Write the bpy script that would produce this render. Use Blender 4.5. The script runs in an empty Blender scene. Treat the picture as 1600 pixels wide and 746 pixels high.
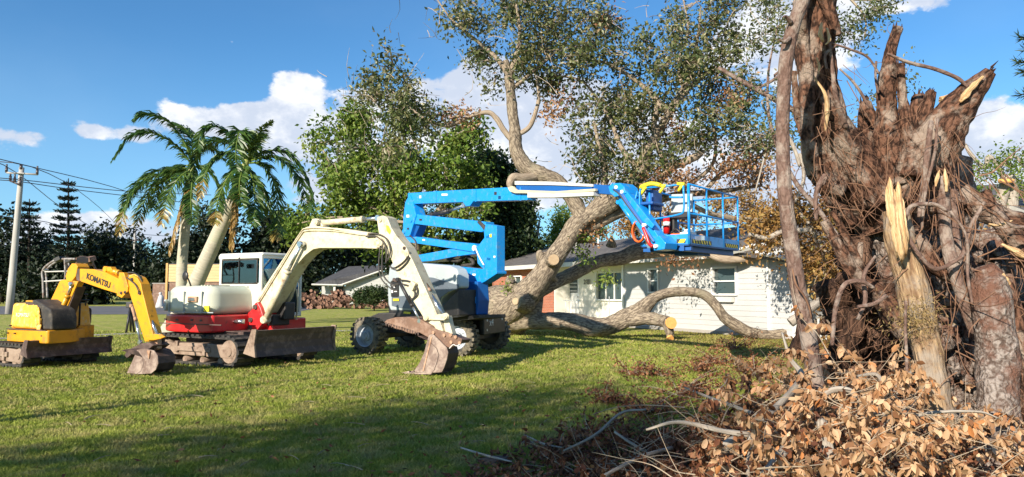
import bpy, math, random
import numpy as np
from mathutils import Vector, Matrix
sin, cos, pi = math.sin, math.cos, math.pi
R = math.radians
random.seed(7); RNG = np.random.default_rng(7)
scene = bpy.context.scene
COL = scene.collection

# ------------------------------------------------------------------ camera
F = 1155.0; CAMZ = 1.6; PITCH = math.atan(82 / F)
cam = bpy.data.cameras.new("camera"); camo = bpy.data.objects.new("camera", cam); COL.objects.link(camo)
cam.sensor_width = 36; cam.lens = F * 36 / 1600; cam.clip_end = 3000; cam.clip_start = .05
camo.location = (0, 0, CAMZ); camo.rotation_euler = (pi / 2 + PITCH, 0, 0)
scene.camera = camo
def ray(px, py):
    u = (px - 800) / F; v = (373 - py) / F
    return Vector((u, cos(PITCH) - v * sin(PITCH), sin(PITCH) + v * cos(PITCH)))
def W(px, py, Y):
    d = ray(px, py); return Vector((0, 0, CAMZ)) + d * (Y / d.y)
def G(px, py, z=0):
    d = ray(px, py); t = (z - CAMZ) / d.z; return Vector((0, 0, CAMZ)) + d * t

# ------------------------------------------------------------------ light and sky
SUN_AZ = R(33); SUN_EL = R(25)          # light travels towards +X+Y, 33 degrees right of the view
scene.view_settings.view_transform = 'Standard'; scene.view_settings.look = 'None'
scene.view_settings.exposure = 0.8; scene.view_settings.gamma = 1.0
sun = bpy.data.lights.new("sun", 'SUN'); suno = bpy.data.objects.new("sun", sun); COL.objects.link(suno)
sun.energy = 5.0; sun.angle = R(0.55); sun.color = (1.0, .89, .74)
tr = Vector((sin(SUN_AZ) * cos(SUN_EL), cos(SUN_AZ) * cos(SUN_EL), -sin(SUN_EL)))
suno.rotation_euler = tr.to_track_quat('-Z', 'Y').to_euler()
world = bpy.data.worlds.new("World"); scene.world = world; world.use_nodes = True

class NT:
    """small helper round a node tree"""
    def __init__(s, nt): s.nt = nt
    def n(s, t, **kw):
        nd = s.nt.nodes.new(t)
        for k, v in kw.items():
            if k.startswith('i_'):
                nd.inputs[int(k[2:]) if k[2:].isdigit() else k[2:].replace('_', ' ')].default_value = v
            else: setattr(nd, k, v)
        return nd
    def l(s, a, b): s.nt.links.new(a, b)
    def m(s, op, a, b=None, c=None, clamp=False):
        nd = s.nt.nodes.new('ShaderNodeMath'); nd.operation = op; nd.use_clamp = clamp
        for i, x in enumerate((a, b, c)):
            if x is None: continue
            if isinstance(x, (int, float)): nd.inputs[i].default_value = x
            else: s.l(x, nd.inputs[i])
        return nd.outputs[0]
    def mix(s, f, a, b, typ='MIX'):
        nd = s.nt.nodes.new('ShaderNodeMix'); nd.data_type = 'RGBA'; nd.blend_type = typ
        for sock, x in ((nd.inputs[0], f), (nd.inputs[6], a), (nd.inputs[7], b)):
            if isinstance(x, (int, float)): sock.default_value = x
            elif isinstance(x, (tuple, list)): sock.default_value = (*x[:3], 1)
            else: s.l(x, sock)
        return nd.outputs[2]
    def ramp(s, f, a, b):
        nd = s.nt.nodes.new('ShaderNodeMapRange'); nd.interpolation_type = 'SMOOTHSTEP'
        s.l(f, nd.inputs[0]); nd.inputs[1].default_value = a; nd.inputs[2].default_value = b
        return nd.outputs[0]
    def noise(s, vec, scale, detail=4, rough=.55, dim='3D'):
        nd = s.nt.nodes.new('ShaderNodeTexNoise'); nd.inputs['Scale'].default_value = scale
        nd.inputs['Detail'].default_value = detail; nd.inputs['Roughness'].default_value = rough
        if vec is not None: s.l(vec, nd.inputs['Vector'])
        return nd.outputs[0]

def make_world():
    t = NT(world.node_tree); world.node_tree.nodes.clear()
    out = t.n('ShaderNodeOutputWorld'); bg = t.n('ShaderNodeBackground')
    sky = t.n('ShaderNodeTexSky', sky_type='NISHITA', sun_disc=False)
    sky.sun_elevation = SUN_EL; sky.sun_rotation = SUN_AZ + pi
    sky.air_density = 1.0; sky.dust_density = .35; sky.ozone_density = 3.0; sky.altitude = 0
    tc = t.n('ShaderNodeTexCoord'); sep = t.n('ShaderNodeSeparateXYZ'); t.l(tc.outputs['Generated'], sep.inputs[0])
    x, y, z = sep.outputs
    az = t.m('ARCTAN2', x, y); el = t.m('ARCSINE', z)
    # heaps of cumulus: px, py, half width px, half height px, weight
    heaps = [(425, 205, 75, 36, 1.15), (462, 150, 34, 34, 1.15), (385, 180, 36, 22, .8), (292, 190, 46, 24, 1.0), (215, 210, 26, 12, .75), (140, 206, 26, 12, .62), (22, 212, 46, 12, .42),
             (560, 160, 45, 34, .8), (620, 250, 90, 60, .8), (655, 150, 30, 25, .6), (745, 125, 42, 32, .9), (800, 195, 95, 75, 1.1), (880, 200, 90, 75, 1.15), (990, 235, 80, 60, .9), (930, 285, 90, 40, .9),
             (1180, 60, 90, 60, .75), (1290, 60, 110, 60, .6), (1400, 5, 120, 16, .55), (1120, 250, 120, 60, .75), (1240, 300, 110, 50, .9), (1530, 190, 42, 36, .9), (1590, 235, 60, 28, .95), (1450, 290, 160, 50, .8),
             (100, 345, 75, 18, .5), (230, 370, 90, 24, .6), (560, 300, 120, 40, .6), (360, 60, 10, 46, .34), (30, 380, 120, 30, .5), (1800, 200, 120, 50, .9), (-180, 200, 120, 40, .8)]
    rays = []
    for (px, py, rx, ry, w) in heaps:
        d = ray(px, py).normalized(); rays.append((math.atan2(d.x, d.y), math.asin(d.z), rx / F, ry / F, w))
    for k in range(26):   # the sky outside the frame goes on with the same kind of clouds
        a = R(50 + k * 10.4); rays.append((a if a < pi else a - 2 * pi, R(4 + 22 * ((k * 37 % 17) / 17)), .12 + .1 * ((k * 13 % 7) / 7), .05 + .03 * ((k * 5 % 7) / 7), .8))
    tot = None
    for (a, e, ra, re, w) in rays:
        da = t.m('MULTIPLY', t.m('SUBTRACT', az, a), 1 / ra); de = t.m('MULTIPLY', t.m('SUBTRACT', el, e), 1 / re)
        q = t.m('ADD', t.m('MULTIPLY', da, da), t.m('MULTIPLY', de, de))
        g = t.m('MULTIPLY', t.m('POWER', 2.718, t.m('MULTIPLY', q, -.9)), w)
        tot = g if tot is None else t.m('ADD', tot, g)
    tot = t.m('MINIMUM', tot, 1.25)
    mp = t.n('ShaderNodeMapping'); mp.inputs['Scale'].default_value = (1, 1, 1.5); t.l(tc.outputs['Generated'], mp.inputs[0])
    n1 = t.noise(mp.outputs[0], 13, 9, .6); n2 = t.noise(mp.outputs[0], 3.2, 5, .5)
    dens = t.m('ADD', tot, t.m('MULTIPLY', t.m('SUBTRACT', n1, .5), 2.0))
    cov = t.ramp(dens, .42, .66)
    # light from the sun side: sample the same noise slightly lower to tell tops from bases
    mp2 = t.n('ShaderNodeMapping'); mp2.inputs['Scale'].default_value = (1, 1, 1.5); mp2.inputs['Location'].default_value = (.012, 0, -.05); t.l(tc.outputs['Generated'], mp2.inputs[0])
    n3 = t.noise(mp2.outputs[0], 13, 6, .6)
    shade = t.ramp(t.m('ADD', t.m('SUBTRACT', n3, n1), t.m('MULTIPLY', t.m('SUBTRACT', n2, .42), 1.1)), -.16, .16)
    ccol = t.mix(shade, (8.2, 8.2, 8.3), (5.0, 5.5, 6.5))
    wisp = t.m('MULTIPLY', t.ramp(n2, .42, .8), .35)
    low = t.ramp(el, .34, .02)
    skyc = t.mix(1.0, sky.outputs[0], (.54, .95, 1.19), 'MULTIPLY')
    skyc = t.mix(t.m('MULTIPLY', low, .22), skyc, (4.6, 6.9, 9.0))
    skyc = t.mix(t.m('MULTIPLY', wisp, .2), skyc, (6.0, 7.2, 8.6))
    c = t.mix(t.m('MULTIPLY', cov, .94), skyc, ccol)
    below = t.ramp(z, -.002, -.03)
    c = t.mix(below, c, (.9, 1.0, .6))
    t.l(c, bg.inputs[0]); bg.inputs[1].default_value = .08
    t.l(bg.outputs[0], out.inputs[0])
    world.cycles.sampling_method = 'MANUAL'; world.cycles.sample_map_resolution = 512
make_world()

# ------------------------------------------------------------------ materials
MATS = {}
def newmat(name):
    m = bpy.data.materials.new(name); m.use_nodes = True; m.node_tree.nodes.clear(); MATS[name] = m
    t = NT(m.node_tree); out = t.n('ShaderNodeOutputMaterial'); b = t.n('ShaderNodeBsdfPrincipled'); t.l(b.outputs[0], out.inputs[0])
    return m, t, b, out
def pm(name, c1, c2=None, scale=3, rough=.5, metal=0, dirt=None, dirt_amt=.4, dirt_scale=2.2, bump=0, bump_scale=30, spec=.5, var=.5, coat=0, stretch=None):
    """painted / plain surface: two tone variation, worn or dirty patches, fine bump"""
    m, t, b, out = newmat(name)
    tc = t.n('ShaderNodeTexCoord'); v = tc.outputs['Object']
    if stretch:
        mp = t.n('ShaderNodeMapping'); mp.inputs['Scale'].default_value = stretch; t.l(v, mp.inputs[0]); v = mp.outputs[0]
    c2 = c2 or tuple(x * .8 for x in c1)
    col = t.mix(t.ramp(t.noise(v, scale, 6, .6), .5 - var / 2, .5 + var / 2), c1, c2)
    rg = rough
    if dirt:
        d = t.ramp(t.noise(v, dirt_scale, 10, .7), 1.0 - dirt_amt - .12, 1.0 - dirt_amt + .1)
        col = t.mix(d, col, dirt)
        mr = t.n('ShaderNodeMapRange'); t.l(d, mr.inputs[0]); mr.inputs[3].default_value = rough; mr.inputs[4].default_value = .85; t.l(mr.outputs[0], b.inputs['Roughness'])
    else: b.inputs['Roughness'].default_value = rough
    t.l(col, b.inputs['Base Color']); b.inputs['Metallic'].default_value = metal; b.inputs['Specular IOR Level'].default_value = spec
    if coat: b.inputs['Coat Weight'].default_value = coat; b.inputs['Coat Roughness'].default_value = .12
    if bump:
        bp = t.n('ShaderNodeBump'); bp.inputs['Strength'].default_value = bump; bp.inputs['Distance'].default_value = .02
        t.l(t.noise(v, bump_scale, 6, .6), bp.inputs['Height']); t.l(bp.outputs[0], b.inputs['Normal'])
    return m
def attr(t, name): 
    a = t.n('ShaderNodeAttribute'); a.attribute_name = name; return a
def leafmat(name, cols, trans=.3, rough=.5, spec=.3):
    """cols: list of (position, colour) along the per-leaf tint"""
    m, t, b, out = newmat(name)
    a = attr(t, 'tint'); cr = t.n('ShaderNodeValToRGB'); e = cr.color_ramp.elements
    while len(e) < len(cols): e.new(.5)
    for i, (p, c) in enumerate(cols): e[i].position = p; e[i].color = (*c, 1)
    t.l(a.outputs['Fac'], cr.inputs[0]); t.l(cr.outputs[0], b.inputs['Base Color'])
    b.inputs['Roughness'].default_value = rough; b.inputs['Specular IOR Level'].default_value = spec
    tl = t.n('ShaderNodeBsdfTranslucent'); t.l(cr.outputs[0], tl.inputs[0])
    mx = t.n('ShaderNodeMixShader'); mx.inputs[0].default_value = trans
    t.l(b.outputs[0], mx.inputs[1]); t.l(tl.outputs[0], mx.inputs[2]); t.l(mx.outputs[0], out.inputs[0])
    return m
def barkmat(name, c1, c2, c3=None, along=2.2, across=14, bump=.8, rough=.9, patch=.5, patch_scale=1.2):
    m, t, b, out = newmat(name)
    a = attr(t, 'tc'); mp = t.n('ShaderNodeMapping'); mp.inputs['Scale'].default_value = (across * 1.9, across * 1.9, along * 2.1); t.l(a.outputs['Vector'], mp.inputs[0])
    n = t.noise(mp.outputs[0], 1.0, 7, .62)
    vo = t.n('ShaderNodeTexVoronoi'); vo.feature = 'DISTANCE_TO_EDGE'; vo.inputs['Scale'].default_value = .9; t.l(mp.outputs[0], vo.inputs['Vector'])
    h = t.m('ADD', n, t.m('MULTIPLY', t.m('MINIMUM', vo.outputs[0], .2), .7))
    f = t.ramp(h, .42, .78)
    col = t.mix(f, c2, c1)
    if c3:
        tc = t.n('ShaderNodeTexCoord'); col = t.mix(t.ramp(t.noise(tc.outputs['Object'], patch_scale, 8, .65), patch - .06, patch + .08), col, c3)
    t.l(col, b.inputs['Base Color']); b.inputs['Roughness'].default_value = rough; b.inputs['Specular IOR Level'].default_value = .2
    bp = t.n('ShaderNodeBump'); bp.inputs['Strength'].default_value = bump; bp.inputs['Distance'].default_value = .04
    t.l(h, bp.inputs['Height']); t.l(bp.outputs[0], b.inputs['Normal'])
    return m
def glassmat(name, tint, fac, rough=.03):
    m, t, b, out = newmat(name)
    tp = t.n('ShaderNodeBsdfTransparent'); tp.inputs[0].default_value = (*tint, 1)
    gl = t.n('ShaderNodeBsdfGlossy'); gl.inputs['Roughness'].default_value = rough; gl.inputs[0].default_value = (.8, .95, 1, 1)
    fr = t.n('ShaderNodeFresnel'); fr.inputs[0].default_value = 1.5
    mx = t.n('ShaderNodeMixShader'); t.l(t.m('ADD', fr.outputs[0], fac, clamp=True), mx.inputs[0]); t.l(tp.outputs[0], mx.inputs[1]); t.l(gl.outputs[0], mx.inputs[2]); t.l(mx.outputs[0], out.inputs[0])
    return m

M = MATS
pm('yellow_paint', (.72, .33, .008), (.60, .27, .008), 2.5, .42, dirt=(.24, .13, .05), dirt_amt=.36, dirt_scale=5, coat=.1)
pm('yellow_worn', (.72, .34, .01), (.80, .46, .07), 5, .5, dirt=(.60, .46, .26), dirt_amt=.40, dirt_scale=7, bump=.4, bump_scale=14)
pm('cream_paint', (.68, .63, .46), (.54, .48, .32), 3, .5, dirt=(.32, .20, .11), dirt_amt=.38, dirt_scale=7, bump=.15)
pm('white_hood', (.62, .63, .50), (.52, .54, .44), 1.5, .35, dirt=(.42, .37, .27), dirt_amt=.28, dirt_scale=5, coat=.2)
pm('cab_white', (.74, .73, .66), (.64, .63, .55), 2, .4, dirt=(.42, .34, .24), dirt_amt=.26, dirt_scale=6)
pm('red_paint', (.62, .022, .025), (.48, .016, .02), 2, .35, dirt=(.22, .05, .04), dirt_amt=.36, dirt_scale=5, coat=.25)
pm('blue_paint', (.005, .27, .72), (.004, .23, .64), 1.3, .38, dirt=(.10, .24, .38), dirt_amt=.38, dirt_scale=7, coat=.2)
pm('blue_dark', (.006, .10, .36), (.005, .08, .30), 1.3, .45)
pm('grey_cover', (.42, .47, .48), (.36, .41, .43), 1, .4, dirt=(.28, .28, .26), dirt_amt=.30, coat=.1)
pm('grey_dark_cover', (.12, .15, .18), (.10, .12, .15), 1, .45)
pm('black_metal', (.012, .012, .014), (.03, .028, .028), 4, .45, dirt=(.09, .075, .06), dirt_amt=.36)
pm('black_rubber', (.022, .021, .021), (.04, .037, .034), 8, .75, dirt=(.10, .085, .065), dirt_amt=.42, dirt_scale=6, bump=.3)
pm('hose_rubber', (.03, .028, .027), (.07, .06, .05), 8, .6)
pm('tyre', (.035, .034, .033), (.07, .065, .055), 8, .8, dirt=(.20, .17, .12), dirt_amt=.50, dirt_scale=8, bump=.3)
pm('rim_grey', (.45, .50, .56), (.34, .38, .42), 3, .4, dirt=(.22, .19, .15), dirt_amt=.35)
pm('rust_steel', (.13, .075, .052), (.21, .115, .072), 3, .7, dirt=(.30, .20, .15), dirt_amt=.44, dirt_scale=5, bump=.35)
pm('dark_steel', (.045, .030, .026), (.085, .052, .042), 3, .6, dirt=(.15, .10, .085), dirt_amt=.42, dirt_scale=5, bump=.3)
pm('blade_steel', (.085, .052, .044), (.055, .036, .034), 3, .6, dirt=(.19, .13, .11), dirt_amt=.42, dirt_scale=5, bump=.3)
pm('bucket_steel', (.20, .14, .115), (.14, .09, .07), 2.5, .6, dirt=(.36, .28, .23), dirt_amt=.46, dirt_scale=4, bump=.35)
pm('track_frame', (.33, .25, .19), (.24, .17, .125), 4, .8, dirt=(.14, .09, .065), dirt_amt=.42, dirt_scale=5, bump=.3)
pm('rust_tube', (.36, .20, .12), (.46, .30, .20), 8, .7, dirt=(.20, .10, .06), dirt_amt=.4, dirt_scale=12)
pm('chrome', (.62, .66, .70), (.5, .53, .56), 3, .22, metal=.9)
pm('aluminium', (.62, .62, .59), (.52, .52, .50), 2, .5, metal=.1, dirt=(.38, .36, .30), dirt_amt=.35, dirt_scale=7)
pm('cream_tray', (.62, .56, .36), (.5, .46, .3), 4, .6)
pm('orange_plastic', (.82, .16, .02), (.7, .12, .02), 4, .4)
pm('red_plastic', (.65, .02, .02), (.5, .02, .02), 4, .3)
pm('yellow_mark', (.86, .72, .03), (.75, .6, .03), 6, .5)
pm('white_mark', (.8, .8, .78), (.7, .7, .68), 6, .5)
pm('black_mark', (.02, .018, .015), (.04, .035, .03), 6, .5)
pm('white_wall', (.50, .50, .49), (.42, .43, .425), .8, .7, dirt=(.55, .53, .47), dirt_amt=.30, dirt_scale=1.6, bump=.06)
pm('cream_wall', (.78, .75, .66), (.72, .69, .6), .8, .7)
pm('white_trim', (.8, .8, .78), (.72, .72, .70), 3, .5)
pm('fascia', (.62, .61, .57), (.52, .51, .47), 3, .6)
pm('grey_wall', (.42, .43, .42), (.36, .37, .36), 1, .8)
pm('curtain', (.55, .60, .58), (.38, .44, .43), 7, .8, stretch=(6, 6, .3))
pm('dark_room', (.03, .035, .04), (.05, .05, .05), 2, .8)
pm('window_glass', (.045, .075, .085), (.05, .07, .07), 1.5, .10, spec=.5)
pm('concrete', (.36, .34, .31), (.30, .28, .25), 1.2, .85, bump=.1)
pm('pole_concrete', (.42, .40, .38), (.34, .33, .31), 1.0, .8, stretch=(4, 4, .6))
pm('asphalt', (.13, .13, .135), (.10, .10, .105), .5, .85, bump=.1)
pm('wood_boards', (.60, .46, .24), (.50, .36, .17), 1.4, .75, dirt=(.38, .26, .12), dirt_amt=.32, stretch=(.6, .6, 7))
pm('orange_wood', (.58, .34, .11), (.5, .28, .09), 2, .7)
pm('cut_wood', (.46, .34, .21), (.36, .26, .16), 9, .7, dirt=(.45, .27, .12), dirt_amt=.34, dirt_scale=9)
pm('fresh_cut', (.82, .42, .12), (.66, .32, .09), 12, .65)
pm('log_end', (.26, .14, .09), (.17, .09, .06), 3, .8)
pm('car_white', (.62, .64, .66), (.6, .6, .62), 1, .25, coat=.5)
pm('insulator', (.06, .05, .06), (.1, .08, .08), 3, .4)
pm('green_sign', (.02, .22, .12), (.02, .18, .1), 3, .5)
glassmat('cab_glass', (.42, .58, .58), .10)

m, t, b, out = newmat('brick')
bt = t.n('ShaderNodeTexBrick'); tc = t.n('ShaderNodeTexCoord'); mp = t.n('ShaderNodeMapping'); mp.inputs['Rotation'].default_value = (pi / 2, 0, 0)
t.l(tc.outputs['Object'], mp.inputs[0]); t.l(mp.outputs[0], bt.inputs[0])
bt.inputs['Color1'].default_value = (.40, .115, .055, 1); bt.inputs['Color2'].default_value = (.30, .085, .045, 1); bt.inputs['Mortar'].default_value = (.34, .24, .19, 1)
bt.inputs['Scale'].default_value = 1; bt.inputs['Brick Width'].default_value = .24; bt.inputs['Row Height'].default_value = .085; bt.inputs['Mortar Size'].default_value = .009
t.l(bt.outputs[0], b.inputs['Base Color']); b.inputs['Roughness'].default_value = .85

def shingle(name, c1, c2):
    m, t, b, out = newmat(name)
    bt = t.n('ShaderNodeTexBrick'); tc = t.n('ShaderNodeTexCoord'); t.l(tc.outputs['Object'], bt.inputs[0])
    bt.inputs['Color1'].default_value = (*c1, 1); bt.inputs['Color2'].default_value = (*c2, 1); bt.inputs['Mortar'].default_value = (*[x * .45 for x in c2], 1)
    bt.inputs['Scale'].default_value = 1; bt.inputs['Brick Width'].default_value = .33; bt.inputs['Row Height'].default_value = .2; bt.inputs['Mortar Size'].default_value = .02
    n = t.noise(tc.outputs['Object'], 1.3, 7, .65)
    t.l(t.mix(t.ramp(n, .3, .75), bt.outputs[0], tuple(x * .72 for x in c2)), b.inputs['Base Color']); b.inputs['Roughness'].default_value = .9
    bp = t.n('ShaderNodeBump'); bp.inputs['Strength'].default_value = .5; bp.inputs['Distance'].default_value = .02; t.l(bt.outputs[1], bp.inputs['Height']); bp.invert = True; t.l(bp.outputs[0], b.inputs['Normal'])
shingle('roof_shingle', (.20, .185, .175), (.13, .12, .115)); shingle('roof_dark', (.085, .085, .09), (.06, .06, .065))

def grass_col(t):
    g = t.n('ShaderNodeNewGeometry'); p = g.outputs['Position']
    n1 = t.noise(p, .45, 5, .6); n2 = t.noise(p, 2.6, 5, .65); n3 = t.noise(p, 14, 4, .6)
    c = t.mix(t.ramp(n1, .35, .68), (.39, .46, .062), (.24, .33, .042))
    c = t.mix(t.m('MULTIPLY', t.ramp(n2, .43, .62), .85), c, (.62, .50, .23))
    c = t.mix(t.m('MULTIPLY', t.ramp(n3, .5, .75), .5), c, (.15, .21, .03))
    # littered, trodden ground by the wreckage
    s = t.n('ShaderNodeSeparateXYZ'); t.l(p, s.inputs[0])
    e = t.m('SUBTRACT', s.outputs[0], t.m('ADD', 2.6, t.m('MULTIPLY', s.outputs[1], .10)))
    near = t.m('SUBTRACT', 7.2, s.outputs[1])
    litter = t.ramp(t.m('ADD', e, t.m('MULTIPLY', t.m('SUBTRACT', n2, .5), 7.0)), -1.2, 1.6)
    return t, c, litter, n2
m, t, b, out = newmat('lawn_ground'); t, c, lit, n2 = grass_col(t)
c = t.mix(.35, c, (.14, .14, .04)); c = t.mix(t.m('MULTIPLY', lit, .75), c, (.20, .125, .06))
t.l(c, b.inputs['Base Color']); b.inputs['Roughness'].default_value = .95; b.inputs['Specular IOR Level'].default_value = .1
bp = t.n('ShaderNodeBump'); bp.inputs['Strength'].default_value = .9; bp.inputs['Distance'].default_value = .05
g = t.n('ShaderNodeNewGeometry'); t.l(t.noise(g.outputs['Position'], 18, 6, .7), bp.inputs['Height']); t.l(bp.outputs[0], b.inputs['Normal'])
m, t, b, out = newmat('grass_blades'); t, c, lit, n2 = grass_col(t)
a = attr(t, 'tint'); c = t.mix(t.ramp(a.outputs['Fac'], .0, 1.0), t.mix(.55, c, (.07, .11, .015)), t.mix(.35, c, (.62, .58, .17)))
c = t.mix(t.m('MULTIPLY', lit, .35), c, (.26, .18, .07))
t.l(c, b.inputs['Base Color']); b.inputs['Roughness'].default_value = .6; b.inputs['Specular IOR Level'].default_value = .2
tl = t.n('ShaderNodeBsdfTranslucent'); t.l(c, tl.inputs[0]); mx = t.n('ShaderNodeMixShader'); mx.inputs[0].default_value = .3
t.l(b.outputs[0], mx.inputs[1]); t.l(tl.outputs[0], mx.inputs[2]); t.l(mx.outputs[0], out.inputs[0])

leafmat('oak_leaves', [(0, (.022, .038, .013)), (.35, (.065, .095, .028)), (.65, (.16, .175, .065)), (.88, (.32, .29, .15)), (1, (.38, .25, .13))], .3, .42, .5)
leafmat('green_leaves', [(0, (.04, .08, .012)), (.5, (.12, .20, .028)), (1, (.28, .32, .07))], .3)
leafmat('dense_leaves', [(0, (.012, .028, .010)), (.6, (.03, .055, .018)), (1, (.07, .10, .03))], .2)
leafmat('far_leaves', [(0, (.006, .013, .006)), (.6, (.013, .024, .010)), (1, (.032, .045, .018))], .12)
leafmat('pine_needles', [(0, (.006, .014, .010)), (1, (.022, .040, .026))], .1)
leafmat('brown_leaves', [(0, (.08, .035, .018)), (.25, (.22, .10, .045)), (.55, (.44, .26, .135)), (.85, (.64, .45, .28)), (1, (.48, .20, .07))], .25, .55)
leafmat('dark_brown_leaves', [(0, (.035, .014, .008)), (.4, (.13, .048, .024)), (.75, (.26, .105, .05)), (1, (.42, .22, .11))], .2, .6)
leafmat('mixed_dry_leaves', [(0, (.09, .05, .018)), (.4, (.27, .14, .045)), (.75, (.42, .27, .09)), (1, (.20, .20, .06))], .28)
leafmat('palm_green', [(0, (.018, .055, .014)), (.35, (.05, .115, .022)), (.62, (.15, .22, .04)), (.75, (.28, .22, .06)), (1, (.42, .24, .08))], .25, .4, .5)
leafmat('dry_grass', [(0, (.20, .13, .05)), (1, (.48, .36, .16))], .3)
barkmat('oak_bark', (.37, .305, .225), (.105, .082, .062), (.26, .225, .16), 2.6, 9, 1.0, patch=.60)
barkmat('branch_bark', (.40, .33, .25), (.22, .17, .125), None, 1.5, 16, .5)
barkmat('twig_bark', (.46, .38, .28), (.28, .22, .16), None, 2, 30, .3)
barkmat('dark_bark', (.035, .028, .022), (.02, .016, .013), None, 2, 9, .5)
barkmat('root_bark', (.19, .095, .060), (.024, .012, .008), (.29, .225, .18), 6.0, 13, 1.0, patch=.535, patch_scale=4)
barkmat('stem_bark', (.20, .130, .105), (.115, .070, .055), (.28, .225, .19), 7, 16, .6, patch=.52, patch_scale=6)
barkmat('grey_bark', (.36, .31, .275), (.10, .07, .055), (.17, .085, .058), 11, 13, 1.0, patch=.52, patch_scale=2.6)
barkmat('tan_bark', (.44, .31, .18), (.19, .115, .065), (.30, .25, .20), 2.5, 14, .9, patch=.54, patch_scale=2.5)
barkmat('dark_root', (.11, .060, .040), (.028, .015, .010), (.19, .11, .075), 3.0, 16, 1.0, patch=.58, patch_scale=3)
barkmat('torn_wood', (.74, .54, .31), (.48, .29, .14), (.40, .23, .12), 1.5, 26, .7, patch=.62, patch_scale=5)
barkmat('palm_trunk', (.46, .42, .33), (.36, .33, .26), (.40, .40, .28), 9, 1.5, .15, patch=.58)
barkmat('pale_branch', (.42, .38, .32), (.26, .22, .18), None, 2, 18, .4)

# ------------------------------------------------------------------ mesh helpers
def nz(P, f=1.0, seed=0):
    """cheap smooth noise of points, about -1..1"""
    rg = np.random.default_rng(seed + 991); out = np.zeros(len(P)); a = 1.0; tot = 0
    for o in range(4):
        for k in range(3):
            k3 = rg.normal(size=3) * f * (1.9 ** o) * 1.4; ph = rg.uniform(0, 6.28)
            out += a * np.sin(P @ k3 + ph); tot += a
        a *= .55
    return out / tot * 1.8
def catmull(P, n):
    P = np.asarray(P, float); m = len(P)
    if m == 2: t = np.linspace(0, 1, n)[:, None]; return P[0] * (1 - t) + P[1] * t
    Q = np.vstack([2 * P[0] - P[1], P, 2 * P[-1] - P[-2]]); s = np.linspace(0, m - 1 - 1e-9, n); i = s.astype(int); t = (s - i)[:, None]
    a, b_, c, d = Q[i], Q[i + 1], Q[i + 2], Q[i + 3]
    return .5 * ((2 * b_) + (-a + c) * t + (2 * a - 5 * b_ + 4 * c - d) * t * t + (-a + 3 * b_ - 3 * c + d) * t ** 3)
def raw_mesh(name, V, L, ls, lt, smooth=False, tint=None, tc=None):
    me = bpy.data.meshes.new(name); V = np.asarray(V, np.float32)
    me.vertices.add(len(V)); me.vertices.foreach_set('co', V.ravel())
    me.loops.add(len(L)); me.loops.foreach_set('vertex_index', np.asarray(L, np.int32))
    me.polygons.add(len(ls)); me.polygons.foreach_set('loop_start', np.asarray(ls, np.int32)); me.polygons.foreach_set('loop_total', np.asarray(lt, np.int32))
    if smooth: me.polygons.foreach_set('use_smooth', np.ones(len(ls), bool))
    if tint is not None: me.attributes.new('tint', 'FLOAT', 'POINT').data.foreach_set('value', np.asarray(tint, np.float32))
    if tc is not None: me.attributes.new('tc', 'FLOAT_VECTOR', 'POINT').data.foreach_set('vector', np.asarray(tc, np.float32).ravel())
    me.update(calc_edges=True); return me
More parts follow.
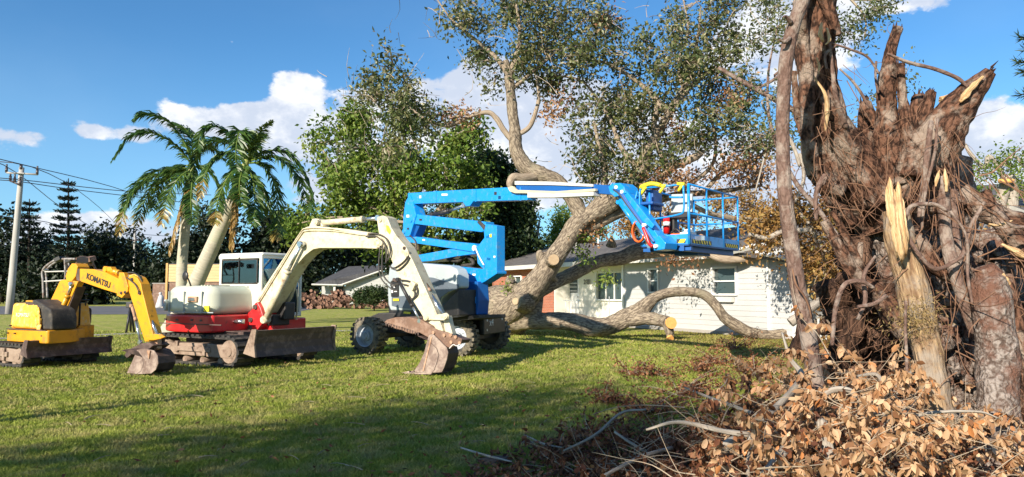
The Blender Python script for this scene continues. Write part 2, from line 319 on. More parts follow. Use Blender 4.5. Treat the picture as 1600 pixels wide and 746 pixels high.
class MB:
    def __init__(s): s.v = []; s.f = []; s.sm = []; s.t = []; s.n = 0
    def add(s, V, Fc, smooth=False, tc=None):
        V = np.asarray(V, float).reshape(-1, 3); s.v.append(V); s.t.append(V if tc is None else np.asarray(tc, float))
        s.f += [tuple(i + s.n for i in f) for f in Fc]; s.sm += [smooth] * len(Fc); s.n += len(V); return s
    def box(s, c, d, rz=0, ry=0, rx=0):
        x, y, z = [k / 2 for k in d]
        V = [Vector((a, b_, e)) for a in (-x, x) for b_ in (-y, y) for e in (-z, z)]
        m = Matrix.Rotation(rz, 3, 'Z') @ Matrix.Rotation(ry, 3, 'Y') @ Matrix.Rotation(rx, 3, 'X'); c = Vector(c)
        return s.add([m @ v + c for v in V], [(0, 1, 3, 2), (4, 6, 7, 5), (0, 4, 5, 1), (2, 3, 7, 6), (0, 2, 6, 4), (1, 5, 7, 3)])
    def prism(s, poly, y0, y1, taper=0):
        """poly in (x, z), extruded from y0 to y1"""
        n = len(poly); cx = sum(p[0] for p in poly) / n; cz = sum(p[1] for p in poly) / n
        V = [(x, y0, z) for x, z in poly] + [(x + (cx - x) * taper, y1, z + (cz - z) * taper) for x, z in poly]
        area = sum(poly[i][0] * poly[(i + 1) % n][1] - poly[(i + 1) % n][0] * poly[i][1] for i in range(n))
        fr = tuple(range(n)); bk = tuple(range(2 * n - 1, n - 1, -1)); sd = [(i, i + n, (i + 1) % n + n, (i + 1) % n) for i in range(n)]
        if (area < 0) != (y1 < y0): fr = fr[::-1]; bk = bk[::-1]; sd = [q[::-1] for q in sd]
        return s.add(V, [fr, bk] + sd)
    def plan(s, poly, z0, z1, inset=0):
        n = len(poly); cx = sum(p[0] for p in poly) / n; cy = sum(p[1] for p in poly) / n
        V = [(x, y, z0) for x, y in poly] + [(x + (cx - x) * inset, y + (cy - y) * inset, z1) for x, y in poly]
        return s.add(V, [tuple(range(n - 1, -1, -1)), tuple(range(n, 2 * n))] + [(i, (i + 1) % n, (i + 1) % n + n, i + n) for i in range(n)])
    def tube(s, P, r, n=8, k=None, noise=0, nf=2.0, seed=0, cap=True, flat=1.0, rough=0):
        P = np.asarray([list(p) for p in P], float); m = len(P)
        r = np.asarray(r if hasattr(r, '__len__') else [r] * m, float)
        if k is None: k = m if m == 2 else (m - 1) * 4 + 1
        C = catmull(P, k) if k != m or m > 2 else P
        rr = np.interp(np.linspace(0, m - 1, k), np.arange(m), r)
        T = np.gradient(C, axis=0); T /= np.linalg.norm(T, axis=1)[:, None] + 1e-9
        up = np.array([0, 0, 1.0]) if abs(T[0][2]) < .9 else np.array([1.0, 0, 0])
        N = np.cross(T[0], up); N /= np.linalg.norm(N); Ns = []
        for i in range(k):
            N = N - T[i] * (N @ T[i]); N /= np.linalg.norm(N) + 1e-9; Ns.append(N.copy())
        Ns = np.array(Ns); B = np.cross(T, Ns); th = np.linspace(0, 2 * pi, n, endpoint=False)
        ct, st = np.cos(th), np.sin(th)
        D = Ns[:, None, :] * ct[None, :, None] + B[:, None, :] * st[None, :, None] * flat
        ln = np.concatenate([[0], np.cumsum(np.linalg.norm(np.diff(C, axis=0), axis=1))])
        rad = rr[:, None] * np.ones((1, n))
        if noise:
            Q = np.stack([(rr[:, None] * ct[None, :]) * 1.0, rr[:, None] * st[None, :], ln[:, None] * .5 * np.ones((1, n))], -1).reshape(-1, 3)
            rad = rad * (1 + noise * nz(Q, nf / max(.02, rr.mean()) * .5, seed).reshape(k, n))
            if rough: rad = rad * (1 + rough * nz(np.stack([C[:, None, 0] + D[..., 0] * rad, C[:, None, 1] + D[..., 1] * rad, C[:, None, 2] + D[..., 2] * rad], -1).reshape(-1, 3), 13, seed + 3).reshape(k, n))
        V = (C[:, None, :] + D * rad[:, :, None]).reshape(-1, 3)
        tcv = np.stack([rr[:, None] * ct[None, :], rr[:, None] * st[None, :], ln[:, None] * np.ones((1, n))], -1).reshape(-1, 3) + seed * 1.7
        Fc = [(i * n + j, i * n + (j + 1) % n, (i + 1) * n + (j + 1) % n, (i + 1) * n + j) for i in range(k - 1) for j in range(n)]
        s.add(V, Fc, n > 5, tcv)
        if cap:
            b0 = s.n - len(V); s.f += [tuple(b0 + j for j in range(n - 1, -1, -1)), tuple(b0 + (k - 1) * n + j for j in range(n))]; s.sm += [False, False]
        return s
    def cyl(s, a, b_, r, n=16, r2=None):
        return s.tube([a, b_], [r, r if r2 is None else r2], n, 2)
    def ball(s, c, r, n=10, sc=(1, 1, 1), noise=0, seed=0):
        V = []; Fc = []
        for i in range(n + 1):
            ph = pi * i / n
            for j in range(2 * n): th = pi * j / n; V.append((sin(ph) * cos(th), sin(ph) * sin(th), cos(ph)))
        V = np.array(V)
        if noise: V = V * (1 + noise * nz(V, 1.6, seed))[:, None]
        V = V * r * np.array(sc) + np.array(list(c))
        for i in range(n):
            for j in range(2 * n): a = i * 2 * n + j; b2 = i * 2 * n + (j + 1) % (2 * n); Fc.append((a, a + 2 * n, b2 + 2 * n, b2))
        return s.add(V, Fc, True)
    def build(s, name, mat, parent=None, bevel=0, seg=2, off=None, smooth=False, tag=None):
        me = bpy.data.meshes.new(name); V = np.vstack(s.v)
        if off is not None: V = V - np.array(list(off))
        me.from_pydata(V.tolist(), [], s.f); me.polygons.foreach_set('use_smooth', [bool(x or smooth) for x in s.sm])
        me.attributes.new('tc', 'FLOAT_VECTOR', 'POINT').data.foreach_set('vector', np.vstack(s.t).astype(np.float32).ravel())
        me.update()
        return link(name, me, mat, parent, bevel, seg)
def link(name, me, mat, parent=None, bevel=0, seg=2):
    o = bpy.data.objects.new(name, me); COL.objects.link(o)
    if mat and not me.materials: me.materials.append(MATS[mat])
    if parent is not None: o.parent = parent
    if bevel:
        md = o.modifiers.new('edge', 'BEVEL'); md.width = bevel; md.segments = seg; md.limit_method = 'ANGLE'; md.angle_limit = R(35); md.harden_normals = seg > 2
        if seg > 2:
            me.polygons.foreach_set('use_smooth', np.ones(len(me.polygons), bool))
    return o
def empty(name, loc, rz=0):
    o = bpy.data.objects.new(name, None); COL.objects.link(o); o.location = loc; o.rotation_euler = (0, 0, rz); o.empty_display_size = .2; return o
def tag(o, label=None, cat=None, group=None, kind=None):
    if label: o['label'] = label
    if cat: o['category'] = cat
    if group: o['group'] = group
    if kind: o['kind'] = kind
    return o
def thing(name, label, cat, loc, rz=0, group=None): return tag(empty(name, loc, rz), label, cat, group)
def inst(o, parent, loc=None, rot=None, scale=None):
    c = o.copy(); COL.objects.link(c); c.parent = parent
    if loc is not None: c.location = loc
    if rot is not None: c.rotation_euler = rot
    if scale is not None: c.scale = scale
    return c
def lettering(txt, mat, parent, loc, size, rot=(pi / 2, 0, 0), bold=.0, sx=1.0, name='lettering'):
    cu = bpy.data.curves.new(name, 'FONT'); cu.body = txt; cu.size = size; cu.extrude = .002; cu.offset = bold; cu.align_x = 'CENTER'; cu.align_y = 'CENTER'
    cu.materials.append(MATS[mat]); q = bpy.data.objects.new(name, cu); me = bpy.data.meshes.new_from_object(q); bpy.data.objects.remove(q); me.name = name; o = bpy.data.objects.new(name, me); COL.objects.link(o); o.parent = parent; o.location = loc; o.rotation_euler = rot; o.scale = (sx, 1, 1); return o

def leaves_mesh(name, P, L, W_, mat, parent, off, tint, D=None, droop=0, big=False, rng=RNG, kind=None, seedN=None):
    """N leaves as folded blades; P base points, L lengths"""
    N = len(P)
    if D is None: D = rng.normal(size=(N, 3))
    D = D.copy(); D[:, 2] -= droop; D /= np.linalg.norm(D, axis=1)[:, None] + 1e-9
    S = np.cross(D, rng.normal(size=(N, 3))); S /= np.linalg.norm(S, axis=1)[:, None] + 1e-9
    Nn = np.cross(D, S); L = np.broadcast_to(L, N)[:, None]; W_ = np.broadcast_to(W_, N)[:, None]
    P = P - np.array(list(off))
    if big:
        c = (rng.uniform(-.15, .22, (N, 1))) * L
        vs = [P, P + D * L * .28 + S * W_ * .42 + Nn * W_ * .18, P + D * L * .66 + S * W_ * .46 + Nn * (W_ * .2 + c * .4), P + D * L + Nn * c, P + D * L * .66 - S * W_ * .46 + Nn * (W_ * .2 + c * .4), P + D * L * .28 - S * W_ * .42 + Nn * W_ * .18, P + D * L * .5 + Nn * c * .25]
        V = np.stack(vs, 1).reshape(-1, 3); b0 = np.arange(N)[:, None] * 7
        idx = np.array([[0, 1, 2, 6], [6, 2, 3, 3], [0, 6, 4, 5], [6, 3, 4, 4]])
        L1 = (b0 + np.array([[0, 1, 2, 6, 6, 2, 3, 6, 3, 4, 0, 6, 4, 5]])).ravel()
        lt = np.tile([4, 3, 3, 4], N); ls = np.concatenate([[0], np.cumsum(lt)[:-1]]); k = 7
    else:
        up = Nn * W_ * .22
        V = np.stack([P, P + D * L * .45 + S * W_ * .5 + up, P + D * L, P + D * L * .45 - S * W_ * .5 + up], 1).reshape(-1, 3)
        b0 = np.arange(N)[:, None] * 4; L1 = (b0 + np.array([[0, 1, 2, 0, 2, 3]])).ravel(); lt = np.full(2 * N, 3); ls = np.arange(2 * N) * 3; k = 4
    me = raw_mesh(name, V, L1, ls, lt, False, np.repeat(tint, k)); o = link(name, me, mat, parent)
    if kind: o['kind'] = kind
    return o
def blob_points(blobs, per, spread, rng):
    """blobs: (px, py, Y, rx px, ry px, number of sprays[, depth m]); returns spray centres and leaf points"""
    C = []; H = []
    for bl in blobs:
        px, py, Y, rx, ry, k = bl[:6]; c = np.array(list(W(px, py, Y))); r = np.array([rx * Y / F, (bl[6] if len(bl) > 6 else max(rx, ry) * Y / F * .8), ry * Y / F])
        m = max(3, k // 6); ad = rng.normal(size=(m, 3)); ad /= np.linalg.norm(ad, axis=1)[:, None]; al = rng.uniform(.55, 1.2, m); oo = rng.normal(size=(m, 3)) * .22
        j = rng.integers(0, m, k); f = rng.uniform(.25, 1.0, (k, 1)) ** .7
        d = ad[j] * al[j][:, None] * f + oo[j] + rng.normal(size=(k, 3)) * .13
        d[:, 2] -= .12 * f[:, 0] ** 2
        C.append(c + d * r); H.append(c + (oo[j] + ad[j] * al[j][:, None] * f * .35) * r)
    C = np.vstack(C); H = np.vstack(H)
    P = np.repeat(C, per, 0) + rng.normal(size=(len(C) * per, 3)) * spread
    return C, H, P
def twigs(mb, C, H, rng, r=.012, frac=1.0, seg=4):
    for c, h in zip(C, H):
        if rng.uniform() > frac: continue
        a = h + (c - h) * rng.uniform(.0, .5); d = c - a; ln = np.linalg.norm(d) + 1e-6
        mid = a + d * .5 + rng.normal(size=3) * ln * .12
        mb.tube([a, mid, c + d * .15], [r * 1.8, r, r * .4], 3, seg, cap=False)
def crown(root, blobs, per, spread, size, mat, seed, twmat='branch_bark', twr=.015, twfrac=.7, droop=.3, name='foliage', tlo=0, thi=1, asp=.5, twname='branch'):
    rng = np.random.default_rng(seed); off = root.location
    C, H, P = blob_points(blobs, per, spread, rng)
    tt = np.repeat(rng.uniform(tlo, thi, len(C)), per) * .6 + rng.uniform(tlo, thi, len(P)) * .4
    L = size * rng.uniform(.6, 1.4, len(P))
    o = leaves_mesh(name, P, L, L * asp, mat, root, off, tt, droop=droop, rng=rng, kind='stuff')
    if twfrac > 0:
        mb = MB(); twigs(mb, C, H, rng, twr, twfrac); tw = mb.build(twname + 's' if False else twname, twmat, root, off=off); tw['kind'] = 'stuff'
    return o
def limb(mb, pts, n=14, noise=.06, seed=0, per=5, nf=2.0, cap=True, flat=1.0, rough=0):
    """pts: (px, py, Y, radius px)"""
    P = [W(a, b_, c) for a, b_, c, d in pts]; r = [d * c / F for a, b_, c, d in pts]
    mb.tube(P, r, n, (len(pts) - 1) * per + 1, noise, nf, seed, cap, flat, rough); return P, r
class Fr:
    """a machine's frame on the ground: x forward, y left"""
    def __init__(s, x, y, a): s.o = Vector((x, y, 0)); s.a = a; s.M = Matrix.Rotation(a, 3, 'Z'); s.I = Matrix.Rotation(-a, 3, 'Z'); s.c = s.I @ (Vector((0, 0, CAMZ)) - s.o)
    def L(s, px, py, y=0):
        d = s.I @ ray(px, py); t = (y - s.c.y) / d.y; p = s.c + d * t; return (p.x, p.z)
    def X(s, px, py, x=0):
        d = s.I @ ray(px, py); t = (x - s.c.x) / d.x; p = s.c + d * t; return (p.y, p.z)
    def pl(s, y, pts): return [s.L(a, b_, y) for a, b_ in pts]
    def p3(s, y, pts): return [(q[0], y + (p[2] if len(p) > 2 else 0), q[1]) for p in pts for q in [s.L(p[0], p[1], y + (p[2] if len(p) > 2 else 0))]]
    def loc(s, v): return s.I @ (Vector(v) - s.o)

# ================================================================== THE SETTING
def sheet(name, mat, pts, z, kind='structure'):
    me = bpy.data.meshes.new(name); me.from_pydata([(x, y, z) for x, y in pts], [], [tuple(range(len(pts)))]); me.update()
    o = link(name, me, mat); o['kind'] = kind; return o
# the ground as one sheet: fine with small undulations near, coarse far away
def make_ground():
    xs = np.concatenate([np.linspace(-1500, -60, 8), np.linspace(-45, 45, 181), np.linspace(60, 1500, 8)])
    ys = np.concatenate([np.linspace(-300, -30, 4), np.linspace(-12, 60, 145), np.linspace(75, 1800, 10)])
    X, Y = np.meshgrid(xs, ys); P = np.stack([X, Y, X * 0], -1).reshape(-1, 3)
    P[:, 2] = ground_z(P[:, 0], P[:, 1])
    nx, ny = len(xs), len(ys); i = (np.arange(ny - 1)[:, None] * nx + np.arange(nx - 1)[None]).ravel()
    Q = np.stack([i, i + 1, i + nx + 1, i + nx], 1)
    me = raw_mesh('lawn', P, Q.ravel(), np.arange(len(Q)) * 4, np.full(len(Q), 4), True); o = link('lawn', me, 'lawn_ground'); o['kind'] = 'structure'
def ground_z(x, y):
    w = np.clip(1 - np.abs(np.sqrt(x * x + y * y) - 9) / 14, 0, 1)
    return .025 * w * nz(np.stack([x, y, x * 0], -1), .9, 4) - .012
make_ground()
sheet('road', 'asphalt', [(-160, 50), (-160, 78), (-19, 78), (-17, 60), (-22, 51)], .004)
sheet('driveway', 'asphalt', [(-34, 78), (-60, 112), (-48, 112), (-25, 78)], .004)
sheet('sidewalk', 'concrete', [(-30, 12.9), (-30, 13.9), (-13.2, 29.6), (-4, 30.8), (-4, 30.0), (-12.9, 28.7)], .004)
sheet('far_lawn', 'lawn_ground', [(-12, 60), (-12, 120), (90, 120), (90, 60)], .004)

def make_grass():
    rg = np.random.default_rng(3); N = 420000
    # density falls with distance
    u = rg.uniform(0, 1, N); y0, y1 = 5.6, 30.0; Y = 1 / (1 / y0 - u * (1 / y0 - 1 / y1)); X = rg.uniform(-.74, .74, N) * Y
    k = ~((X > 1.2 + .12 * Y) & (Y < 9) & (rg.uniform(0, 1, N) < .75)) & ~((X > .39 * Y) & (Y < 20) & (Y > 9))
    X, Y = X[k], Y[k]; N = len(X)
    p = np.stack([X, Y, X * 0], -1); n = nz(p, 1.6, 8)
    h = (.026 + .026 * rg.uniform(0, 1, N) + .012 * n) * (1 + Y * .012); h = np.maximum(h, .012)
    w = (.0035 + .00075 * Y) * rg.uniform(.7, 1.3, N)
    a = rg.uniform(0, 2 * pi, N); lean = rg.normal(size=(N, 2)) * .75
    Z = ground_z(X, Y); B = np.stack([X, Y, Z], -1)
    s = np.stack([np.cos(a) * w, np.sin(a) * w, w * 0], -1)
    T = B + np.stack([lean[:, 0] * h, lean[:, 1] * h, h], -1)
    V = np.stack([B - s, B + s, T], 1).reshape(-1, 3)
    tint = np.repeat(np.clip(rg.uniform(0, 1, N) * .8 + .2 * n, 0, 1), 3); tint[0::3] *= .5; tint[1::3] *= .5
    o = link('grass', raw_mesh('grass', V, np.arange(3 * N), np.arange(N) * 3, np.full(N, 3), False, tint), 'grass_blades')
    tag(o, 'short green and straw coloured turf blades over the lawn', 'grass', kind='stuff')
make_grass()

# ------------------------------------------------------------------ far left: poles, wires, road side
def utility_pole(name, label, px, py0, Y, pytop, r0, r1, lean, arms, group=None):
    b = W(px, 456 + 1848 / Y * 1, Y); b.z = 0; top = W(px + lean, pytop, Y)
    t = thing(name, label, 'utility pole', b, 0, group)
    MB().tube([(0, 0, 0), top - b], [r0, r1], 10, 6).build('pole', 'pole_concrete', t)
    tips = []
    for (x0, y0, x1, y1, ins) in arms:
        a = W(x0, y0, Y - .2) - b; c = W(x1, y1, Y - .2) - b
        MB().tube([a, c], .07, 6).build('crossarm', 'insulator' if len(ins) > 2 else 'pole_concrete', t)
        for f in ins:
            p = a + (c - a) * f; MB().cyl(p, p + Vector((0, 0, .35)), .09, 8).cyl(p + Vector((0, 0, .35)), p + Vector((0, 0, .6)), .06, 8).build('insulator', 'insulator', t); tips.append(b + p + Vector((0, 0, .6)))
    return t, tips
pole1, tips1 = utility_pole('utility_pole', 'tall concrete utility pole with two crossarms behind the yellow digger', 14, 480, 52, 262, .26, .17, 20,
    [(10, 270, 59, 273, (0, .98)), (16, 283, 33, 290, (0, .4, .9))])
MB().cyl(W(33, 265, 51.9) - pole1.location, W(33, 258, 51.9) - pole1.location, .1, 8).build('insulator', 'insulator', pole1)
utility_pole('utility_pole', 'smaller distant utility pole with transformers seen above the yellow arm', 208, 470, 120, 357, .22, .16, 3,
    [(200, 376, 225, 376, (.1, .5, .9))])
def wire(pts, label, r=.03):
    P = [W(*p) for p in pts]; c = thing('power_line', label, 'power line', P[0], 0, 'power lines at the road side')
    MB().tube([p - P[0] for p in P], r, 4, 14).build('cable', 'insulator', c)
wire([(-60, 236, 50), (33, 257, 52), (200, 300, 70), (330, 350, 110)], 'power line from the top of the near pole down to the palms')
wire([(-60, 246, 50), (13, 262, 52), (110, 335, 72), (180, 376, 118)], 'power line from the left crossarm tip to the far pole')
wire([(-60, 250, 50), (58, 264, 52), (150, 320, 74), (205, 376, 118)], 'power line from the right crossarm tip down to the far pole')
wire([(-60, 275, 50), (30, 281, 52), (196, 299, 60), (330, 305, 70)], 'power line running nearly level behind the left palm crown')
wire([(-60, 280, 50), (20, 283, 52), (120, 297, 58), (300, 318, 72)], 'lower cable of the nearly level pair behind the palm')
wire([(-60, 332, 60), (60, 345, 66), (140, 360, 80), (300, 372, 110)], 'low sagging cable in front of the dark trees')

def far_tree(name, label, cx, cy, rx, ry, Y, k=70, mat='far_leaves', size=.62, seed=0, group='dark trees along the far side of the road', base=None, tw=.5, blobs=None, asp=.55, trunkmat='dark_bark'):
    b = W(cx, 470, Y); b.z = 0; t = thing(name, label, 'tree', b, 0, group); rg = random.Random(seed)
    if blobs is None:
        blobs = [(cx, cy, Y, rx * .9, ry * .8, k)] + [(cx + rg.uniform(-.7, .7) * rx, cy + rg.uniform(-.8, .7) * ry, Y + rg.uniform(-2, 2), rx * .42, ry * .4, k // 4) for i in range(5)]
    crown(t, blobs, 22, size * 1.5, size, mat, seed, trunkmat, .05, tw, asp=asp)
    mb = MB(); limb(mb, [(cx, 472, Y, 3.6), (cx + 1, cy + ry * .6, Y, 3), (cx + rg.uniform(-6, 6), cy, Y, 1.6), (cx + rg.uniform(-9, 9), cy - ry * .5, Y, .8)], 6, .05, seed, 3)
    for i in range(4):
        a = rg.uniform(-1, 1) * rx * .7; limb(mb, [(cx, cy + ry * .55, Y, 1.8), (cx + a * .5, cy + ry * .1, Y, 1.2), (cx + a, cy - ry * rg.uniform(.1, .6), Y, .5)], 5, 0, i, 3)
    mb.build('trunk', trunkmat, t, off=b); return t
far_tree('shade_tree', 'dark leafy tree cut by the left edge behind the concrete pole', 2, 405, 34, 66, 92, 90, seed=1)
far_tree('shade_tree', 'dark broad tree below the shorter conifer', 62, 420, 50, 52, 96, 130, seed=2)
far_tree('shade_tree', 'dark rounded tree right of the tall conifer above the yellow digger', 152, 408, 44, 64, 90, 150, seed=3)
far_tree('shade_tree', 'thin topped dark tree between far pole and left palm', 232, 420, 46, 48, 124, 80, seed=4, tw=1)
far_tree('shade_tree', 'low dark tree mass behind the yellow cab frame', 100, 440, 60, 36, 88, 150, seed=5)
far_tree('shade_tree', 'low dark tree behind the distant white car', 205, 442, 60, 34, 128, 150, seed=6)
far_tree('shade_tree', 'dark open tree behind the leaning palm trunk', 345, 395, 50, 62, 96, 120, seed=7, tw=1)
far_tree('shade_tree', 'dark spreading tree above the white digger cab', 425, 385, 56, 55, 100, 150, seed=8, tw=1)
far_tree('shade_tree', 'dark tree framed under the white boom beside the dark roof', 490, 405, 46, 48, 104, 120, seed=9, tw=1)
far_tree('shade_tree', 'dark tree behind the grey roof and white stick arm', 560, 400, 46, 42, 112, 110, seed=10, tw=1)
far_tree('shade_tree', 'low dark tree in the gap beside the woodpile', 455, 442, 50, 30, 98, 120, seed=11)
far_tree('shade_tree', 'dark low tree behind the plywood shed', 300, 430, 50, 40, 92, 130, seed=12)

def conifer(cx, ytop, ybot, hw, Y, label, seed):
    b = W(cx, 470, Y); b.z = 0; t = thing('norfolk_pine', label, 'conifer', b, 0, 'layered conifers above the dark trees'); rg = np.random.default_rng(seed); top = W(cx, ytop, Y)
    MB().tube([(0, 0, 0), top - b], [.3, .05], 6, 8).build('trunk', 'dark_bark', t)
    z0 = W(cx, ybot, Y).z; H = top.z - z0; mb = MB(); P = []; D = []; n = int(H / .75)
    for i in range(n):
        f = i / n; z = z0 + f * H + rg.uniform(-.1, .1); r = (hw * Y / F) * (1 - f) ** .75 * rg.uniform(.8, 1.15) + .25
        for j in range(6):
            a = j * pi / 3 + i * .5 + rg.uniform(-.2, .2); rr = r * rg.uniform(.75, 1.1); d = np.array([cos(a), sin(a), .10]); c = np.array([top.x - b.x, top.y - b.y, z])
            mb.tube([c, c + d * rr * .6 + (0, 0, -.05), c + d * rr + (0, 0, .25)], [.05, .04, .02], 3, 5, cap=False)
            m = int(rr * 26) + 6; s = rg.uniform(.12, 1, m)[:, None]; P.append(c + d * rr * s + rg.normal(size=(m, 3)) * (.12, .12, .06) + (0, 0, .05)); D.append(d + rg.normal(size=(m, 3)) * .5 + (0, 0, .55))
    P = np.vstack(P) + np.array(list(b)); D = np.vstack(D)
    mb.build('branch', 'dark_bark', t)['kind'] = 'stuff'
    leaves_mesh('needles', P, .42, .16, 'pine_needles', t, b, rg.uniform(0, 1, len(P)), D=D, rng=rg, kind='stuff')
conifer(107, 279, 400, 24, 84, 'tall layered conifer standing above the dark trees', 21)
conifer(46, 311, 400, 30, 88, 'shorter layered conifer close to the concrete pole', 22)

def shrubrow():
    b = W(585, 458, 60); b.z = 0
    t = thing('bush', 'rounded dark green bush against the pale gable wall', 'bush', b)
    crown(t, [(585, 459, 60, 26, 12, 150), (567, 463, 60, 14, 9, 50)], 24, .2, .2, 'dense_leaves', 31, tlo=.2); MB().tube([(0, 0, 0), (0, 0, .8)], .06, 6).build('stem', 'dark_bark', t)
    b = W(780, 470, 52); b.z = 0; t = thing('bush', 'clipped green hedge seen between blue lift and log', 'hedge', b)
    crown(t, [(772, 452, 52, 24, 12, 120)], 24, .2, .2, 'green_leaves', 32); MB().tube([(0, 0, 0), (0, 0, .8)], .06, 6).build('stem', 'dark_bark', t)
shrubrow()

# plywood sided shed behind the palms
sh = thing('boarded_shed', 'shed with tan plank upper wall and dark lower wall behind the palms', 'shed', (-27.9, 60, 0))
for i in range(6): MB().box((2.6, 0, 2.35 + i * .235 + .11), (5.1, .06, .222)).build('plank', 'wood_boards', sh)
MB().box((2.6, .4, 1.15), (5.1, .7, 2.3)).build('wall', 'brick_dark' if 'brick_dark' in M else 'rust_steel', sh)
MB().box((-.06, -.02, 1.9), (.16, .16, 3.9)).build('post', 'orange_wood', sh)
for i in range(6): MB().box((.02, 2.0, 2.35 + i * .235 + .11), (.06, 3.9, .222)).build('plank', 'wood_boards', sh)
MB().box((2.6, 2.2, 3.8), (5.3, 4.2, .08)).build('roof', 'roof_dark', sh)
bw = thing('brick_wall', 'short run of brown brick wall beside the plank shed', 'wall', (-35.0, 72, 0)); MB().box((.9, 0, 1.15), (1.5, .3, 2.3)).build('wall', 'rust_steel', bw)
MB().box((.9, 0, 2.34), (1.6, .4, .08)).build('coping', 'concrete', bw)
so = thing('garden_statue', 'small pale stone figure in front of the brown brick wall', 'statue', (-33.6, 70.8, 0))
MB().tube([(0, 0, 0), (0, 0, .5), (.06, 0, 1.0), (0, 0, 1.25)], [.42, .30, .26, .1], 10, 9, .18, 2, 5).ball((.02, 0, 1.35), .15, 6).build('figure', 'white_wall', so)
MB().box((0, 0, .06), (.9, .6, .12)).build('plinth', 'concrete', so)

def car():
    t = thing('pickup_truck', 'distant white pickup parked facing the road beyond the yellow arm', 'pickup truck', G(232, 473.5) * 1.0, 0)
    mb = MB(); mb.prism([(-.95, .45), (.95, .45), (1.0, .75), (.96, 1.12), (-.96, 1.12), (-1.0, .75)], 0, 5.2); mb.build('body', 'car_white', t, .08, 3)
    MB().prism([(-.88, 1.1), (.88, 1.1), (.72, 1.78), (-.72, 1.78)], 1.7, 3.6).build('cabin', 'car_white', t, .06, 3)
    MB().prism([(-.78, 1.15), (.78, 1.15), (.65, 1.68), (-.65, 1.68)], 1.66, 1.69).build('windscreen', 'window_glass', t)
    MB().box((0, -.02, .82), (1.0, .05, .30)).build('grille', 'black_metal', t); MB().box((0, -.06, .5), (1.9, .14, .2)).build('bumper', 'rim_grey', t, .02)
    for s in (-1, 1):
        MB().box((s * .76, -.02, .88), (.34, .05, .18)).build('headlight', 'window_glass', t)
        for y in (1.0, 4.2): MB().cyl((s * .8, y, .38), (s * .98, y, .38), .38, 16).build('wheel', 'tyre', t)
        MB().box((s * 1.05, 1.9, 1.2), (.2, .1, .16)).build('mirror', 'black_metal', t)
    t.rotation_euler = (0, 0, R(-12))
car()

# grey house behind the woodpile
def grey_house():
    Y = 84; b = W(545, 470, Y); b.z = 0
    t = thing('grey_house', 'low grey house with dark roof behind the woodpile', 'house', b)
    f = lambda px, py, y=Y: W(px, py, y) - b
    a = f(500, 446).x; g = f(540, 446).x; e = f(700, 446).x; z = 2.35; apx = f(622, 415); yb = 9
    MB().box(((a + g) / 2, .9, z / 2 - .1), (g - a, .2, z - .2)).build('wall', 'grey_wall', t)
    hg = apx.x - g
    MB().prism([(g, 0), (e, 0), (e, z + .1), (apx.x, apx.z - .15), (g, z - .05)], 0, .2).build('gable_wall', 'grey_wall', t)
    for i in range(9):
        zz = .25 + i * .42
        x0 = g if zz < z else g + (zz - z) / (apx.z - z) * hg
        MB().box(((x0 + e) / 2 + .05, -.02, zz), (e - x0 - .15, .03, .025)).build('siding_board', 'fascia', t)
    mb = MB(); A = f(500, 447); 
    mb.add([(a - .6, -.9, z), (g - .1, -.9, z - .05), (apx.x, -.5, apx.z + .05), (a + 2.1, 5, apx.z + .05), (a + 2.1, 5.2, apx.z - .1), (a - .6, -.9, z - .15), (g - .1, -.9, z - .2), (apx.x, -.5, apx.z - .1)],
           [(0, 1, 2, 3), (5, 4, 7, 6), (0, 5, 6, 1), (1, 6, 7, 2), (0, 3, 4, 5), (3, 2, 7, 4)]); mb.build('roof', 'roof_dark', t)
    MB().add([(apx.x, -.5, apx.z + .05), (e + 1, -.5, z + .1), (e + 1, 9, z + .1), (apx.x, 9, apx.z + .05)], [(0, 1, 2, 3)]).build('roof', 'roof_dark', t)
    d = Vector((apx.x - g, 0, apx.z - z)); MB().tube([(g - .3, -.95, z - .08), (apx.x, -.6, apx.z + .02)], .09, 4).build('fascia_board', 'fascia', t)
    MB().tube([(a - .7, -.95, z - .02), (g - .1, -.95, z - .1)], .09, 4).build('fascia_board', 'fascia', t)
    MB().box(((a + g) / 2 + .35, -.6, 1.1), (.22, .22, 2.3)).build('porch_post', 'fascia', t); MB().box((g - .9, .75, 1.1), (.9, .08, 2.0)).build('door', 'dark_room', t)
    for i in range(2): MB().cyl(f(554 + i * 20, 437 - i * 6) + Vector((0, 1, .3)), f(554 + i * 20, 437 - i * 6) + Vector((0, 1, .7)), .08, 8).build('roof_vent', 'fascia', t)
grey_house()

# woodpile: logs one by one
def woodpile():
    c = G(530, 483); t = thing('woodpile', 'long heap of cut reddish logs in front of the grey house', 'woodpile', (c.x, c.y, 0)); rg = random.Random(5)
    pro = None; n = 0; x0 = W(462, 480, 66).x - c.x; x1 = W(606, 480, 66).x - c.x
    for i in range(290):
        f = rg.random(); x = x0 + (x1 - x0) * f; top = 1.55 * (1 if f < .55 else 1 - (f - .55) * 1.1) * (.8 + .2 * sin(f * 19)); z = .10 + rg.random() ** .9 * top
        y = z * .9 + rg.uniform(-.15, .3)
        if pro is None or n % 60 == 0:
            mb = MB(); mb.tube([(0, 0, 0), (0, .55, 0)], [.17, .16], 8, 2, cap=False); V = mb
            me = bpy.data.meshes.new('log'); mb.cyl((0, -.004, 0), (0, 0, 0), .165, 8); o = mb.build('log', 'dark_root', t); o.data.materials.append(M['log_end'])
            for p in o.data.polygons:
                if abs(p.normal.y) > .9: p.material_index = 1
            pro = o
        else: o = inst(pro, t)
        o.location = (x, y, z); o.rotation_euler = (rg.uniform(-.5, .5), rg.uniform(0, 3), rg.uniform(-1.0, 1.0)); s = rg.uniform(.5, 1.1); o.scale = (s, rg.uniform(.7, 1.3), s); n += 1
woodpile()

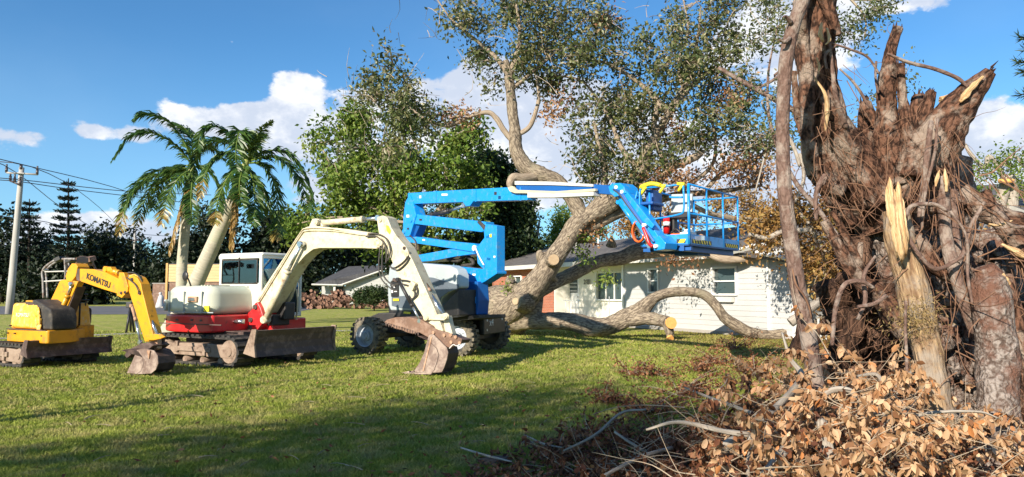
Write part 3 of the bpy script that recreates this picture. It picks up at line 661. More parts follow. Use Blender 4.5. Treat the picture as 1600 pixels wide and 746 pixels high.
# ================================================================== EXCAVATORS
def track(parent, y, w, L, H, near, shoe_mat='black_rubber', frame='track_frame', z0=.0, nsh=40):
    """a crawler: belt with shoes, side frame, sprocket, idler, rollers. y is the outer/near side"""
    s = 1 if y > 0 else -1; yc = y; r = H / 2; hx = L / 2 - r
    tk = MB()
    def path(rr, n=14):
        pts = [(-hx + rr * cos(a), r + rr * sin(a)) for a in np.linspace(pi / 2, 3 * pi / 2, n)] + [(hx + rr * cos(a), r + rr * sin(a)) for a in np.linspace(-pi / 2, pi / 2, n)]
        return pts
    o_, i_ = path(r - .03), path(r - .075); n = len(o_)
    V = [(x, yc - w / 2, z) for x, z in o_] + [(x, yc + w / 2, z) for x, z in o_] + [(x, yc + w / 2, z) for x, z in i_] + [(x, yc - w / 2, z) for x, z in i_]
    Fc = []
    for i in range(n):
        j = (i + 1) % n
        for a in range(4): b = (a + 1) % 4; Fc.append((a * n + i, a * n + j, b * n + j, b * n + i))
    tk.add(V, Fc); belt = tk.build('track', shoe_mat, parent)
    # shoes
    P = path(r - .015, 40); P = np.array(P + [P[0]]); d = np.concatenate([[0], np.cumsum(np.linalg.norm(np.diff(P, axis=0), axis=1))]); tot = d[-1]; pro = None
    for k in range(nsh):
        q = tot * k / nsh; x = np.interp(q, d, P[:, 0]); z = np.interp(q, d, P[:, 1]); q2 = q + .02; x2 = np.interp(q2 % tot, d, P[:, 0]); z2 = np.interp(q2 % tot, d, P[:, 1])
        a = math.atan2(z2 - z, x2 - x); Lk = tot / nsh
        if pro is None: pro = MB().prism([(-Lk * .36, -.03), (Lk * .36, -.03), (Lk * .26, .022), (-Lk * .26, .022)], -w / 2 - .012, w / 2 + .012).build('track_shoe', shoe_mat, belt); o = pro
        else: o = inst(pro, belt)
        o.location = (x, yc, z); o.rotation_euler = (0, -a + pi, 0)
    yo = yc + (-w / 2 if near else w / 2) * 1.0; yi = yc
    fr = MB(); fr.prism([(-hx - .05, r - .11), (hx + .12, r - .14), (hx + .22, r), (hx + .12, r + .12), (.15 * L, r + .15), (-hx + .1, r + .13)], yc - w / 2 + .01, yc + w / 2 - .01)
    f = fr.build('track_frame', frame, parent, .015)
    MB().box((.02, yc - w / 2 - .005, r + .02), (hx * 1.0, .05, .10)).build('step_plate', frame, parent, .01)
    MB().box((-hx * .45, yc - w / 2 + .0, r + .06), (.10, .07, .24)).box((hx * .35, yc - w / 2, r + .02), (.09, .07, .26)).build('bracket', frame, parent, .01)
    for (x, q, nm) in ((-hx, r - .09, 'sprocket'), (hx, r - .09, 'idler')):
        m = MB(); m.cyl((x, yc - w / 2 + .02, r), (x, yc + w / 2 - .02, r), q, 20); m.cyl((x, yc - w / 2 - .01, r), (x, yc - w / 2 + .03, r), q * .42, 12)
        if nm == 'sprocket':
            for k in range(12): a = k * pi / 6; m.box((x + cos(a) * q, yc - w / 2 + .03, r + sin(a) * q), (.05, .03, .05), ry=-a)
        m.build(nm, frame, parent)
    for k in range(4): x = -hx * .75 + k * hx * .5; MB().cyl((x, yc - w / 2 + .03, .12), (x, yc + w / 2 - .03, .12), .07, 12).build('roller', frame, parent)
    return belt
def cylinder_ram(fr, parent, y, a, b, c, r1, r2, m1, name='hydraulic_cylinder'):
    """barrel from a to b, rod from b to c (pixels, in the plane y)"""
    A, B, C = [Vector((q[0], y, q[1])) for q in (fr.L(*a, y), fr.L(*b, y), fr.L(*c, y))]
    d = (B - A).normalized()
    o = MB().cyl(A, B, r1, 14).cyl(B - d * .05, B + d * .02, r1 * 1.15, 14).cyl(A + Vector((0, -r1 * 1.2, 0)), A + Vector((0, r1 * 1.2, 0)), r1 * 1.1, 12).build(name, m1, parent)
    MB().cyl(B, C, r2, 10).cyl(C + Vector((0, -r1, 0)), C + Vector((0, r1, 0)), r2 * 1.7, 12).build('rod', 'chrome', o); return o
def pins(fr, parent, y, pts, r=.05, d=.05, mat='cream_paint', back=None):
    for (a, b_) in pts:
        x, z = fr.L(a, b_, y); MB().cyl((x, y - d, z), (x, (y + .05) if back is None else back, z), r, 14).cyl((x, y - d - .012, z), (x, y - d, z), r * .55, 10).build('pin', mat, parent)
def hose(fr, parent, y, pts, r=.014, mat='hose_rubber', name='hose'):
    P = fr.p3(y, pts); return MB().tube(P, r, 6, (len(P) - 1) * 5 + 1).build(name, mat, parent)

# ------------------------------------------------------------------ white and red excavator
def white_excavator():
    A = R(-30); fr = Fr(-6.35, 17.1, A)
    t = thing('excavator', 'cream and red crawler excavator with cab and long curved boom between palms and blue lift', 'excavator', fr.o, A)
    B = lambda *a, **k: a
    track(t, -.92, .42, 2.95, .66, True); track(t, .92, .42, 2.95, .66, True)
    MB().box((0, 0, .42), (1.5, 1.5, .26)).box((0, 0, .60), (.9, .9, .12)).build('undercarriage', 'dark_steel', t, .02)
    # blade
    pts = [(1.60, .26), (1.68, .24), (1.92, .30), (1.95, .40), (1.90, .60), (1.96, .78), (1.90, .80), (1.83, .6), (1.86, .40)]
    pts = [(1.86, .27), (1.96, .25), (1.90, .38), (1.885, .52), (1.91, .66), (1.97, .79), (1.91, .80), (1.83, .62), (1.82, .45)]
    MB().prism(pts, -1.12, 1.16).build('blade', 'blade_steel', t, .008)
    for yy in (-1.125, 1.165): MB().prism([(1.62, .32), (1.98, .25), (1.94, .5), (1.99, .82), (1.86, .82), (1.74, .55)], yy - .02, yy + .02).build('blade_end_plate', 'track_frame', t)
    for yy in (-.45, .45): MB().prism([(.7, .34), (1.85, .40), (1.85, .56), (.7, .48)], yy - .05, yy + .05).build('blade_arm', 'dark_steel', t)
    # body: lower red skirt, upper pale hood; plan outline with a round tail
    def plan(r, front, y0=-1.12, y1=1.1, n=12):
        p = [(front, y0), (front, y1)]; p += [(-r * sin(a) * 1.0 + .12, y1 * cos(a)) for a in np.linspace(.0, pi, n)]
        return p[::-1] if False else p
    outl = [(.55, 1.1), (-.55, 1.1), (-1.1, .98), (-1.42, .65), (-1.55, .2), (-1.55, -.2), (-1.45, -.62), (-1.15, -.98), (-.7, -1.16), (.35, -1.16), (.55, -1.05)]
    MB().plan(outl, .70, 1.08).build('lower_skirt', 'red_paint', t, .05, 4)
    up = [(x * .985 if x < 0 else x - .03, y * .985) for x, y in outl]
    MB().plan(up, 1.083, 1.72, .05).build('engine_hood', 'white_hood', t, .20, 6)
    MB().box((-.10, -1.155, .885), (2.1, .03, .02)).build('seam', 'dark_steel', t)
    MB().plan([(1.10, 1.1), (.5, 1.1), (.5, .1), (1.10, .1)], .70, .98).build('cab_floor', 'red_paint', t, .03)
    MB().box((.3, 0, .68), (1.7, 1.5, .10)).build('swing_deck', 'dark_steel', t)
    for x_ in (-.95, -.32, .28): MB().box((x_, -1.13 if x_ > -.9 else -1.05, 1.36), (.012, .05, .46)).build('seam', 'grey_cover', t)
    MB().box((-.1, -1.13, 1.14), (1.5, .02, .02)).build('seam', 'grey_cover', t)
    for x_ in (-.9, -.5, 0, .3): MB().box((x_, -1.165, .97), (.07, .02, .04)).build('latch', 'dark_steel', t)
    MB().box((.42, -1.12, 1.22), (.16, .03, .12)).build('decal', 'yellow_mark', t)
    # tail details: vents, lamp recess, grille, latch, mirror, exhaust
    for k, zz in enumerate((.80, .90, 1.0)): MB().box((-1.53, .0, zz), (.08, .9, .03)).build('vent_slot', 'dark_steel', t)
    MB().box((-1.50, -.30, 1.30), (.16, .30, .12), rz=R(10)).build('tail_lamp', 'black_metal', t, .02)
    MB().box((-1.30, -.86, 1.28), (.30, .05, .26), rz=R(-52)).build('access_panel', 'grey_cover', t, .02)
    MB().box((-.02, -1.14, 1.42), (.30, .05, .12)).build('latch_plate', 'rust_tube', t, .01); MB().box((-.02, -1.175, 1.42), (.20, .02, .06)).build('latch', 'chrome', t)
    o = MB().box((-.62, -1.0, 1.31), (.44, .12, .44), rz=R(-9)).build('decal_panel', 'white_trim', t, .05, 3)
    MB().tube([(-.35, -.95, 1.70), (-.35, -1.02, 1.85), (-.42, -1.03, 1.93)], .018, 6).ball((-.42, -1.05, 1.93), .10, 6, (1, .35, 1.1)).build('mirror', 'black_metal', t)
    for k in range(4): MB().box((.0 + k * .10, -.70, 1.725), (.03, .5, .012)).build('vent_slot', 'white_hood', t)
    # cab
    y0, y1 = .05, 1.22
    TL = fr.L(345, 398, y0); zt = TL[1]; xl = fr.L(344, 440, y0)[0]; xm = fr.L(408, 440, y0)[0]; xr = xm + .001; zb = 1.0
    zt = fr.L(380, 399, y0)[1]
    cab = MB(); P = .07
    def bar(a, b_, w=P): cab.tube([a, b_], w / 1.4, 4)
    cabfr = MB()
    for y in (y0, y1):
        for x in (xl + .04, xr):
            cabfr.box((x, y, (zb + zt) / 2), (.085, .07, zt - zb))
        for z in (zt - .04, zb + .05): cabfr.box(((xl + xr) / 2, y, z), (xr - xl + .08, .07, .09))
    for x in (xl + .04, xr):
        for z in (zt - .04, zb + .05): cabfr.box((x, (y0 + y1) / 2, z), (.085, y1 - y0, .09))
    cabfr.build('cab_frame', 'cab_white', t, .02, 3)
    MB().plan([(xl - .03, y0 - .05), (xr + .08, y0 - .05), (xr + .08, y1 + .05), (xl - .03, y1 + .05)], zt - .02, zt + .05, .03).build('cab_roof', 'cab_white', t, .04, 4)
    zs = fr.L(380, 446, y0)[1]
    MB().box(((xl + xm) / 2, y0 - .005, (zb + zs) / 2 + .05), (xm - xl, .05, zs - zb)).build('cab_door_panel', 'cab_white', t, .01)
    MB().box(((xl + xm) / 2 + .12, y0 - .035, zs - .11), (.42, .02, .17)).build('cab_window', 'window_glass', t)
    for (a, b_, z0, z1) in ((xl + .10, xm - .08, zs + .03, zt - .10),):
        w = MB().box(((a + b_) / 2, y0 - .03, (z0 + z1) / 2), (b_ - a, .012, z1 - z0)).build('cab_window', 'cab_glass', t); 
        for y_, in ((y1 + .0,),): MB().box(((a + b_) / 2, y_, (z0 + z1) / 2), (b_ - a, .012, z1 - z0)).build('cab_window', 'cab_glass', t)
        MB().box(((a + b_) / 2, y0 - .04, z0 + .01), (b_ - a, .02, .025)).box(((a + b_) / 2, y0 - .04, z1 - .01), (b_ - a, .02, .025)).box((a + .01, y0 - .04, (z0 + z1) / 2), (.025, .02, z1 - z0)).box((b_ - .01, y0 - .04, (z0 + z1) / 2), (.025, .02, z1 - z0)).build('window_seal', 'black_rubber', w)
    MB().box(((xl + xm) / 2, y0 - .045, (zs + zt) / 2), (.02, .02, zt - zs - .1)).build('window_bar', 'black_metal', t)
    MB().box((xr, (y0 + y1) / 2, (zb + zt) / 2), (.012, y1 - y0 - .1, zt - zb - .12)).build('cab_windscreen', 'cab_glass', t)
    MB().box((xl + .03, (y0 + y1) / 2, (zb + zt) / 2 + .3), (.012, y1 - y0 - .1, zt - zb - .8)).build('cab_window', 'cab_glass', t)
    MB().box((xl + .45, .6, 1.28), (.45, .5, .16)).box((xl + .25, .6, 1.65), (.14, .48, .70), ry=-.15).box((xl + .22, .6, 2.08), (.10, .28, .2)).build('driver_seat', 'black_rubber', t, .05, 3)
    for yy in (.42, .80): MB().tube([(xl + .85, yy, 1.2), (xl + .8, yy, 1.55)], .02, 6).ball((xl + .8, yy, 1.58), .035, 5).build('control_lever', 'black_metal', t)
    MB().tube([(xl - .02, .3, zt - .05), (xl - .2, .28, zt - .02), (xl - .22, .28, zt - .2), (xl - .02, .3, zt - .26)], .014, 6).build('grab_rail', 'cab_white', t)
    # swing bracket, boom, stick
    yb = .15
    MB().prism(fr.pl(yb - .26, [(398, 474), (402, 472), (407, 481), (412, 497), (408, 508), (400, 518), (380, 519), (377, 514), (377, 494), (386, 490), (393, 484)]), yb - .26, yb + .26).build('swing_bracket', 'red_paint', t, .02)
    MB().box((.62, -.42, .93), (.30, .03, .10)).cyl((.50, -.48, .93), (.80, -.48, .93), .035, 10).build('swing_cylinder', 'chrome', t)
    pins(fr, t, yb - .27, [(399, 480), (392, 500), (391, 512)], .055, .03, 'dark_steel')
    w = .17
    boom = [(399, 472), (404, 462), (470, 362), (478, 355), (488, 353), (540, 358), (572, 363), (592, 366), (603, 374), (605, 384), (600, 389), (586, 389), (560, 388), (520, 388), (500, 388), (489, 390), (477, 399), (463, 415), (440, 452), (418, 488), (408, 494), (400, 488)]
    bo = MB().prism(fr.pl(yb - w, boom), yb - w, yb + w).build('boom', 'cream_paint', t, .015)
    # side stiffening ribs, pipes along the top
    for dy, off in ((-.02, 0), (-.02, 4)):
        hose(fr, t, yb - w - .025, [(404, 470 + off), (436, 418 + off), (468, 366 + off), (480, 357 + off), (520, 358 + off * .8), (556, 366), (575, 368)], .013, 'cream_paint', 'hydraulic_pipe')
    hose(fr, t, yb - w - .03, [(575, 366), (590, 366), (604, 374), (610, 392), (606, 408)], .018); hose(fr, t, yb - w - .04, [(572, 370), (588, 370), (600, 380), (604, 396), (603, 412)], .018)
    hose(fr, t, yb - w - .05, [(598, 384), (597, 410), (598, 428), (606, 440), (618, 448)], .016); hose(fr, t, yb - w - .06, [(594, 384), (592, 415), (596, 436), (612, 452), (622, 454)], .014)
    pins(fr, t, yb - w, [(593, 379)], .11, .05); pins(fr, t, yb - w, [(471, 382)], .07, .06, 'rust_tube'); pins(fr, t, yb - w, [(494, 348)], .06, .04)
    MB().prism(fr.pl(yb - .08, [(484, 354), (489, 342), (498, 342), (506, 354)]), yb - .10, yb + .10).build('cylinder_lug', 'cream_paint', t, .01)
    sti = [(589, 346), (591, 339), (598, 337), (605, 340), (611, 356), (620, 370), (634, 386), (646, 410), (664, 450), (680, 485), (690, 510), (692, 518), (684, 520), (672, 514), (660, 494), (640, 462), (622, 432), (612, 408), (604, 395), (595, 382), (592, 366)]
    MB().prism(fr.pl(yb - .15, sti), yb - .15, yb + .15).build('stick_arm', 'cream_paint', t, .012)
    MB().prism(fr.pl(yb - .155, [(603, 352), (607, 353), (611, 361), (609, 367), (604, 361)]), yb - .156, yb - .15).build('marking', 'yellow_mark', t)
    pins(fr, t, yb - .15, [(636, 397), (594, 343)], .055, .03); pins(fr, t, yb - .15, [(632, 388)], .035, .02, 'dark_steel')
    hose(fr, t, yb - .17, [(608, 416), (616, 419), (630, 410), (638, 400)], .016); hose(fr, t, yb - .18, [(612, 420), (622, 422), (634, 412), (640, 402)], .014)
    hose(fr, t, yb - .19, [(612, 440), (626, 438), (640, 440), (650, 448), (652, 458), (646, 466), (640, 468)], .016); hose(fr, t, yb - .19, [(610, 446), (628, 444), (644, 450), (648, 462), (640, 472)], .014)
    MB().box((*[fr.L(645, 447, yb - .2)[0], yb - .2, fr.L(645, 447, yb - .2)[1]],), (.12, .08, .16), ry=.5).build('valve_block', 'cream_paint', t, .01)
    MB().box((*[fr.L(618, 438, yb - .2)[0], yb - .2, fr.L(618, 438, yb - .2)[1]],), (.12, .06, .06), ry=.3).build('hose_clamp', 'dark_steel', t, .01)
    cylinder_ram(fr, t, yb, (497, 349), (567, 343), (592, 341), .062, .035, 'cream_paint')
    for y_ in (yb - w - .09, yb + w + .09): cylinder_ram(fr, t, y_, (415, 500), (450, 424), (471, 382), .072, .038, 'cream_paint')
    cylinder_ram(fr, t, yb - .02, (636, 397), (670, 456), (695, 498), .06, .034, 'rust_tube', 'bucket_cylinder')
    # far-side lamp brackets, hoses between boom and cab front
    for (a, b_, c) in (((447, 468), (466, 432), (478, 408)), ((440, 474), (452, 468), (464, 436))): MB().tube(fr.p3(yb + .5, [a, b_, c]), .045, 8).build('guard_bar', 'cream_paint', t)
    hose(fr, t, yb + .6, [(463, 452), (465, 470), (464, 488), (462, 500)], .02, 'cream_paint', 'grab_rail')
    MB().box((1.15, .42, 1.15), (.28, .3, .4)).box((1.0, .3, .95), (.3, .5, .25)).build('valve_bank', 'black_metal', t, .03)
    # linkage, thumb, bucket
    def plate(name, px, y0, y1, mat, bev=.008): return MB().prism(fr.pl(y0, px), y0, y1).build(name, mat, t, bev)
    for s in (-.20, .16): plate('link_plate', [(661, 496), (664, 491), (672, 493), (690, 491), (697, 489), (701, 493), (700, 499), (692, 501), (672, 500), (664, 502)], yb + s, yb + s + .04, 'cream_paint')
    plate('coupler_link', [(692, 494), (700, 494), (703, 508), (707, 522), (706, 530), (698, 530), (694, 512)], yb - .07, yb + .07, 'cream_paint')
    pins(fr, t, yb - .21, [(666, 497), (696, 495)], .05, .03)
    th = plate('thumb', [(600, 504), (604, 500), (618, 496), (640, 496), (658, 500), (674, 510), (680, 520), (674, 530), (666, 526), (655, 520), (645, 522), (636, 520), (628, 516), (618, 514), (608, 508)], yb - .24, yb + .24, 'rust_steel', .01)
    for k in range(13):
        f = k / 12; px = 603 + 50 * f; py = 506 + 15 * f; x, z = fr.L(px, py, yb - .24); MB().prism([(x - .028, z + .03), (x + .028, z + .02), (x + .006, z - .055)], yb - .24, yb + .24).build('tooth', 'dark_steel', th)
    cylinder_ram(fr, t, yb - .21, (622, 437), (644, 478), (656, 502), .034, .022, 'black_metal', 'thumb_cylinder')
    for s in (-.27, .23): plate('quick_coupler', [(666, 514), (672, 510), (684, 516), (700, 520), (712, 526), (722, 530), (720, 538), (712, 540), (704, 545), (694, 540), (680, 530), (670, 530)], yb + s, yb + s + .04, 'rust_steel')
    plate('coupler_body', [(672, 514), (686, 520), (700, 526), (716, 532), (712, 538), (698, 538), (680, 526)], yb - .22, yb + .22, 'dark_steel')
    for (a, b_) in ((693, 524), (703, 524), (711, 527), (676, 520), (704, 535), (717, 536)): x, z = fr.L(a, b_, yb - .31); MB().cyl((x, yb - .30, z), (x, yb - .26, z), .032, 10).build('pin', 'rust_tube', t)
    hose(fr, t, yb - .3, [(702, 545), (708, 539), (714, 541), (718, 538)], .008, 'white_mark', 'chain')
    bk = [(670, 524), (676, 522), (686, 532), (698, 544), (700, 552), (698, 562), (694, 574), (690, 582), (672, 583), (650, 582), (647, 580), (656, 566), (663, 550), (666, 538)]
    bw = .33
    for s in (-bw, bw - .03): plate('bucket_side', bk, yb + s, yb + s + .03, 'bucket_steel', .004)
    back = fr.pl(yb, [(670, 524), (686, 531), (699, 543), (702, 553), (699, 565), (695, 576), (690, 582)]); inn = [(x - .02, z) for x, z in back]
    MB().prism(back + inn[::-1], yb - bw, yb + bw).build('bucket_back', 'dark_steel', t)
    f2 = fr.pl(yb, [(690, 582.5), (648, 582.5), (648, 580), (690, 580)]); MB().prism(f2, yb - bw, yb + bw).build('bucket_floor', 'bucket_steel', t)
    a = fr.pl(yb, [(676, 524), (659, 556), (661, 556), (678, 524)])
    MB().prism(fr.pl(yb - bw - .012, [(673, 526), (660, 580), (662, 580), (675, 527)]), yb - bw - .012, yb - bw).build('wear_strip', 'rust_tube', t)
    for k in range(5): yy = yb - bw + .05 + k * .14; x, z = fr.L(647, 581, yb); MB().prism([(x + .12, z + .05), (x + .12, z - .0), (x - .07, z + .0)], yy - .03, yy + .03).build('tooth', 'bucket_steel', t)
    return t
white_excavator()

# ------------------------------------------------------------------ yellow mini excavator
pm('burnt_frame', (.34, .33, .32), (.10, .09, .085), 9, .7, dirt=(.16, .09, .06), dirt_amt=.4, dirt_scale=9)
def yellow_excavator():
    A = R(-30); fr = Fr(-10.58, 16.57, A); ex = 'yellow_paint'
    t = thing('excavator', 'small yellow excavator with a burnt out cab frame and a lettered boom', 'excavator', fr.o, A)
    track(t, -.62, .32, 2.15, .50, True, nsh=34); track(t, .62, .32, 2.15, .50, True, nsh=34)
    MB().box((0, 0, .34), (1.0, 1.0, .22)).box((0, 0, .46), (.6, .6, .10)).build('undercarriage', 'dark_steel', t, .02)
    MB().prism([(1.24, .25), (1.36, .24), (1.30, .36), (1.295, .45), (1.33, .58), (1.28, .59), (1.23, .44)], -.86, .88).build('blade', 'blade_steel', t, .006)
    for yy in (-.87, .89): MB().prism([(1.10, .30), (1.38, .24), (1.33, .4), (1.38, .60), (1.25, .60), (1.16, .45)], yy - .015, yy + .015).build('blade_end_plate', 'blade_steel', t)
    for yy in (-.3, .3): MB().prism([(.4, .30), (1.25, .33), (1.25, .45), (.4, .40)], yy - .04, yy + .04).build('blade_arm', 'dark_steel', t)
    # tail: lower skirt, upper cover with chamfers
    xa = fr.L(9, 500, -.58)[0]; xe = fr.L(79, 500, -.58)[0]; xc = fr.L(58, 490, -.60)[0]; xk = fr.L(46, 480, -.60)[0]; q = xa - .28
    zl, zm, zt = .52, .79, 1.40
    out = [(xe - .62, .62), (q + .35, .62), (q + .08, .42), (q, .1), (q + .02, -.22), (xa, -.50), (xa + .14, -.60), (xe - .05, -.64), (xe, -.60), (xe - .06, -.1)]
    MB().plan(out, zl, zm).build('lower_skirt', ex, t, .03, 3)
    up = [(xc, .58), (q + .38, .58), (q + .11, .40), (q + .03, .1), (q + .05, -.20), (xa + .03, -.47), (xa + .16, -.57), (xc, -.60)]
    MB().plan(up, zm + .012, zt - .06, .07).build('tail_cover', 'yellow_worn', t, .07, 4)
    MB().prism([(xc - .05, zm + .01), (xe - .02, zm + .01), (xe - .02, 1.05), (xe - .10, 1.22), (xk + .10, zt + .02), (xk - .06, zt + .0), (xc - .08, 1.1)], -.55, -.02).build('engine_block', 'black_rubber', t, .04, 3)
    MB().box((xk - .16, -.25, zt - .03), (.40, .5, .06), rz=.1).build('top_lid', ex, t, .02); MB().box((xk - .02, -.50, zt - .07), (.36, .10, .05), rz=.2, ry=.1).build('torn_edge', 'dark_steel', t)
    for (dx, z, s_) in ((.02, 1.12, .09), (.05, .98, .12), (.07, .86, .09), (-.02, 1.22, .06)):
        MB().ball((xc + dx, -.585, z), s_, 6, (1, .35, .9), .5, int(z * 40)).build('crumpled_panel', 'yellow_worn', t)
    MB().box(((xa + xe) / 2 + .05, -.625, zm + .0), (xe - xa - .2, .03, .016)).build('seam', 'dark_steel', t)
    MB().box(((xa + xe) / 2, -.25, .62), (xe - xa - .3, .4, .2)).build('deck', 'dark_steel', t, .02)
    lettering('KOMATSU', 'white_mark', t, ((xa + xc) / 2 + .06, -.600, 1.09), .115, rot=(pi / 2 - .05, 0, R(-2)), name='worn_lettering')
    for x, z in ((xa + .2, .70), (xa + .5, .70), (xe - .2, .68), (xa + .3, .86)): MB().cyl((x, -.60, z), (x, -.655, z), .015, 8).build('bolt', 'dark_steel', t)
    # right front box and seat pan
    c1 = fr.L(98, 505, .1); 
    bx0 = fr.L(98, 520, .25)[0]; bx1 = fr.L(122, 520, .25)[0]; MB().box(((bx0 + bx1) / 2, .43, .68), (bx1 - bx0, .36, .34)).build('side_box', ex, t, .02); MB().box(((bx0 + bx1) / 2, .45, 1.04), (.34, .36, .38)).build('driver_seat', 'black_rubber', t, .06, 3)
    MB().tube([(bx1 + .03, .25, .85), (bx1 + .03, .25, 1.40)], .022, 6).tube([(bx1 + .03, .25, 1.40), (bx1 + .03, .45, 1.40)], .022, 6).build('guard_rail', 'black_metal', t)
    for k, x in enumerate((.95, 1.05, .9)): MB().tube([(x, .35 + k * .1, 1.2), (x + .04, .33 + k * .1, 1.50)], .012, 5).ball((x + .04, .33 + k * .1, 1.52), .03, 4).build('control_lever', 'black_metal', t)
    # canopy frame (burnt)
    y0, y1 = -.05, .78
    def P(px, py, y): x, z = fr.L(px, py, y); return (x, y, z)
    for y, dx in ((y0 + .35, 0), (y1 + .25, 6)):
        fpx = [(68, 466), (67, 440), (67, 422), (84, 408), (99, 405), (118, 405)]
        MB().tube([P(a + dx, b_, y) for a, b_ in fpx], .026, 6, 26).build('cab_frame', 'burnt_frame', t)
        MB().tube([P(101 + dx, 405, y), P(102 + dx, 430, y), P(98 + dx, 455, y)], .022, 6).build('cab_frame', 'burnt_frame', t)
        MB().tube([P(70 + dx, 425, y), P(101 + dx, 424, y)], .013, 5).tube([P(69 + dx, 440, y), P(100 + dx, 438, y)], .013, 5).build('cab_rail', 'aluminium', t)
    MB().tube([P(68, 422, y0 + .35), P(74, 422, y1 + .25)], .03, 6).tube([P(84, 408, y0 + .35), P(90, 408, y1 + .25)], .03, 6).build('cab_crossbar', 'aluminium', t)
    MB().tube([P(118, 405, .3), P(128, 402, .5), P(140, 404, .7), P(146, 414, .8), (P(151, 425, .8))], .025, 6, noise=.2, nf=5).build('bent_roof_bar', 'rust_steel', t)
    rg = random.Random(4)
    for k in range(7):
        x, z = fr.L(104 + k * 6, 406 + rg.uniform(-2, 5), .45); MB().box((x, .45 + rg.uniform(-.2, .3), z), (.14, .22, .05 + rg.random() * .07), rz=rg.uniform(0, 3), ry=rg.uniform(-.5, .5)).build('charred_scrap', 'rust_steel' if k % 2 else 'black_metal', t)
    # boom
    yb = .02; w = .11
    def pl(name, px, y0, y1, mat, bev=.01): return MB().prism(fr.pl(y0, px), y0, y1).build(name, mat, t, bev)
    pl('boom_foot', [(74, 480), (94, 438), (103, 437), (122, 440), (96, 500), (92, 508), (84, 504)], yb - w, yb + w - .08, ex)
    pl('boom_underside', [(86, 500), (100, 470), (112, 446), (120, 448), (108, 480), (98, 508)], yb - w + .02, yb + w, 'dark_steel')  # shaded underside of the yellow boom, shade put into a dark colour
    pl('boom_knuckle', [(102, 432), (106, 420), (112, 412), (118, 412), (121, 417), (118, 432), (112, 440), (104, 440)], yb - w - .02, yb + w + .02, ex)
    cylinder_ram(fr, t, yb - w - .03, (90, 500), (106, 462), (112, 444), .05, .026, ex)
    pl('boom', [(119, 420), (146, 421), (165, 426), (187, 437), (190, 450), (186, 460), (160, 452), (140, 445), (120, 438)], yb - w, yb + w, ex)
    pl('boom_plate', [(119, 420), (124, 420), (124, 440), (119, 438)], yb - w - .01, yb + w + .01, 'dark_steel')
    a = fr.L(136, 434, yb - w); b_ = fr.L(172, 449, yb - w); an = math.atan2(b_[1] - a[1], b_[0] - a[0])
    lettering('KOMATSU', 'black_mark', t, ((a[0] + b_[0]) / 2 - .0, yb - w - .006, (a[1] + b_[1]) / 2 + .03), .168, rot=(pi / 2, -an, 0), bold=.006, sx=math.hypot(b_[0] - a[0], b_[1] - a[1]) / (.168 * 4.55))
    pl('elbow_plate', [(182, 462), (184, 440), (186, 426), (193, 426), (200, 448), (199, 456), (190, 466)], yb - w - .02, yb + w + .02, ex)
    cylinder_ram(fr, t, yb, (168, 421), (186, 427), (203, 433), .055, .028, ex); pl('cylinder_cap', [(166, 418), (172, 417), (176, 423), (168, 425)], yb - .06, yb + .06, ex)
    pins(fr, t, yb - w - .02, [(190, 458), (196, 457)], .03, .02, 'dark_steel')
    pl('stick_arm', [(200, 434), (206, 430), (214, 434), (220, 444), (222, 455), (226, 470), (232, 495), (238, 518), (240, 530), (236, 534), (226, 534), (222, 521), (213, 492), (204, 464), (200, 452)], yb - .10, yb + .10, ex)
    MB().tube(fr.p3(yb - .02, [(203, 432), (214, 431), (222, 442), (224, 456)]), .028, 8, 13).build('hose_guard', 'yellow_worn', t)
    for k in range(3): hose(fr, t, yb - .04 + k * .05, [(192, 430), (204, 426), (216, 431), (223, 444), (225, 458)], .014)
    hose(fr, t, yb - .14, [(198, 434), (206, 440), (212, 446), (217, 456)], .013); pins(fr, t, yb - .10, [(207, 437), (219, 458)], .035, .03, 'dark_steel')
    cylinder_ram(fr, t, yb - .04, (219, 458), (234, 495), (246, 525), .045, .03, ex, 'bucket_cylinder')
    cylinder_ram(fr, t, yb + .12, (206, 478), (212, 500), (219, 535), .03, .024, 'rust_tube', 'thumb_cylinder')
    pl('link_plate', [(226, 524), (240, 522), (252, 523), (257, 527), (250, 530), (240, 532), (228, 532)], yb - .16, yb - .12, ex); pl('link_plate', [(240, 523), (257, 525), (256, 529), (243, 531)], yb + .12, yb + .16, 'rust_steel')
    pl('coupler_link', [(240, 528), (245, 526), (246, 545), (241, 548)], yb - .05, yb + .05, 'rust_tube'); pl('coupler_link', [(252, 528), (255, 528), (251, 546), (247, 546)], yb + .1, yb + .16, 'dark_steel')
    pl('thumb', [(194, 556), (197, 550), (206, 544), (220, 537), (232, 535), (240, 540), (232, 546), (220, 547), (208, 552), (198, 560)], yb - .16, yb + .20, 'dark_steel')
    bw = .34
    bk = [(217, 548), (221, 549), (224, 556), (224, 568), (221, 578), (218, 583), (208, 583), (198, 581), (206, 566), (213, 555)]
    bk2 = [(214, 547), (226, 545), (240, 548), (246, 556), (247, 568), (243, 578), (236, 584), (216, 585), (198, 583), (206, 566)]
    for s in (-bw, bw - .02): pl('bucket_side', bk2 if s > 0 else bk2, yb + s, yb + s + .02, 'bucket_steel' if s < 0 else 'dark_steel', .004)
    back = fr.pl(yb, [(216, 546), (228, 544), (242, 548), (249, 557), (250, 568), (246, 578), (237, 584), (228, 584)]); inn = [(x - .015, z + .005) for x, z in back]
    MB().prism(back + inn[::-1], yb - bw, yb + bw).build('bucket_back', 'dark_steel', t)
    MB().prism(fr.pl(yb, [(237, 585), (198, 583), (198, 581), (237, 583)]), yb - bw, yb + bw).build('bucket_floor', 'dark_steel', t)
    pl('wear_strip', [(229, 548), (234, 548), (232, 562), (231, 560)], yb - bw - .03, yb - bw - .005, 'rust_tube')
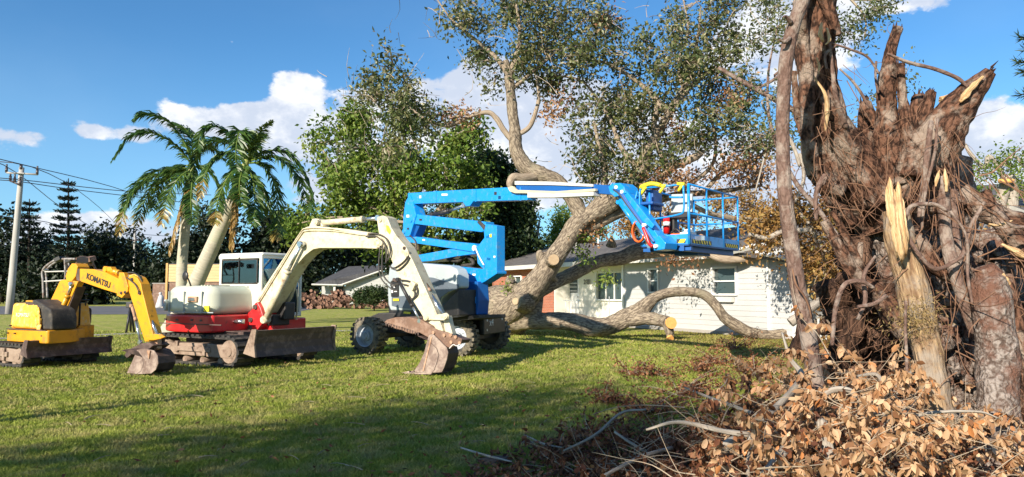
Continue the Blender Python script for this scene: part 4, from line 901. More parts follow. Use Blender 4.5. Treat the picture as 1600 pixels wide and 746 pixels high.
    for k in range(4): x, z = fr.L(199, 582, yb); yy = yb - bw + .06 + k * .18; MB().prism([(x + .1, z + .04), (x + .1, z), (x - .06, z)], yy - .03, yy + .03).build('tooth', 'dark_steel', t)
yellow_excavator()

# tripod behind the yellow arm, with a hose hanging from it
tb = G(204, 520); tp = thing('tripod_stand', 'black tripod stand with hanging hose behind the yellow arm', 'tripod', (tb.x, tb.y, 0))
h = lambda px, py, y=None: W(px, py, y or tb.y) - Vector((tb.x, tb.y, 0))
MB().box(h(203, 477), (.22, .2, .22)).build('head', 'black_metal', tp, .02)
for q in ((197, 517, tb.y - .3), (210, 516, tb.y + .1), (204, 520, tb.y + .5)): e = h(*q); e.z = 0; MB().tube([h(204, 480), e], [.05, .04], 6).build('leg', 'black_metal', tp)
MB().tube([h(197, 515), h(195, 530), h(200, 536), h(208, 532), h(216, 524)], .02, 6, 20).build('hose', 'hose_rubber', tp)

# ================================================================== BOOM LIFT
def boom_lift():
    A = R(-51); fr = Fr(-2.1, 19.8, A); bl = 'blue_paint'
    t = thing('boom_lift', 'blue articulated boom lift with grey counterweight on a black four wheel chassis', 'boom lift', fr.o, A)
    rel = R(31); RM = Matrix.Rotation(rel, 3, 'Z')
    # chassis parts are modelled along their own axis, 31 degrees off the turret
    def ch(mb, name, mat, bev=.015, seg=2):
        o = mb.build(name, mat, t, bev, seg); o.rotation_euler = (0, 0, rel); return o
    ch(MB().prism([(-1.35, .50), (1.35, .50), (1.72, .62), (1.75, .92), (1.1, 1.02), (-1.3, 1.02), (-1.6, .9), (-1.6, .62)], -.62, .62), 'chassis', 'black_metal')
    ch(MB().box((1.70, 0, .72), (.14, 1.5, .44)), 'end_plate', 'black_metal', .03); ch(MB().box((-1.62, 0, .72), (.12, 1.4, .38)), 'end_plate', 'black_metal', .03)
    ch(MB().box((1.25, 0, .47), (.28, 2.0, .24)).box((-1.25, 0, .47), (.28, 2.0, .24)), 'axle', 'black_metal')
    ch(MB().box((.35, -.68, .78), (1.2, .12, .36)), 'side_panel', 'black_metal', .03)
    for q in ((1.78, -.55, .86), (1.78, -.55, .62), (1.78, .5, .86)): ch(MB().cyl((q[0] - .02, q[1], q[2]), (q[0] + .0, q[1], q[2]), .03, 10), 'bolt', 'white_mark', 0)
    l = lettering('x4', 'white_mark', t, (0, 0, 0), .28, name='lettering'); p = RM @ Vector((1.775, -.26, .80)); l.location = p; l.rotation_euler = (pi / 2, 0, rel + pi / 2)
    ch(MB().cyl((.9, -.75, .94), (.9, -.70, .94), .05, 10).cyl((1.02, -.75, .96), (1.02, -.70, .96), .05, 10), 'lug', 'white_mark', 0)
    def wheel(x, y, side, steer=0):
        rw, ww = .46, .36; e = empty('wheel', RM @ Vector((x, y, rw)), rel + steer); e.parent = t
        n = 40; mb = MB(); prof = [(-ww / 2, rw * .62), (-ww / 2, rw * .90), (-ww / 2 + .04, rw * .96), (ww / 2 - .04, rw * .96), (ww / 2, rw * .90), (ww / 2, rw * .62)]
        V = [(r * cos(2 * pi * k / n), yy, r * sin(2 * pi * k / n)) for yy, r in prof for k in range(n)]; Fc = [(a * n + k, a * n + (k + 1) % n, (a + 1) * n + (k + 1) % n, (a + 1) * n + k) for a in range(5) for k in range(n)]
        mb.add(V, Fc, True)
        for k in range(22):
            for s2 in (-1, 1):
                a = 2 * pi * (k + .25 * s2) / 22; mb.box((cos(a) * rw * .985, s2 * ww * .27, sin(a) * rw * .985), (.055, ww * .50, .075), ry=-a, rz=0)
        mb.build('tyre', 'tyre', e)
        m = MB(); yo = side * ww * .5
        for (r0, yy, r1, y2) in ((rw * .64, yo, rw * .60, yo - side * .02), (rw * .60, yo - side * .02, rw * .56, yo - side * .13), (rw * .56, yo - side * .13, rw * .30, yo - side * .10), (rw * .30, yo - side * .10, rw * .28, yo - side * .02), (rw * .28, yo - side * .02, .001, yo - side * .01)):
            V = [(r0 * cos(2 * pi * k / 32), yy, r0 * sin(2 * pi * k / 32)) for k in range(32)] + [(r1 * cos(2 * pi * k / 32), y2, r1 * sin(2 * pi * k / 32)) for k in range(32)]
            m.add(V, [(k, (k + 1) % 32, 32 + (k + 1) % 32, 32 + k) for k in range(32)], True)
        for k in range(9): a = 2 * pi * k / 9; m.cyl((cos(a) * rw * .38, yo - side * .13, sin(a) * rw * .38), (cos(a) * rw * .38, yo - side * .08, sin(a) * rw * .38), .018, 6)
        m.cyl((0, yo - side * .02, 0), (0, yo + side * .03, 0), .09, 12)
        m.build('rim', 'rim_grey', e)
        MB().cyl((0, -side * ww * .4, 0), (0, -side * ww * .1, 0), rw * .60, 20).build('hub', 'black_metal', e)
    wheel(-1.28, -1.12, -1, R(-8)); wheel(1.25, -1.12, -1, 0); wheel(-1.25, 1.12, 1, R(-6)); wheel(1.25, 1.12, 1)
    MB().cyl((0, 0, 1.0), (0, 0, 1.14), .55, 28).build('slew_ring', 'black_metal', t)
    def pl(name, px, y0, y1, mat, bev=.012): return MB().prism(fr.pl(y0, px), y0, y1).build(name, mat, t, bev, 3 if bev > .03 else 2)
    # counterweight and covers
    pl('engine_cover', [(608, 418), (612, 411), (640, 410), (702, 415), (712, 420), (716, 430), (716, 450), (700, 458), (690, 466), (684, 482), (676, 486), (610, 486), (606, 476), (605, 440)], -.95, -.62, 'grey_cover', .05)
    pl('counterweight', [(606, 470), (616, 470), (690, 480), (716, 452), (716, 494), (690, 498), (612, 496), (607, 490)], -.93, -.3, 'black_metal', .03)
    pl('cover_shade_face', [(612, 464), (640, 462), (660, 452), (716, 444), (716, 451), (700, 457), (689, 465), (683, 481), (676, 484), (626, 482), (612, 478)], -.965, -.951, 'grey_dark_cover', .004)  # lower face of the cover catches less light; shade painted as darker grey
    pl('cover_band', [(652, 432), (676, 434), (716, 446), (716, 449), (690, 450), (660, 440), (650, 438)], -.966, -.951, 'grey_dark_cover', .003)
    pl('control_panel', [(610, 440), (622, 441), (622, 464), (611, 464)], -.985, -.955, 'black_metal', .004)
    for a, b_, c, d, m_ in ((611.5, 452, 614, 458, 'white_mark'), (615, 447, 617, 450, 'white_mark'), (612, 444, 614, 447, 'white_mark'), (616, 455, 620, 456.5, 'white_mark'), (614, 467, 623, 470.5, 'yellow_mark')): pl('decal', [(a, b_), (c, b_), (c, d), (a, d)], -.99, -.986, m_, 0)
    pl('blue_logo', [(654, 440), (672, 441), (668, 446), (662, 446), (668, 452), (655, 454), (658, 447), (652, 446)], -.972, -.967, bl, 0)
    pl('warning_label', [(631, 487), (641, 488), (640, 491), (630, 490)], -.96, -.935, 'yellow_mark', 0)
    pl('turntable', [(706, 448), (714, 440), (746, 440), (748, 470), (746, 492), (716, 494), (708, 492)], -.42, -.10, 'blue_dark', .02)
    pl('turntable_door', [(718, 464), (743, 464), (742, 489), (718, 490)], -.44, -.421, bl, .004)
    pl('turntable_plate', [(640, 494), (716, 496), (748, 492), (748, 498), (716, 501), (640, 500)], -.6, .2, 'black_metal')
    # riser linkage
    wd = .13
    pl('tower_base', [(714, 418), (720, 417), (757, 421), (776, 424), (776, 428), (758, 440), (750, 444), (716, 442), (712, 432)], -.30, -.0, bl)
    pl('knuckle', [(759, 350), (776, 353), (776, 425), (757, 424), (757, 382), (756, 362)], -.28, -.03, bl)
    pl('knuckle_cheek', [(776, 356), (784, 356), (784, 422), (776, 422)], -.10, -.02, 'blue_dark')  # side face of the knuckle, its shade painted in darker blue
    pl('latch_plate', [(779, 375), (781, 375), (781, 394), (779, 394)], -.02, -.0, 'black_metal', 0); pl('latch_plate', [(784, 375), (785.5, 375), (785.5, 392), (784, 392)], -.02, -.0, 'black_metal', 0)
    pl('riser_arm', [(645, 337), (650, 335), (759, 347), (759, 360), (752, 363), (645, 350)], -wd, wd, bl)
    pl('riser_arm', [(631, 371), (650, 370), (700, 377), (741, 381), (749, 387), (744, 395), (708, 389), (632, 378)], -wd, wd, bl)
    pl('riser_arm', [(646, 400), (700, 390), (742, 383), (750, 390), (742, 397), (712, 401), (676, 408), (650, 410)], -wd + .04, wd + .3, bl)
    pl('rear_knuckle', [(633, 316), (640, 304), (645, 316), (650, 337), (643, 360), (640, 370), (629, 370), (630, 340)], -wd - .03, wd + .03, bl)
    pl('rear_knuckle_inner', [(644, 350), (656, 352), (648, 370), (641, 370)], -.05, .2, 'blue_dark')
    pl('gusset', [(744, 388), (758, 370), (762, 396), (754, 420), (746, 412)], -wd - .02, -wd + .03, bl); pl('gusset', [(744, 388), (758, 370), (762, 396), (754, 420), (746, 412)], wd, wd + .05, bl)
    pl('primary_boom', [(637, 302), (700, 298), (790, 293), (802, 296), (824, 302), (824, 313), (740, 315), (732, 322), (727, 322), (723, 316), (646, 319), (637, 320)], -wd, wd, bl)
    pl('boom_shackle', [(723, 315), (740, 314), (734, 322), (728, 323)], -wd - .02, wd + .02, bl)
    cylinder_ram(fr, t, .05, (676, 336), (702, 330), (726, 321), .06, .04, 'black_metal', 'lift_cylinder'); cylinder_ram(fr, t, .1, (655, 330), (650, 330), (650, 319), .05, .03, 'black_metal')
    for q in ((644, 344), (743, 388), (633, 362)): x, z = fr.L(*q, -wd); MB().cyl((x, -wd - .06, z), (x, -wd + .02, z), .065, 16).build('pivot_pin', 'white_trim' if q[0] == 743 else bl, t)
    pl('sticker', [(635, 336), (639, 336), (639, 340), (635, 340)], -wd - .045, -wd - .031, 'white_mark', 0)
    for (a, c, w_, h_, m_) in ((655, 306, 3, 4, 'white_mark'), (690, 303, 9, 3, 'white_mark'), (772, 300, 4, 5, 'black_mark'), (765, 366, 3, 5, 'yellow_mark'), (771, 400, 3, 3, 'white_mark'), (738, 428, 5, 3, 'white_mark'), (655, 342, 4, 3, 'black_mark'), (660, 374, 4, 2.5, 'white_mark'), (636, 356, 2.5, 3, 'black_mark')):
        yy = -.29 if a > 758 else (-.31 if c == 428 else (-wd - .04 if a < 640 else -wd - .006)); pl('decal', [(a, c), (a + w_, c), (a + w_, c + h_), (a, c + h_)], yy - .004, yy, m_, 0)
    for q in (680, 742, 812): pl('boom_band', [(q, 300 - (q - 640) * .04), (q + 1.5, 300 - (q - 640) * .04), (q + 1.5, 318 - (q - 640) * .025), (q, 318 - (q - 640) * .025)], -wd - .012, wd + .012, bl, 0)
    for dy in (0, 1.6, 3.2):
        MB().tube(fr.p3(-wd - .12, [(747 + dy, 347), (755 + dy, 356), (763 + dy * .5, 370), (764 + dy * .4, 395), (764 + dy * .4, 408), (757, 418 + dy), (745, 420 + dy), (730, 417 + dy)]), .026, 6, 36).build('hose', 'hose_rubber', t)
    MB().tube(fr.p3(-wd - .05, [(742, 385), (748, 400), (758, 418)]), .02, 5).build('cable_guide', 'white_trim', t)
    for q in ((764, 370), (765, 405), (757, 419)): x, z = fr.L(*q, -wd - .12); MB().box((x, -wd - .10, z), (.14, .1, .06), ry=q[0] * .3).build('hose_clamp', bl, t)
    MB().tube(fr.p3(.1, [(700, 405), (716, 408), (728, 400), (740, 412), (722, 416)]), .05, 6, 20).build('hose_bundle', 'black_rubber', t)
    MB().tube(fr.p3(-wd - .06, [(640, 368), (648, 376), (650, 388), (646, 398)]), .018, 5, 14).build('hose', 'hose_rubber', t)
    # telescoped fly section with its cable tray
    pl('fly_boom', [(806, 284), (925, 288), (925, 300), (806, 300)], -.11, .13, 'blue_dark')
    pl('fly_top', [(804, 283), (860, 284), (926, 288), (926, 292), (860, 289.5), (804, 289)], -.14, .16, 'aluminium', .004)
    pl('cable_tray', [(793, 293), (800, 291), (806, 297), (870, 299), (930, 295), (930, 299), (870, 303), (804, 302), (796, 299)], -.22, -.15, 'cream_tray', .004)
    pl('tray_bracket', [(824, 301), (865, 303), (927, 300), (927, 306), (865, 309), (824, 309)], -.24, -.05, 'aluminium', .004)
    pl('fly_end', [(926, 288), (956, 290), (964, 300), (958, 305), (926, 302)], -.10, .12, 'blue_dark')
    # jib
    pl('jib_head', [(950, 292), (956, 287), (968, 286), (975, 292), (978, 302), (968, 306), (960, 308), (953, 302)], -.20, .20, bl)
    pl('jib', [(962, 305), (976, 299), (984, 303), (1000, 326), (1016, 350), (1030, 372), (1034, 388), (1024, 391), (1014, 380), (994, 352), (976, 326)], -.10, .14, bl)
    pl('jib_brace', [(969, 298), (977, 297), (1008, 335), (1022, 352), (1018, 358), (1004, 346)], -.18, -.11, bl)
    for k in range(3): MB().tube(fr.p3(-.2, [(958 + k * 2, 296), (967 + k * 2, 303 - k), (978 + k * 2, 318), (1002 + k, 350), (1020 + k, 378)]), .018, 5, 20).build('hose', 'blue_dark' if k else 'hose_rubber', t)
    MB().tube(fr.p3(-.22, [(1005, 356), (1010, 368), (1014, 380), (1020, 386)]), .035, 6, 14).build('red_hose', 'red_plastic', t)
    cylinder_ram(fr, t, -.02, (968, 316), (992, 350), (1016, 384), .045, .03, bl, 'jib_cylinder')
    pl('jib_foot', [(1014, 376), (1030, 368), (1040, 380), (1038, 390), (1022, 392)], -.16, .2, bl)
    for q in ((963, 293), (972, 300), (1024, 385), (1006, 352)): x, z = fr.L(*q, -.2); MB().cyl((x, -.22, z), (x, -.1, z), .035, 10).build('pivot_pin', 'white_trim', t)

    # platform: own axis, long side runs away to the right
    wa = math.atan2(.79, .61); c0 = fr.loc((3.27, 13.6, 0)); lr = wa - A
    def bk(mb, name, mat, bev=0, par=None):
        o = mb.build(name, mat, par or t, bev); o.location = (c0.x, c0.y, 0); o.rotation_euler = (0, 0, lr); return o
    z0, z1, Lx, Ly = 2.46, 3.58, 2.45, .98
    rail = lambda pts, r=.019: MB().tube(pts, r, 8, len(pts) if len(pts) == 2 else None)
    bk(MB().box((Lx / 2, Ly / 2, z0), (Lx, Ly, .04)), 'platform_floor', 'blue_dark')
    for (a, b_, c, d) in ((Lx / 2, 0, Lx, .02), (Lx / 2, Ly, Lx, .02), (0, Ly / 2, .02, Ly), (Lx, Ly / 2, .02, Ly)):
        bk(MB().box((a, b_, z0 + .10), (c, d, .19)), 'toe_board', bl, .003)
    bk(MB().box((Lx / 2, .15, z0 - .07), (Lx, .08, .10)).box((Lx / 2, Ly - .15, z0 - .07), (Lx, .08, .10)).box((.1, Ly / 2, z0 - .07), (.08, Ly, .08)).box((Lx * .5, Ly / 2, z0 - .08), (.6, .5, .16)), 'floor_frame', 'blue_dark', .005)
    posts = [(0, 0), (.82, 0), (1.64, 0), (Lx, 0), (0, Ly), (.82, Ly), (1.64, Ly), (Lx, Ly)]
    for i, (x, y) in enumerate(posts): bk(rail([(x, y, z0), (x, y, z1)], .028 if i == 0 else .02), 'rail_post', bl)
    for zz in (z1, z0 + .58):
        bk(rail([(0, 0, zz), (Lx, 0, zz)]), 'guard_rail', bl); bk(rail([(Lx, 0, zz), (Lx, Ly, zz)]), 'guard_rail', bl); bk(rail([(0, Ly, zz), (Lx, Ly, zz)]), 'guard_rail', bl)
    bk(rail([(0, .08, z1), (0, Ly, z1)]), 'guard_rail', bl); bk(rail([(0, Ly, z1), (-.05, Ly, z1 - .1), (-.05, Ly, z0 + .62), (0, Ly, z0 + .5)]), 'guard_rail', bl)
    g = [(0, .10, z1 - .02), (0, .10, z0 + .66), (0, .22, z0 + .56), (0, .80, z0 + .50)]
    bk(rail(g), 'gate_rail', bl); bk(rail([(0, .36, z1 - .20), (0, .36, z0 + .90), (0, .12, z0 + .88)]), 'gate_rail', bl); bk(rail([(0, .80, z1 - .1), (0, .80, z0 + .1)]), 'gate_rail', bl)
    bk(rail([(-.02, 1.05, z1 - .05), (-.05, 1.1, z0 + .7), (.1, .9, z0 + .45)]), 'gate_rail', bl)
    bk(MB().box((.35, Ly - .1, z0 + .90), (.40, .16, .40)).box((.2, Ly - .12, z0 + .82), (.5, .3, .06)), 'control_box', 'blue_dark', .02)
    bk(MB().box((.62, .42, z0 + .82), (.05, .44, .42), rx=.05), 'manual_box', 'grey_cover', .01); bk(MB().box((.60, .42, z0 + .60), (.34, .5, .12)), 'control_console', 'black_metal', .02)
    bk(MB().box((.56, .60, z0 + .35), (.16, .16, .60)), 'console_post', 'black_metal', .02)
    for yy in (.14, .52, .92): bk(MB().tube([(0, yy - .07, z1 + .0), (0, yy + .08, z1 + .02)], .032, 8).tube([(0, yy - .02, z1), (.0, yy + .06, z1 - .12)], .03, 6), 'yellow_padding', 'yellow_mark')
    bk(MB().tube([(-.02, .55, z1 + .02), (-.02, .75, z1 + .07), (0, .98, z1 + .03)], .042, 8), 'yellow_padding', 'yellow_mark')
    def stripes(x0, x1, n, w, along_x):
        for k in range(n):
            q = x0 + (x1 - x0) * (k + .5) / n; h = .07; s = .05
            pts = [(q - w / 2, z0 + .03), (q + w / 2, z0 + .03), (q + w / 2 - s, z0 + .03 + h), (q - w / 2 - s, z0 + .03 + h)]
            V = [((a, -.014, b_) if along_x else (-.014, a, b_)) for a, b_ in pts]; o = bk(MB().add(V, [(0, 1, 2, 3)]), 'hazard_stripe', 'yellow_mark')
    for c_, d_ in (((.55, -.0125, z0 + .065), (.9, .002, .08)), ((2.05, -.0125, z0 + .065), (.7, .002, .08)), ((-.0125, .16, z0 + .065), (.002, .18, .08)), ((-.0125, .50, z0 + .065), (.002, .18, .08)), ((-.0125, .82, z0 + .065), (.002, .18, .08))): bk(MB().box(c_, d_), 'hazard_strip', 'black_mark')
    stripes(.14, 1.0, 7, .05, True); stripes(1.75, 2.4, 6, .05, True); stripes(.0, .98, 3, .11, False)
    # loose things in the platform
    def loose(name, label, cat, x, y, z):
        p = Vector((c0.x, c0.y, 0)) + Matrix.Rotation(lr, 3, 'Z') @ Vector((x, y, z)); wq = fr.M @ p + fr.o
        return thing(name, label, cat, wq, wa)
    e = loose('fire_extinguisher', 'small red fire extinguisher standing in the blue lift platform', 'fire extinguisher', .35, .62, z0 + .025)
    MB().cyl((0, 0, 0), (0, 0, .34), .065, 14).build('cylinder_body', 'red_plastic', e); MB().cyl((0, 0, .34), (0, 0, .42), .025, 8).box((.04, 0, .42), (.12, .03, .03)).build('handle', 'black_metal', e); MB().cyl((0, 0, .15), (0, 0, .23), .0665, 14).build('paper_label', 'white_mark', e)
    e.location.z += .22
    e2 = loose('chainsaw', 'orange chainsaw lying in the lift platform beside the extinguisher', 'chainsaw', .25, .34, z0 + .03)
    MB().box((0, 0, .11), (.22, .24, .18)).build('motor_housing', 'orange_plastic', e2, .03); MB().tube([(-.08, -.1, .18), (-.08, .0, .28), (-.08, .12, .2)], .018, 6, 9).build('handle', 'black_metal', e2); MB().box((0, -.32, .09), (.02, .42, .08)).build('guide_bar', 'chrome', e2)
    e3 = loose('fuel_can', 'small white jug beside the orange chainsaw in the platform', 'jug', .22, .12, z0 + .03)
    MB().box((0, 0, .11), (.22, .24, .2)).cyl((0, .05, .2), (0, .05, .27), .03, 8).build('jug_body', 'white_trim', e3, .03); MB().tube([(0, -.1, .2), (0, -.08, .27), (0, .02, .26)], .014, 6, 9).build('handle', 'white_trim', e3)
    e4 = loose('rope_coil', 'orange rope coil hanging on the left end of the platform', 'rope', -.03, .98, z0 + .50)
    mb = MB()
    for k in range(6): a0 = k * .22; mb.tube([(-.04 - .012 * k, .13 * cos(a), -.22 + .20 * sin(a)) for a in np.linspace(a0, a0 + 6.2, 16)], .016, 5, 40)
    mb.build('rope', 'orange_plastic', e4)
    e5 = loose('rope_coil', 'second tangled orange rope heaped on the platform floor near its gate', 'rope', .30, .82, z0 + .03)
    mb = MB()
    for k in range(6): mb.tube([(.14 * cos(a + k), .12 * sin(a + k * 1.4), .04 + .05 * k + .03 * sin(3 * a)) for a in np.linspace(0, 6, 14)], .016, 5, 36)
    mb.build('rope', 'red_plastic', e5)
boom_lift()

# ================================================================== THE HOUSE
def white_house():
    A = R(116.57); fr = Fr(9.35, 24.5, A)
    t = thing('white_house', 'long white ranch house with grey roof crushed at its right end', 'house', fr.o, A)
    zE = 3.0; xs = fr.L(975, 450)[0]; xb = fr.L(866, 450, -.0)[0]; xl = 23.5; D = 9.5
    # wall core with openings left as recessed bays (boards in front)
    wins = []   # (x0, x1, z0, z1) on the siding wall
    def rect(a, b_, c, d, y=0):
        p = fr.L(a, c, y); q = fr.L(b_, d, y); m_ = fr.L((a + b_) / 2, c, y); n_ = fr.L((a + b_) / 2, d, y); return (min(p[0], q[0]), max(p[0], q[0]), n_[1], m_[1])
    w1 = rect(1015, 1029, 422, 456); w2 = rect(1115, 1151, 420, 459)
    def wallgrid(name, x0, x1, y, wins, mat, z1=None):
        z1 = z1 or zE; X = sorted({x0, x1, *[v for w in wins for v in w[:2]]}); Z = sorted({0, z1, *[v for w in wins for v in w[2:4]]}); mb = MB()
        for i in range(len(X) - 1):
            for j in range(len(Z) - 1):
                cx, cz = (X[i] + X[i + 1]) / 2, (Z[j] + Z[j + 1]) / 2
                if any(w[0] < cx < w[1] and w[2] < cz < w[3] for w in wins): continue
                mb.box((cx, y - .1, cz), (X[i + 1] - X[i], .2, Z[j + 1] - Z[j]))
        return mb.build(name, mat, t)
    wallgrid('wall', 0, xs, 0, [w1, w2], 'white_wall')
    nb = 15; bh = (zE - .1) / nb
    for k in range(nb):
        z = .12 + k * bh; segs = [(0.02, xs - .02)]
        for w in (w1, w2):
            ns = []
            for a, b_ in segs:
                if z + bh > w[2] - .08 and z < w[3] + .08 and w[0] > a and w[1] < b_: ns += [(a, w[0] - .1), (w[1] + .1, b_)]
                else: ns.append((a, b_))
            segs = ns
        for a, b_ in segs:
            V = [(a, .004, z), (b_, .004, z), (b_, .028, z), (a, .028, z), (a, .004, z + bh + .01), (b_, .004, z + bh + .01), (b_, .010, z + bh + .01), (a, .010, z + bh + .01)]
            MB().add(V, [(0, 1, 2, 3), (3, 2, 6, 7), (0, 3, 7, 4), (1, 5, 6, 2), (7, 6, 5, 4)]).build('siding_board', 'white_wall', t)
    MB().box((xs / 2, .03, .06), (xs, .06, .12)).build('foundation', 'concrete', t)
    def window(w, y=0, sash=1, curt='curtain', name='window', sill=True, mull=0):
        cx, cz = (w[0] + w[1]) / 2, (w[2] + w[3]) / 2; W_, H_ = w[1] - w[0], w[3] - w[2]
        e = MB().box((w[0] - .035, y + .035, cz), (.07, .09, H_ + .14)).box((w[1] + .035, y + .035, cz), (.07, .09, H_ + .14)).box((cx, y + .035, w[3] + .035), (W_, .09, .07)).box((cx, y + .04, w[2] - .035), (W_, .11, .07)).build(name, 'white_trim', t)
        if sash: MB().box((cx, y - .03, cz), (W_, .05, .05)).build('sash', 'white_trim', e)
        for k in range(mull): MB().box((w[0] + W_ * (k + 1) / (mull + 1), y - .03, cz), (.05, .05, H_)).build('mullion', 'white_trim', e)
        MB().box((cx, y - .07, cz), (W_, .01, H_)).build('pane', 'window_glass', e)
        return e
    window(w1); window(w2); MB().box(((w2[0] + w2[1]) / 2, .10, w2[2] - .22), (1.0, .14, .18)).build('window_box', 'fascia', t)
    for x in (0, xs): MB().box((x, .03, zE / 2), (.12, .10, zE)).build('corner_board', 'white_trim', t)
    MB().box((fr.L(1168, 470)[0] if False else 1.1, .06, 1.4), (.07, .07, 2.7)).build('downpipe', 'white_trim', t)
    # entry bay: recessed cream wall with door, picture window
    yr = -.9
    pw = rect(933, 973, 427, 468, yr); dr = rect(884, 905, 428, 490, yr); xe0 = xs; xe1 = xb
    wallgrid('entry_wall', xe0, xe1, yr, [pw, (dr[0], dr[1], .15, dr[3])], 'cream_wall')
    MB().box((xs + .0, yr / 2, zE / 2), (.16, -yr, zE)).build('return_wall', 'cream_wall', t); MB().box((xb, yr / 2, zE / 2), (.16, -yr, zE)).build('return_wall', 'cream_wall', t)
    wn = window(pw, yr, 0, mull=2, name='picture_window')
    for k in range(9): MB().box((pw[0] + (k + .5) * (pw[1] - pw[0]) / 9, yr - .16, (pw[2] + pw[3]) / 2), ((pw[1] - pw[0]) / 10, .05, pw[3] - pw[2]), rz=.3 * (-1) ** k).build('curtain_fold', 'curtain', wn)
    dcx = (dr[0] + dr[1]) / 2; d = MB().box((dcx, yr - .06, (.15 + dr[3]) / 2), (dr[1] - dr[0], .06, dr[3] - .15)).build('front_door', 'white_trim', t)
    MB().box((dcx, yr - .02, dr[3] - .6), (.7 * (dr[1] - dr[0]), .02, .8)).build('door_window', 'window_glass', d); MB().cyl((dr[0] + .12, yr - .03, 1.3), (dr[0] + .12, yr + .05, 1.3), .04, 10).build('door_knob', 'chrome', d)
    for k in range(4): MB().box((dcx, yr + .0, dr[3] - .3 - k * .2), (.7 * (dr[1] - dr[0]), .01, .03)).build('muntin', 'white_trim', d)
    cx = fr.L(952, 460, .3)[0]; MB().tube([(cx, .3, 0), (cx, .3, 1.35)], .025, 8).build('yard_pipe', 'rim_grey', t)
    for k in range(5): q = fr.L(884 + k * 5, 480, -.2); MB().tube([(q[0], -.2, .1), (q[0], -.2, 1.1)], .02, 6).build('baluster', 'white_trim', t)
    a, b_ = fr.L(882, 480, -.2)[0], fr.L(906, 480, -.2)[0]; MB().box(((a + b_) / 2, -.2, 1.12), (abs(a - b_) + .2, .06, .05)).build('handrail', 'white_trim', t); MB().box(((a + b_) / 2, -.3, .07), (2.4, 1.0, .14)).build('step', 'concrete', t)
    c = fr.L(919, 441, yr); lettering('2601', 'black_mark', t, (c[0], yr + .06, c[1]), .34, rot=(pi / 2, 0, pi), bold=.008, name='house_number')
    c2 = fr.L(958, 423, -.4); MB().box((c2[0], -.4, zE - .08), (.45, .25, .1)).build('porch_light', 'dark_steel', t)
    # brick end
    bwn = rect(795, 815, 433, 446)
    wallgrid('brick_wall', xb, xl, 0, [bwn], 'brick'); window(bwn, 0, 0, mull=1)
    MB().box((xl, -D / 2, zE / 2), (.2, D, zE)).build('brick_wall', 'brick', t); MB().box((xl / 2, -D, zE / 2), (xl, .2, zE)).build('wall', 'white_wall', t)
    # roof
    yE, yR, zR = .62, -4.7, 4.50; x0 = 1.2; th = .12; hip = fr.L(846, 403, yR)[0]
    def panel(name, P, mat='roof_shingle', dz=-th, par=None):
        n = len(P); V = [tuple(p) for p in P] + [(p[0], p[1], p[2] + dz) for p in P]; Fc = [tuple(range(n)), tuple(range(2 * n - 1, n - 1, -1))] + [(i, i + n, (i + 1) % n + n, (i + 1) % n) for i in range(n)]
        return MB().add(V, Fc).build(name, mat, par or t)
    zf = zE + .02
    panel('roof', [(x0 + 1.2, yE, zf), (x0 + .3, yE - 1.8, zf + .5), (x0 + 1.0, yR, zR), (hip, yR, zR), (xl + .6, yE, zf)][::-1])
    panel('roof', [(xl + .6, yE, zf), (hip, yR, zR), (xl + .6, -D - .6, zf)][::-1]); panel('roof', [(x0, -D - .6, zf), (xl + .6, -D - .6, zf), (hip, yR, zR), (x0, yR, zR)][::-1])
    MB().box(((x0 + 1.2 + xl + .6) / 2, yE + .02, zf - .12), (xl + .6 - x0 - 1.2, .04, .22)).build('fascia_board', 'fascia', t)
    MB().box(((x0 + 1.2 + xl + .6) / 2, yE / 2 - .1, zf - .16), (xl - x0 - 1.2, yE + .2, .03)).build('soffit', 'cream_wall', t)
    panel('soffit', [(xs, yr, zE - .0), (xb, yr, zE), (xb, .1, zE), (xs, .1, zE)], 'cream_wall', .04)
    for q in (fr.L(935, 392, -3.2), fr.L(905, 396, -3.4)): MB().cyl((q[0], -3.2, 3.9), (q[0], -3.2, 4.55), .05, 8).build('roof_vent', 'fascia', t)
    # crushed right end: sagging panels, split soffit, gable wall with a grey panel added for its shade
    panel('broken_roof', [(x0 + 1.2, yE, zf), (x0 + .3, yE - 1.8, zf + .5), (-.6, -1.6, 2.3), (-.9, yE - .1, 2.55)], 'roof_shingle')
    panel('broken_roof', [(x0 + .3, yE - 1.8, zf + .45), (x0 + 1.0, yR, zR - .1), (-1.0, yR, 2.7), (-.8, -1.7, 2.3)], 'roof_shingle')
    for (p, q, w_) in (((2.3, .7, 2.95), (.4, .9, 3.15), .16), ((1.2, .75, 3.2), (.2, .6, 2.75), .12), ((.9, .8, 2.9), (-.6, .7, 2.6), .14)):
        P, Q = Vector(p), Vector(q); MB().tube([P, Q], w_ / 2, 4).build('split_board', 'white_trim', t)
    MB().add([(0, 0, 0), (0, 0, 2.9), (0, -2.2, 2.9), (0, -5.2, .9), (0, -5.2, 0)], [(0, 1, 2, 3, 4)]).build('gable_wall', 'white_wall', t)
    panel('end_shade_panel', [(-.05, .0, 2.75), (-.1, -2.2, 2.7), (-3.4, -2.9, .9), (-3.2, -.9, .8)], 'grey_wall', .08)  # added panel whose grey stands in for the end wall's shade
    MB().box((-1.5, -1.5, .35), (2.5, 1.5, .7), rz=.2).build('foundation_wall', 'white_wall', t)
white_house()

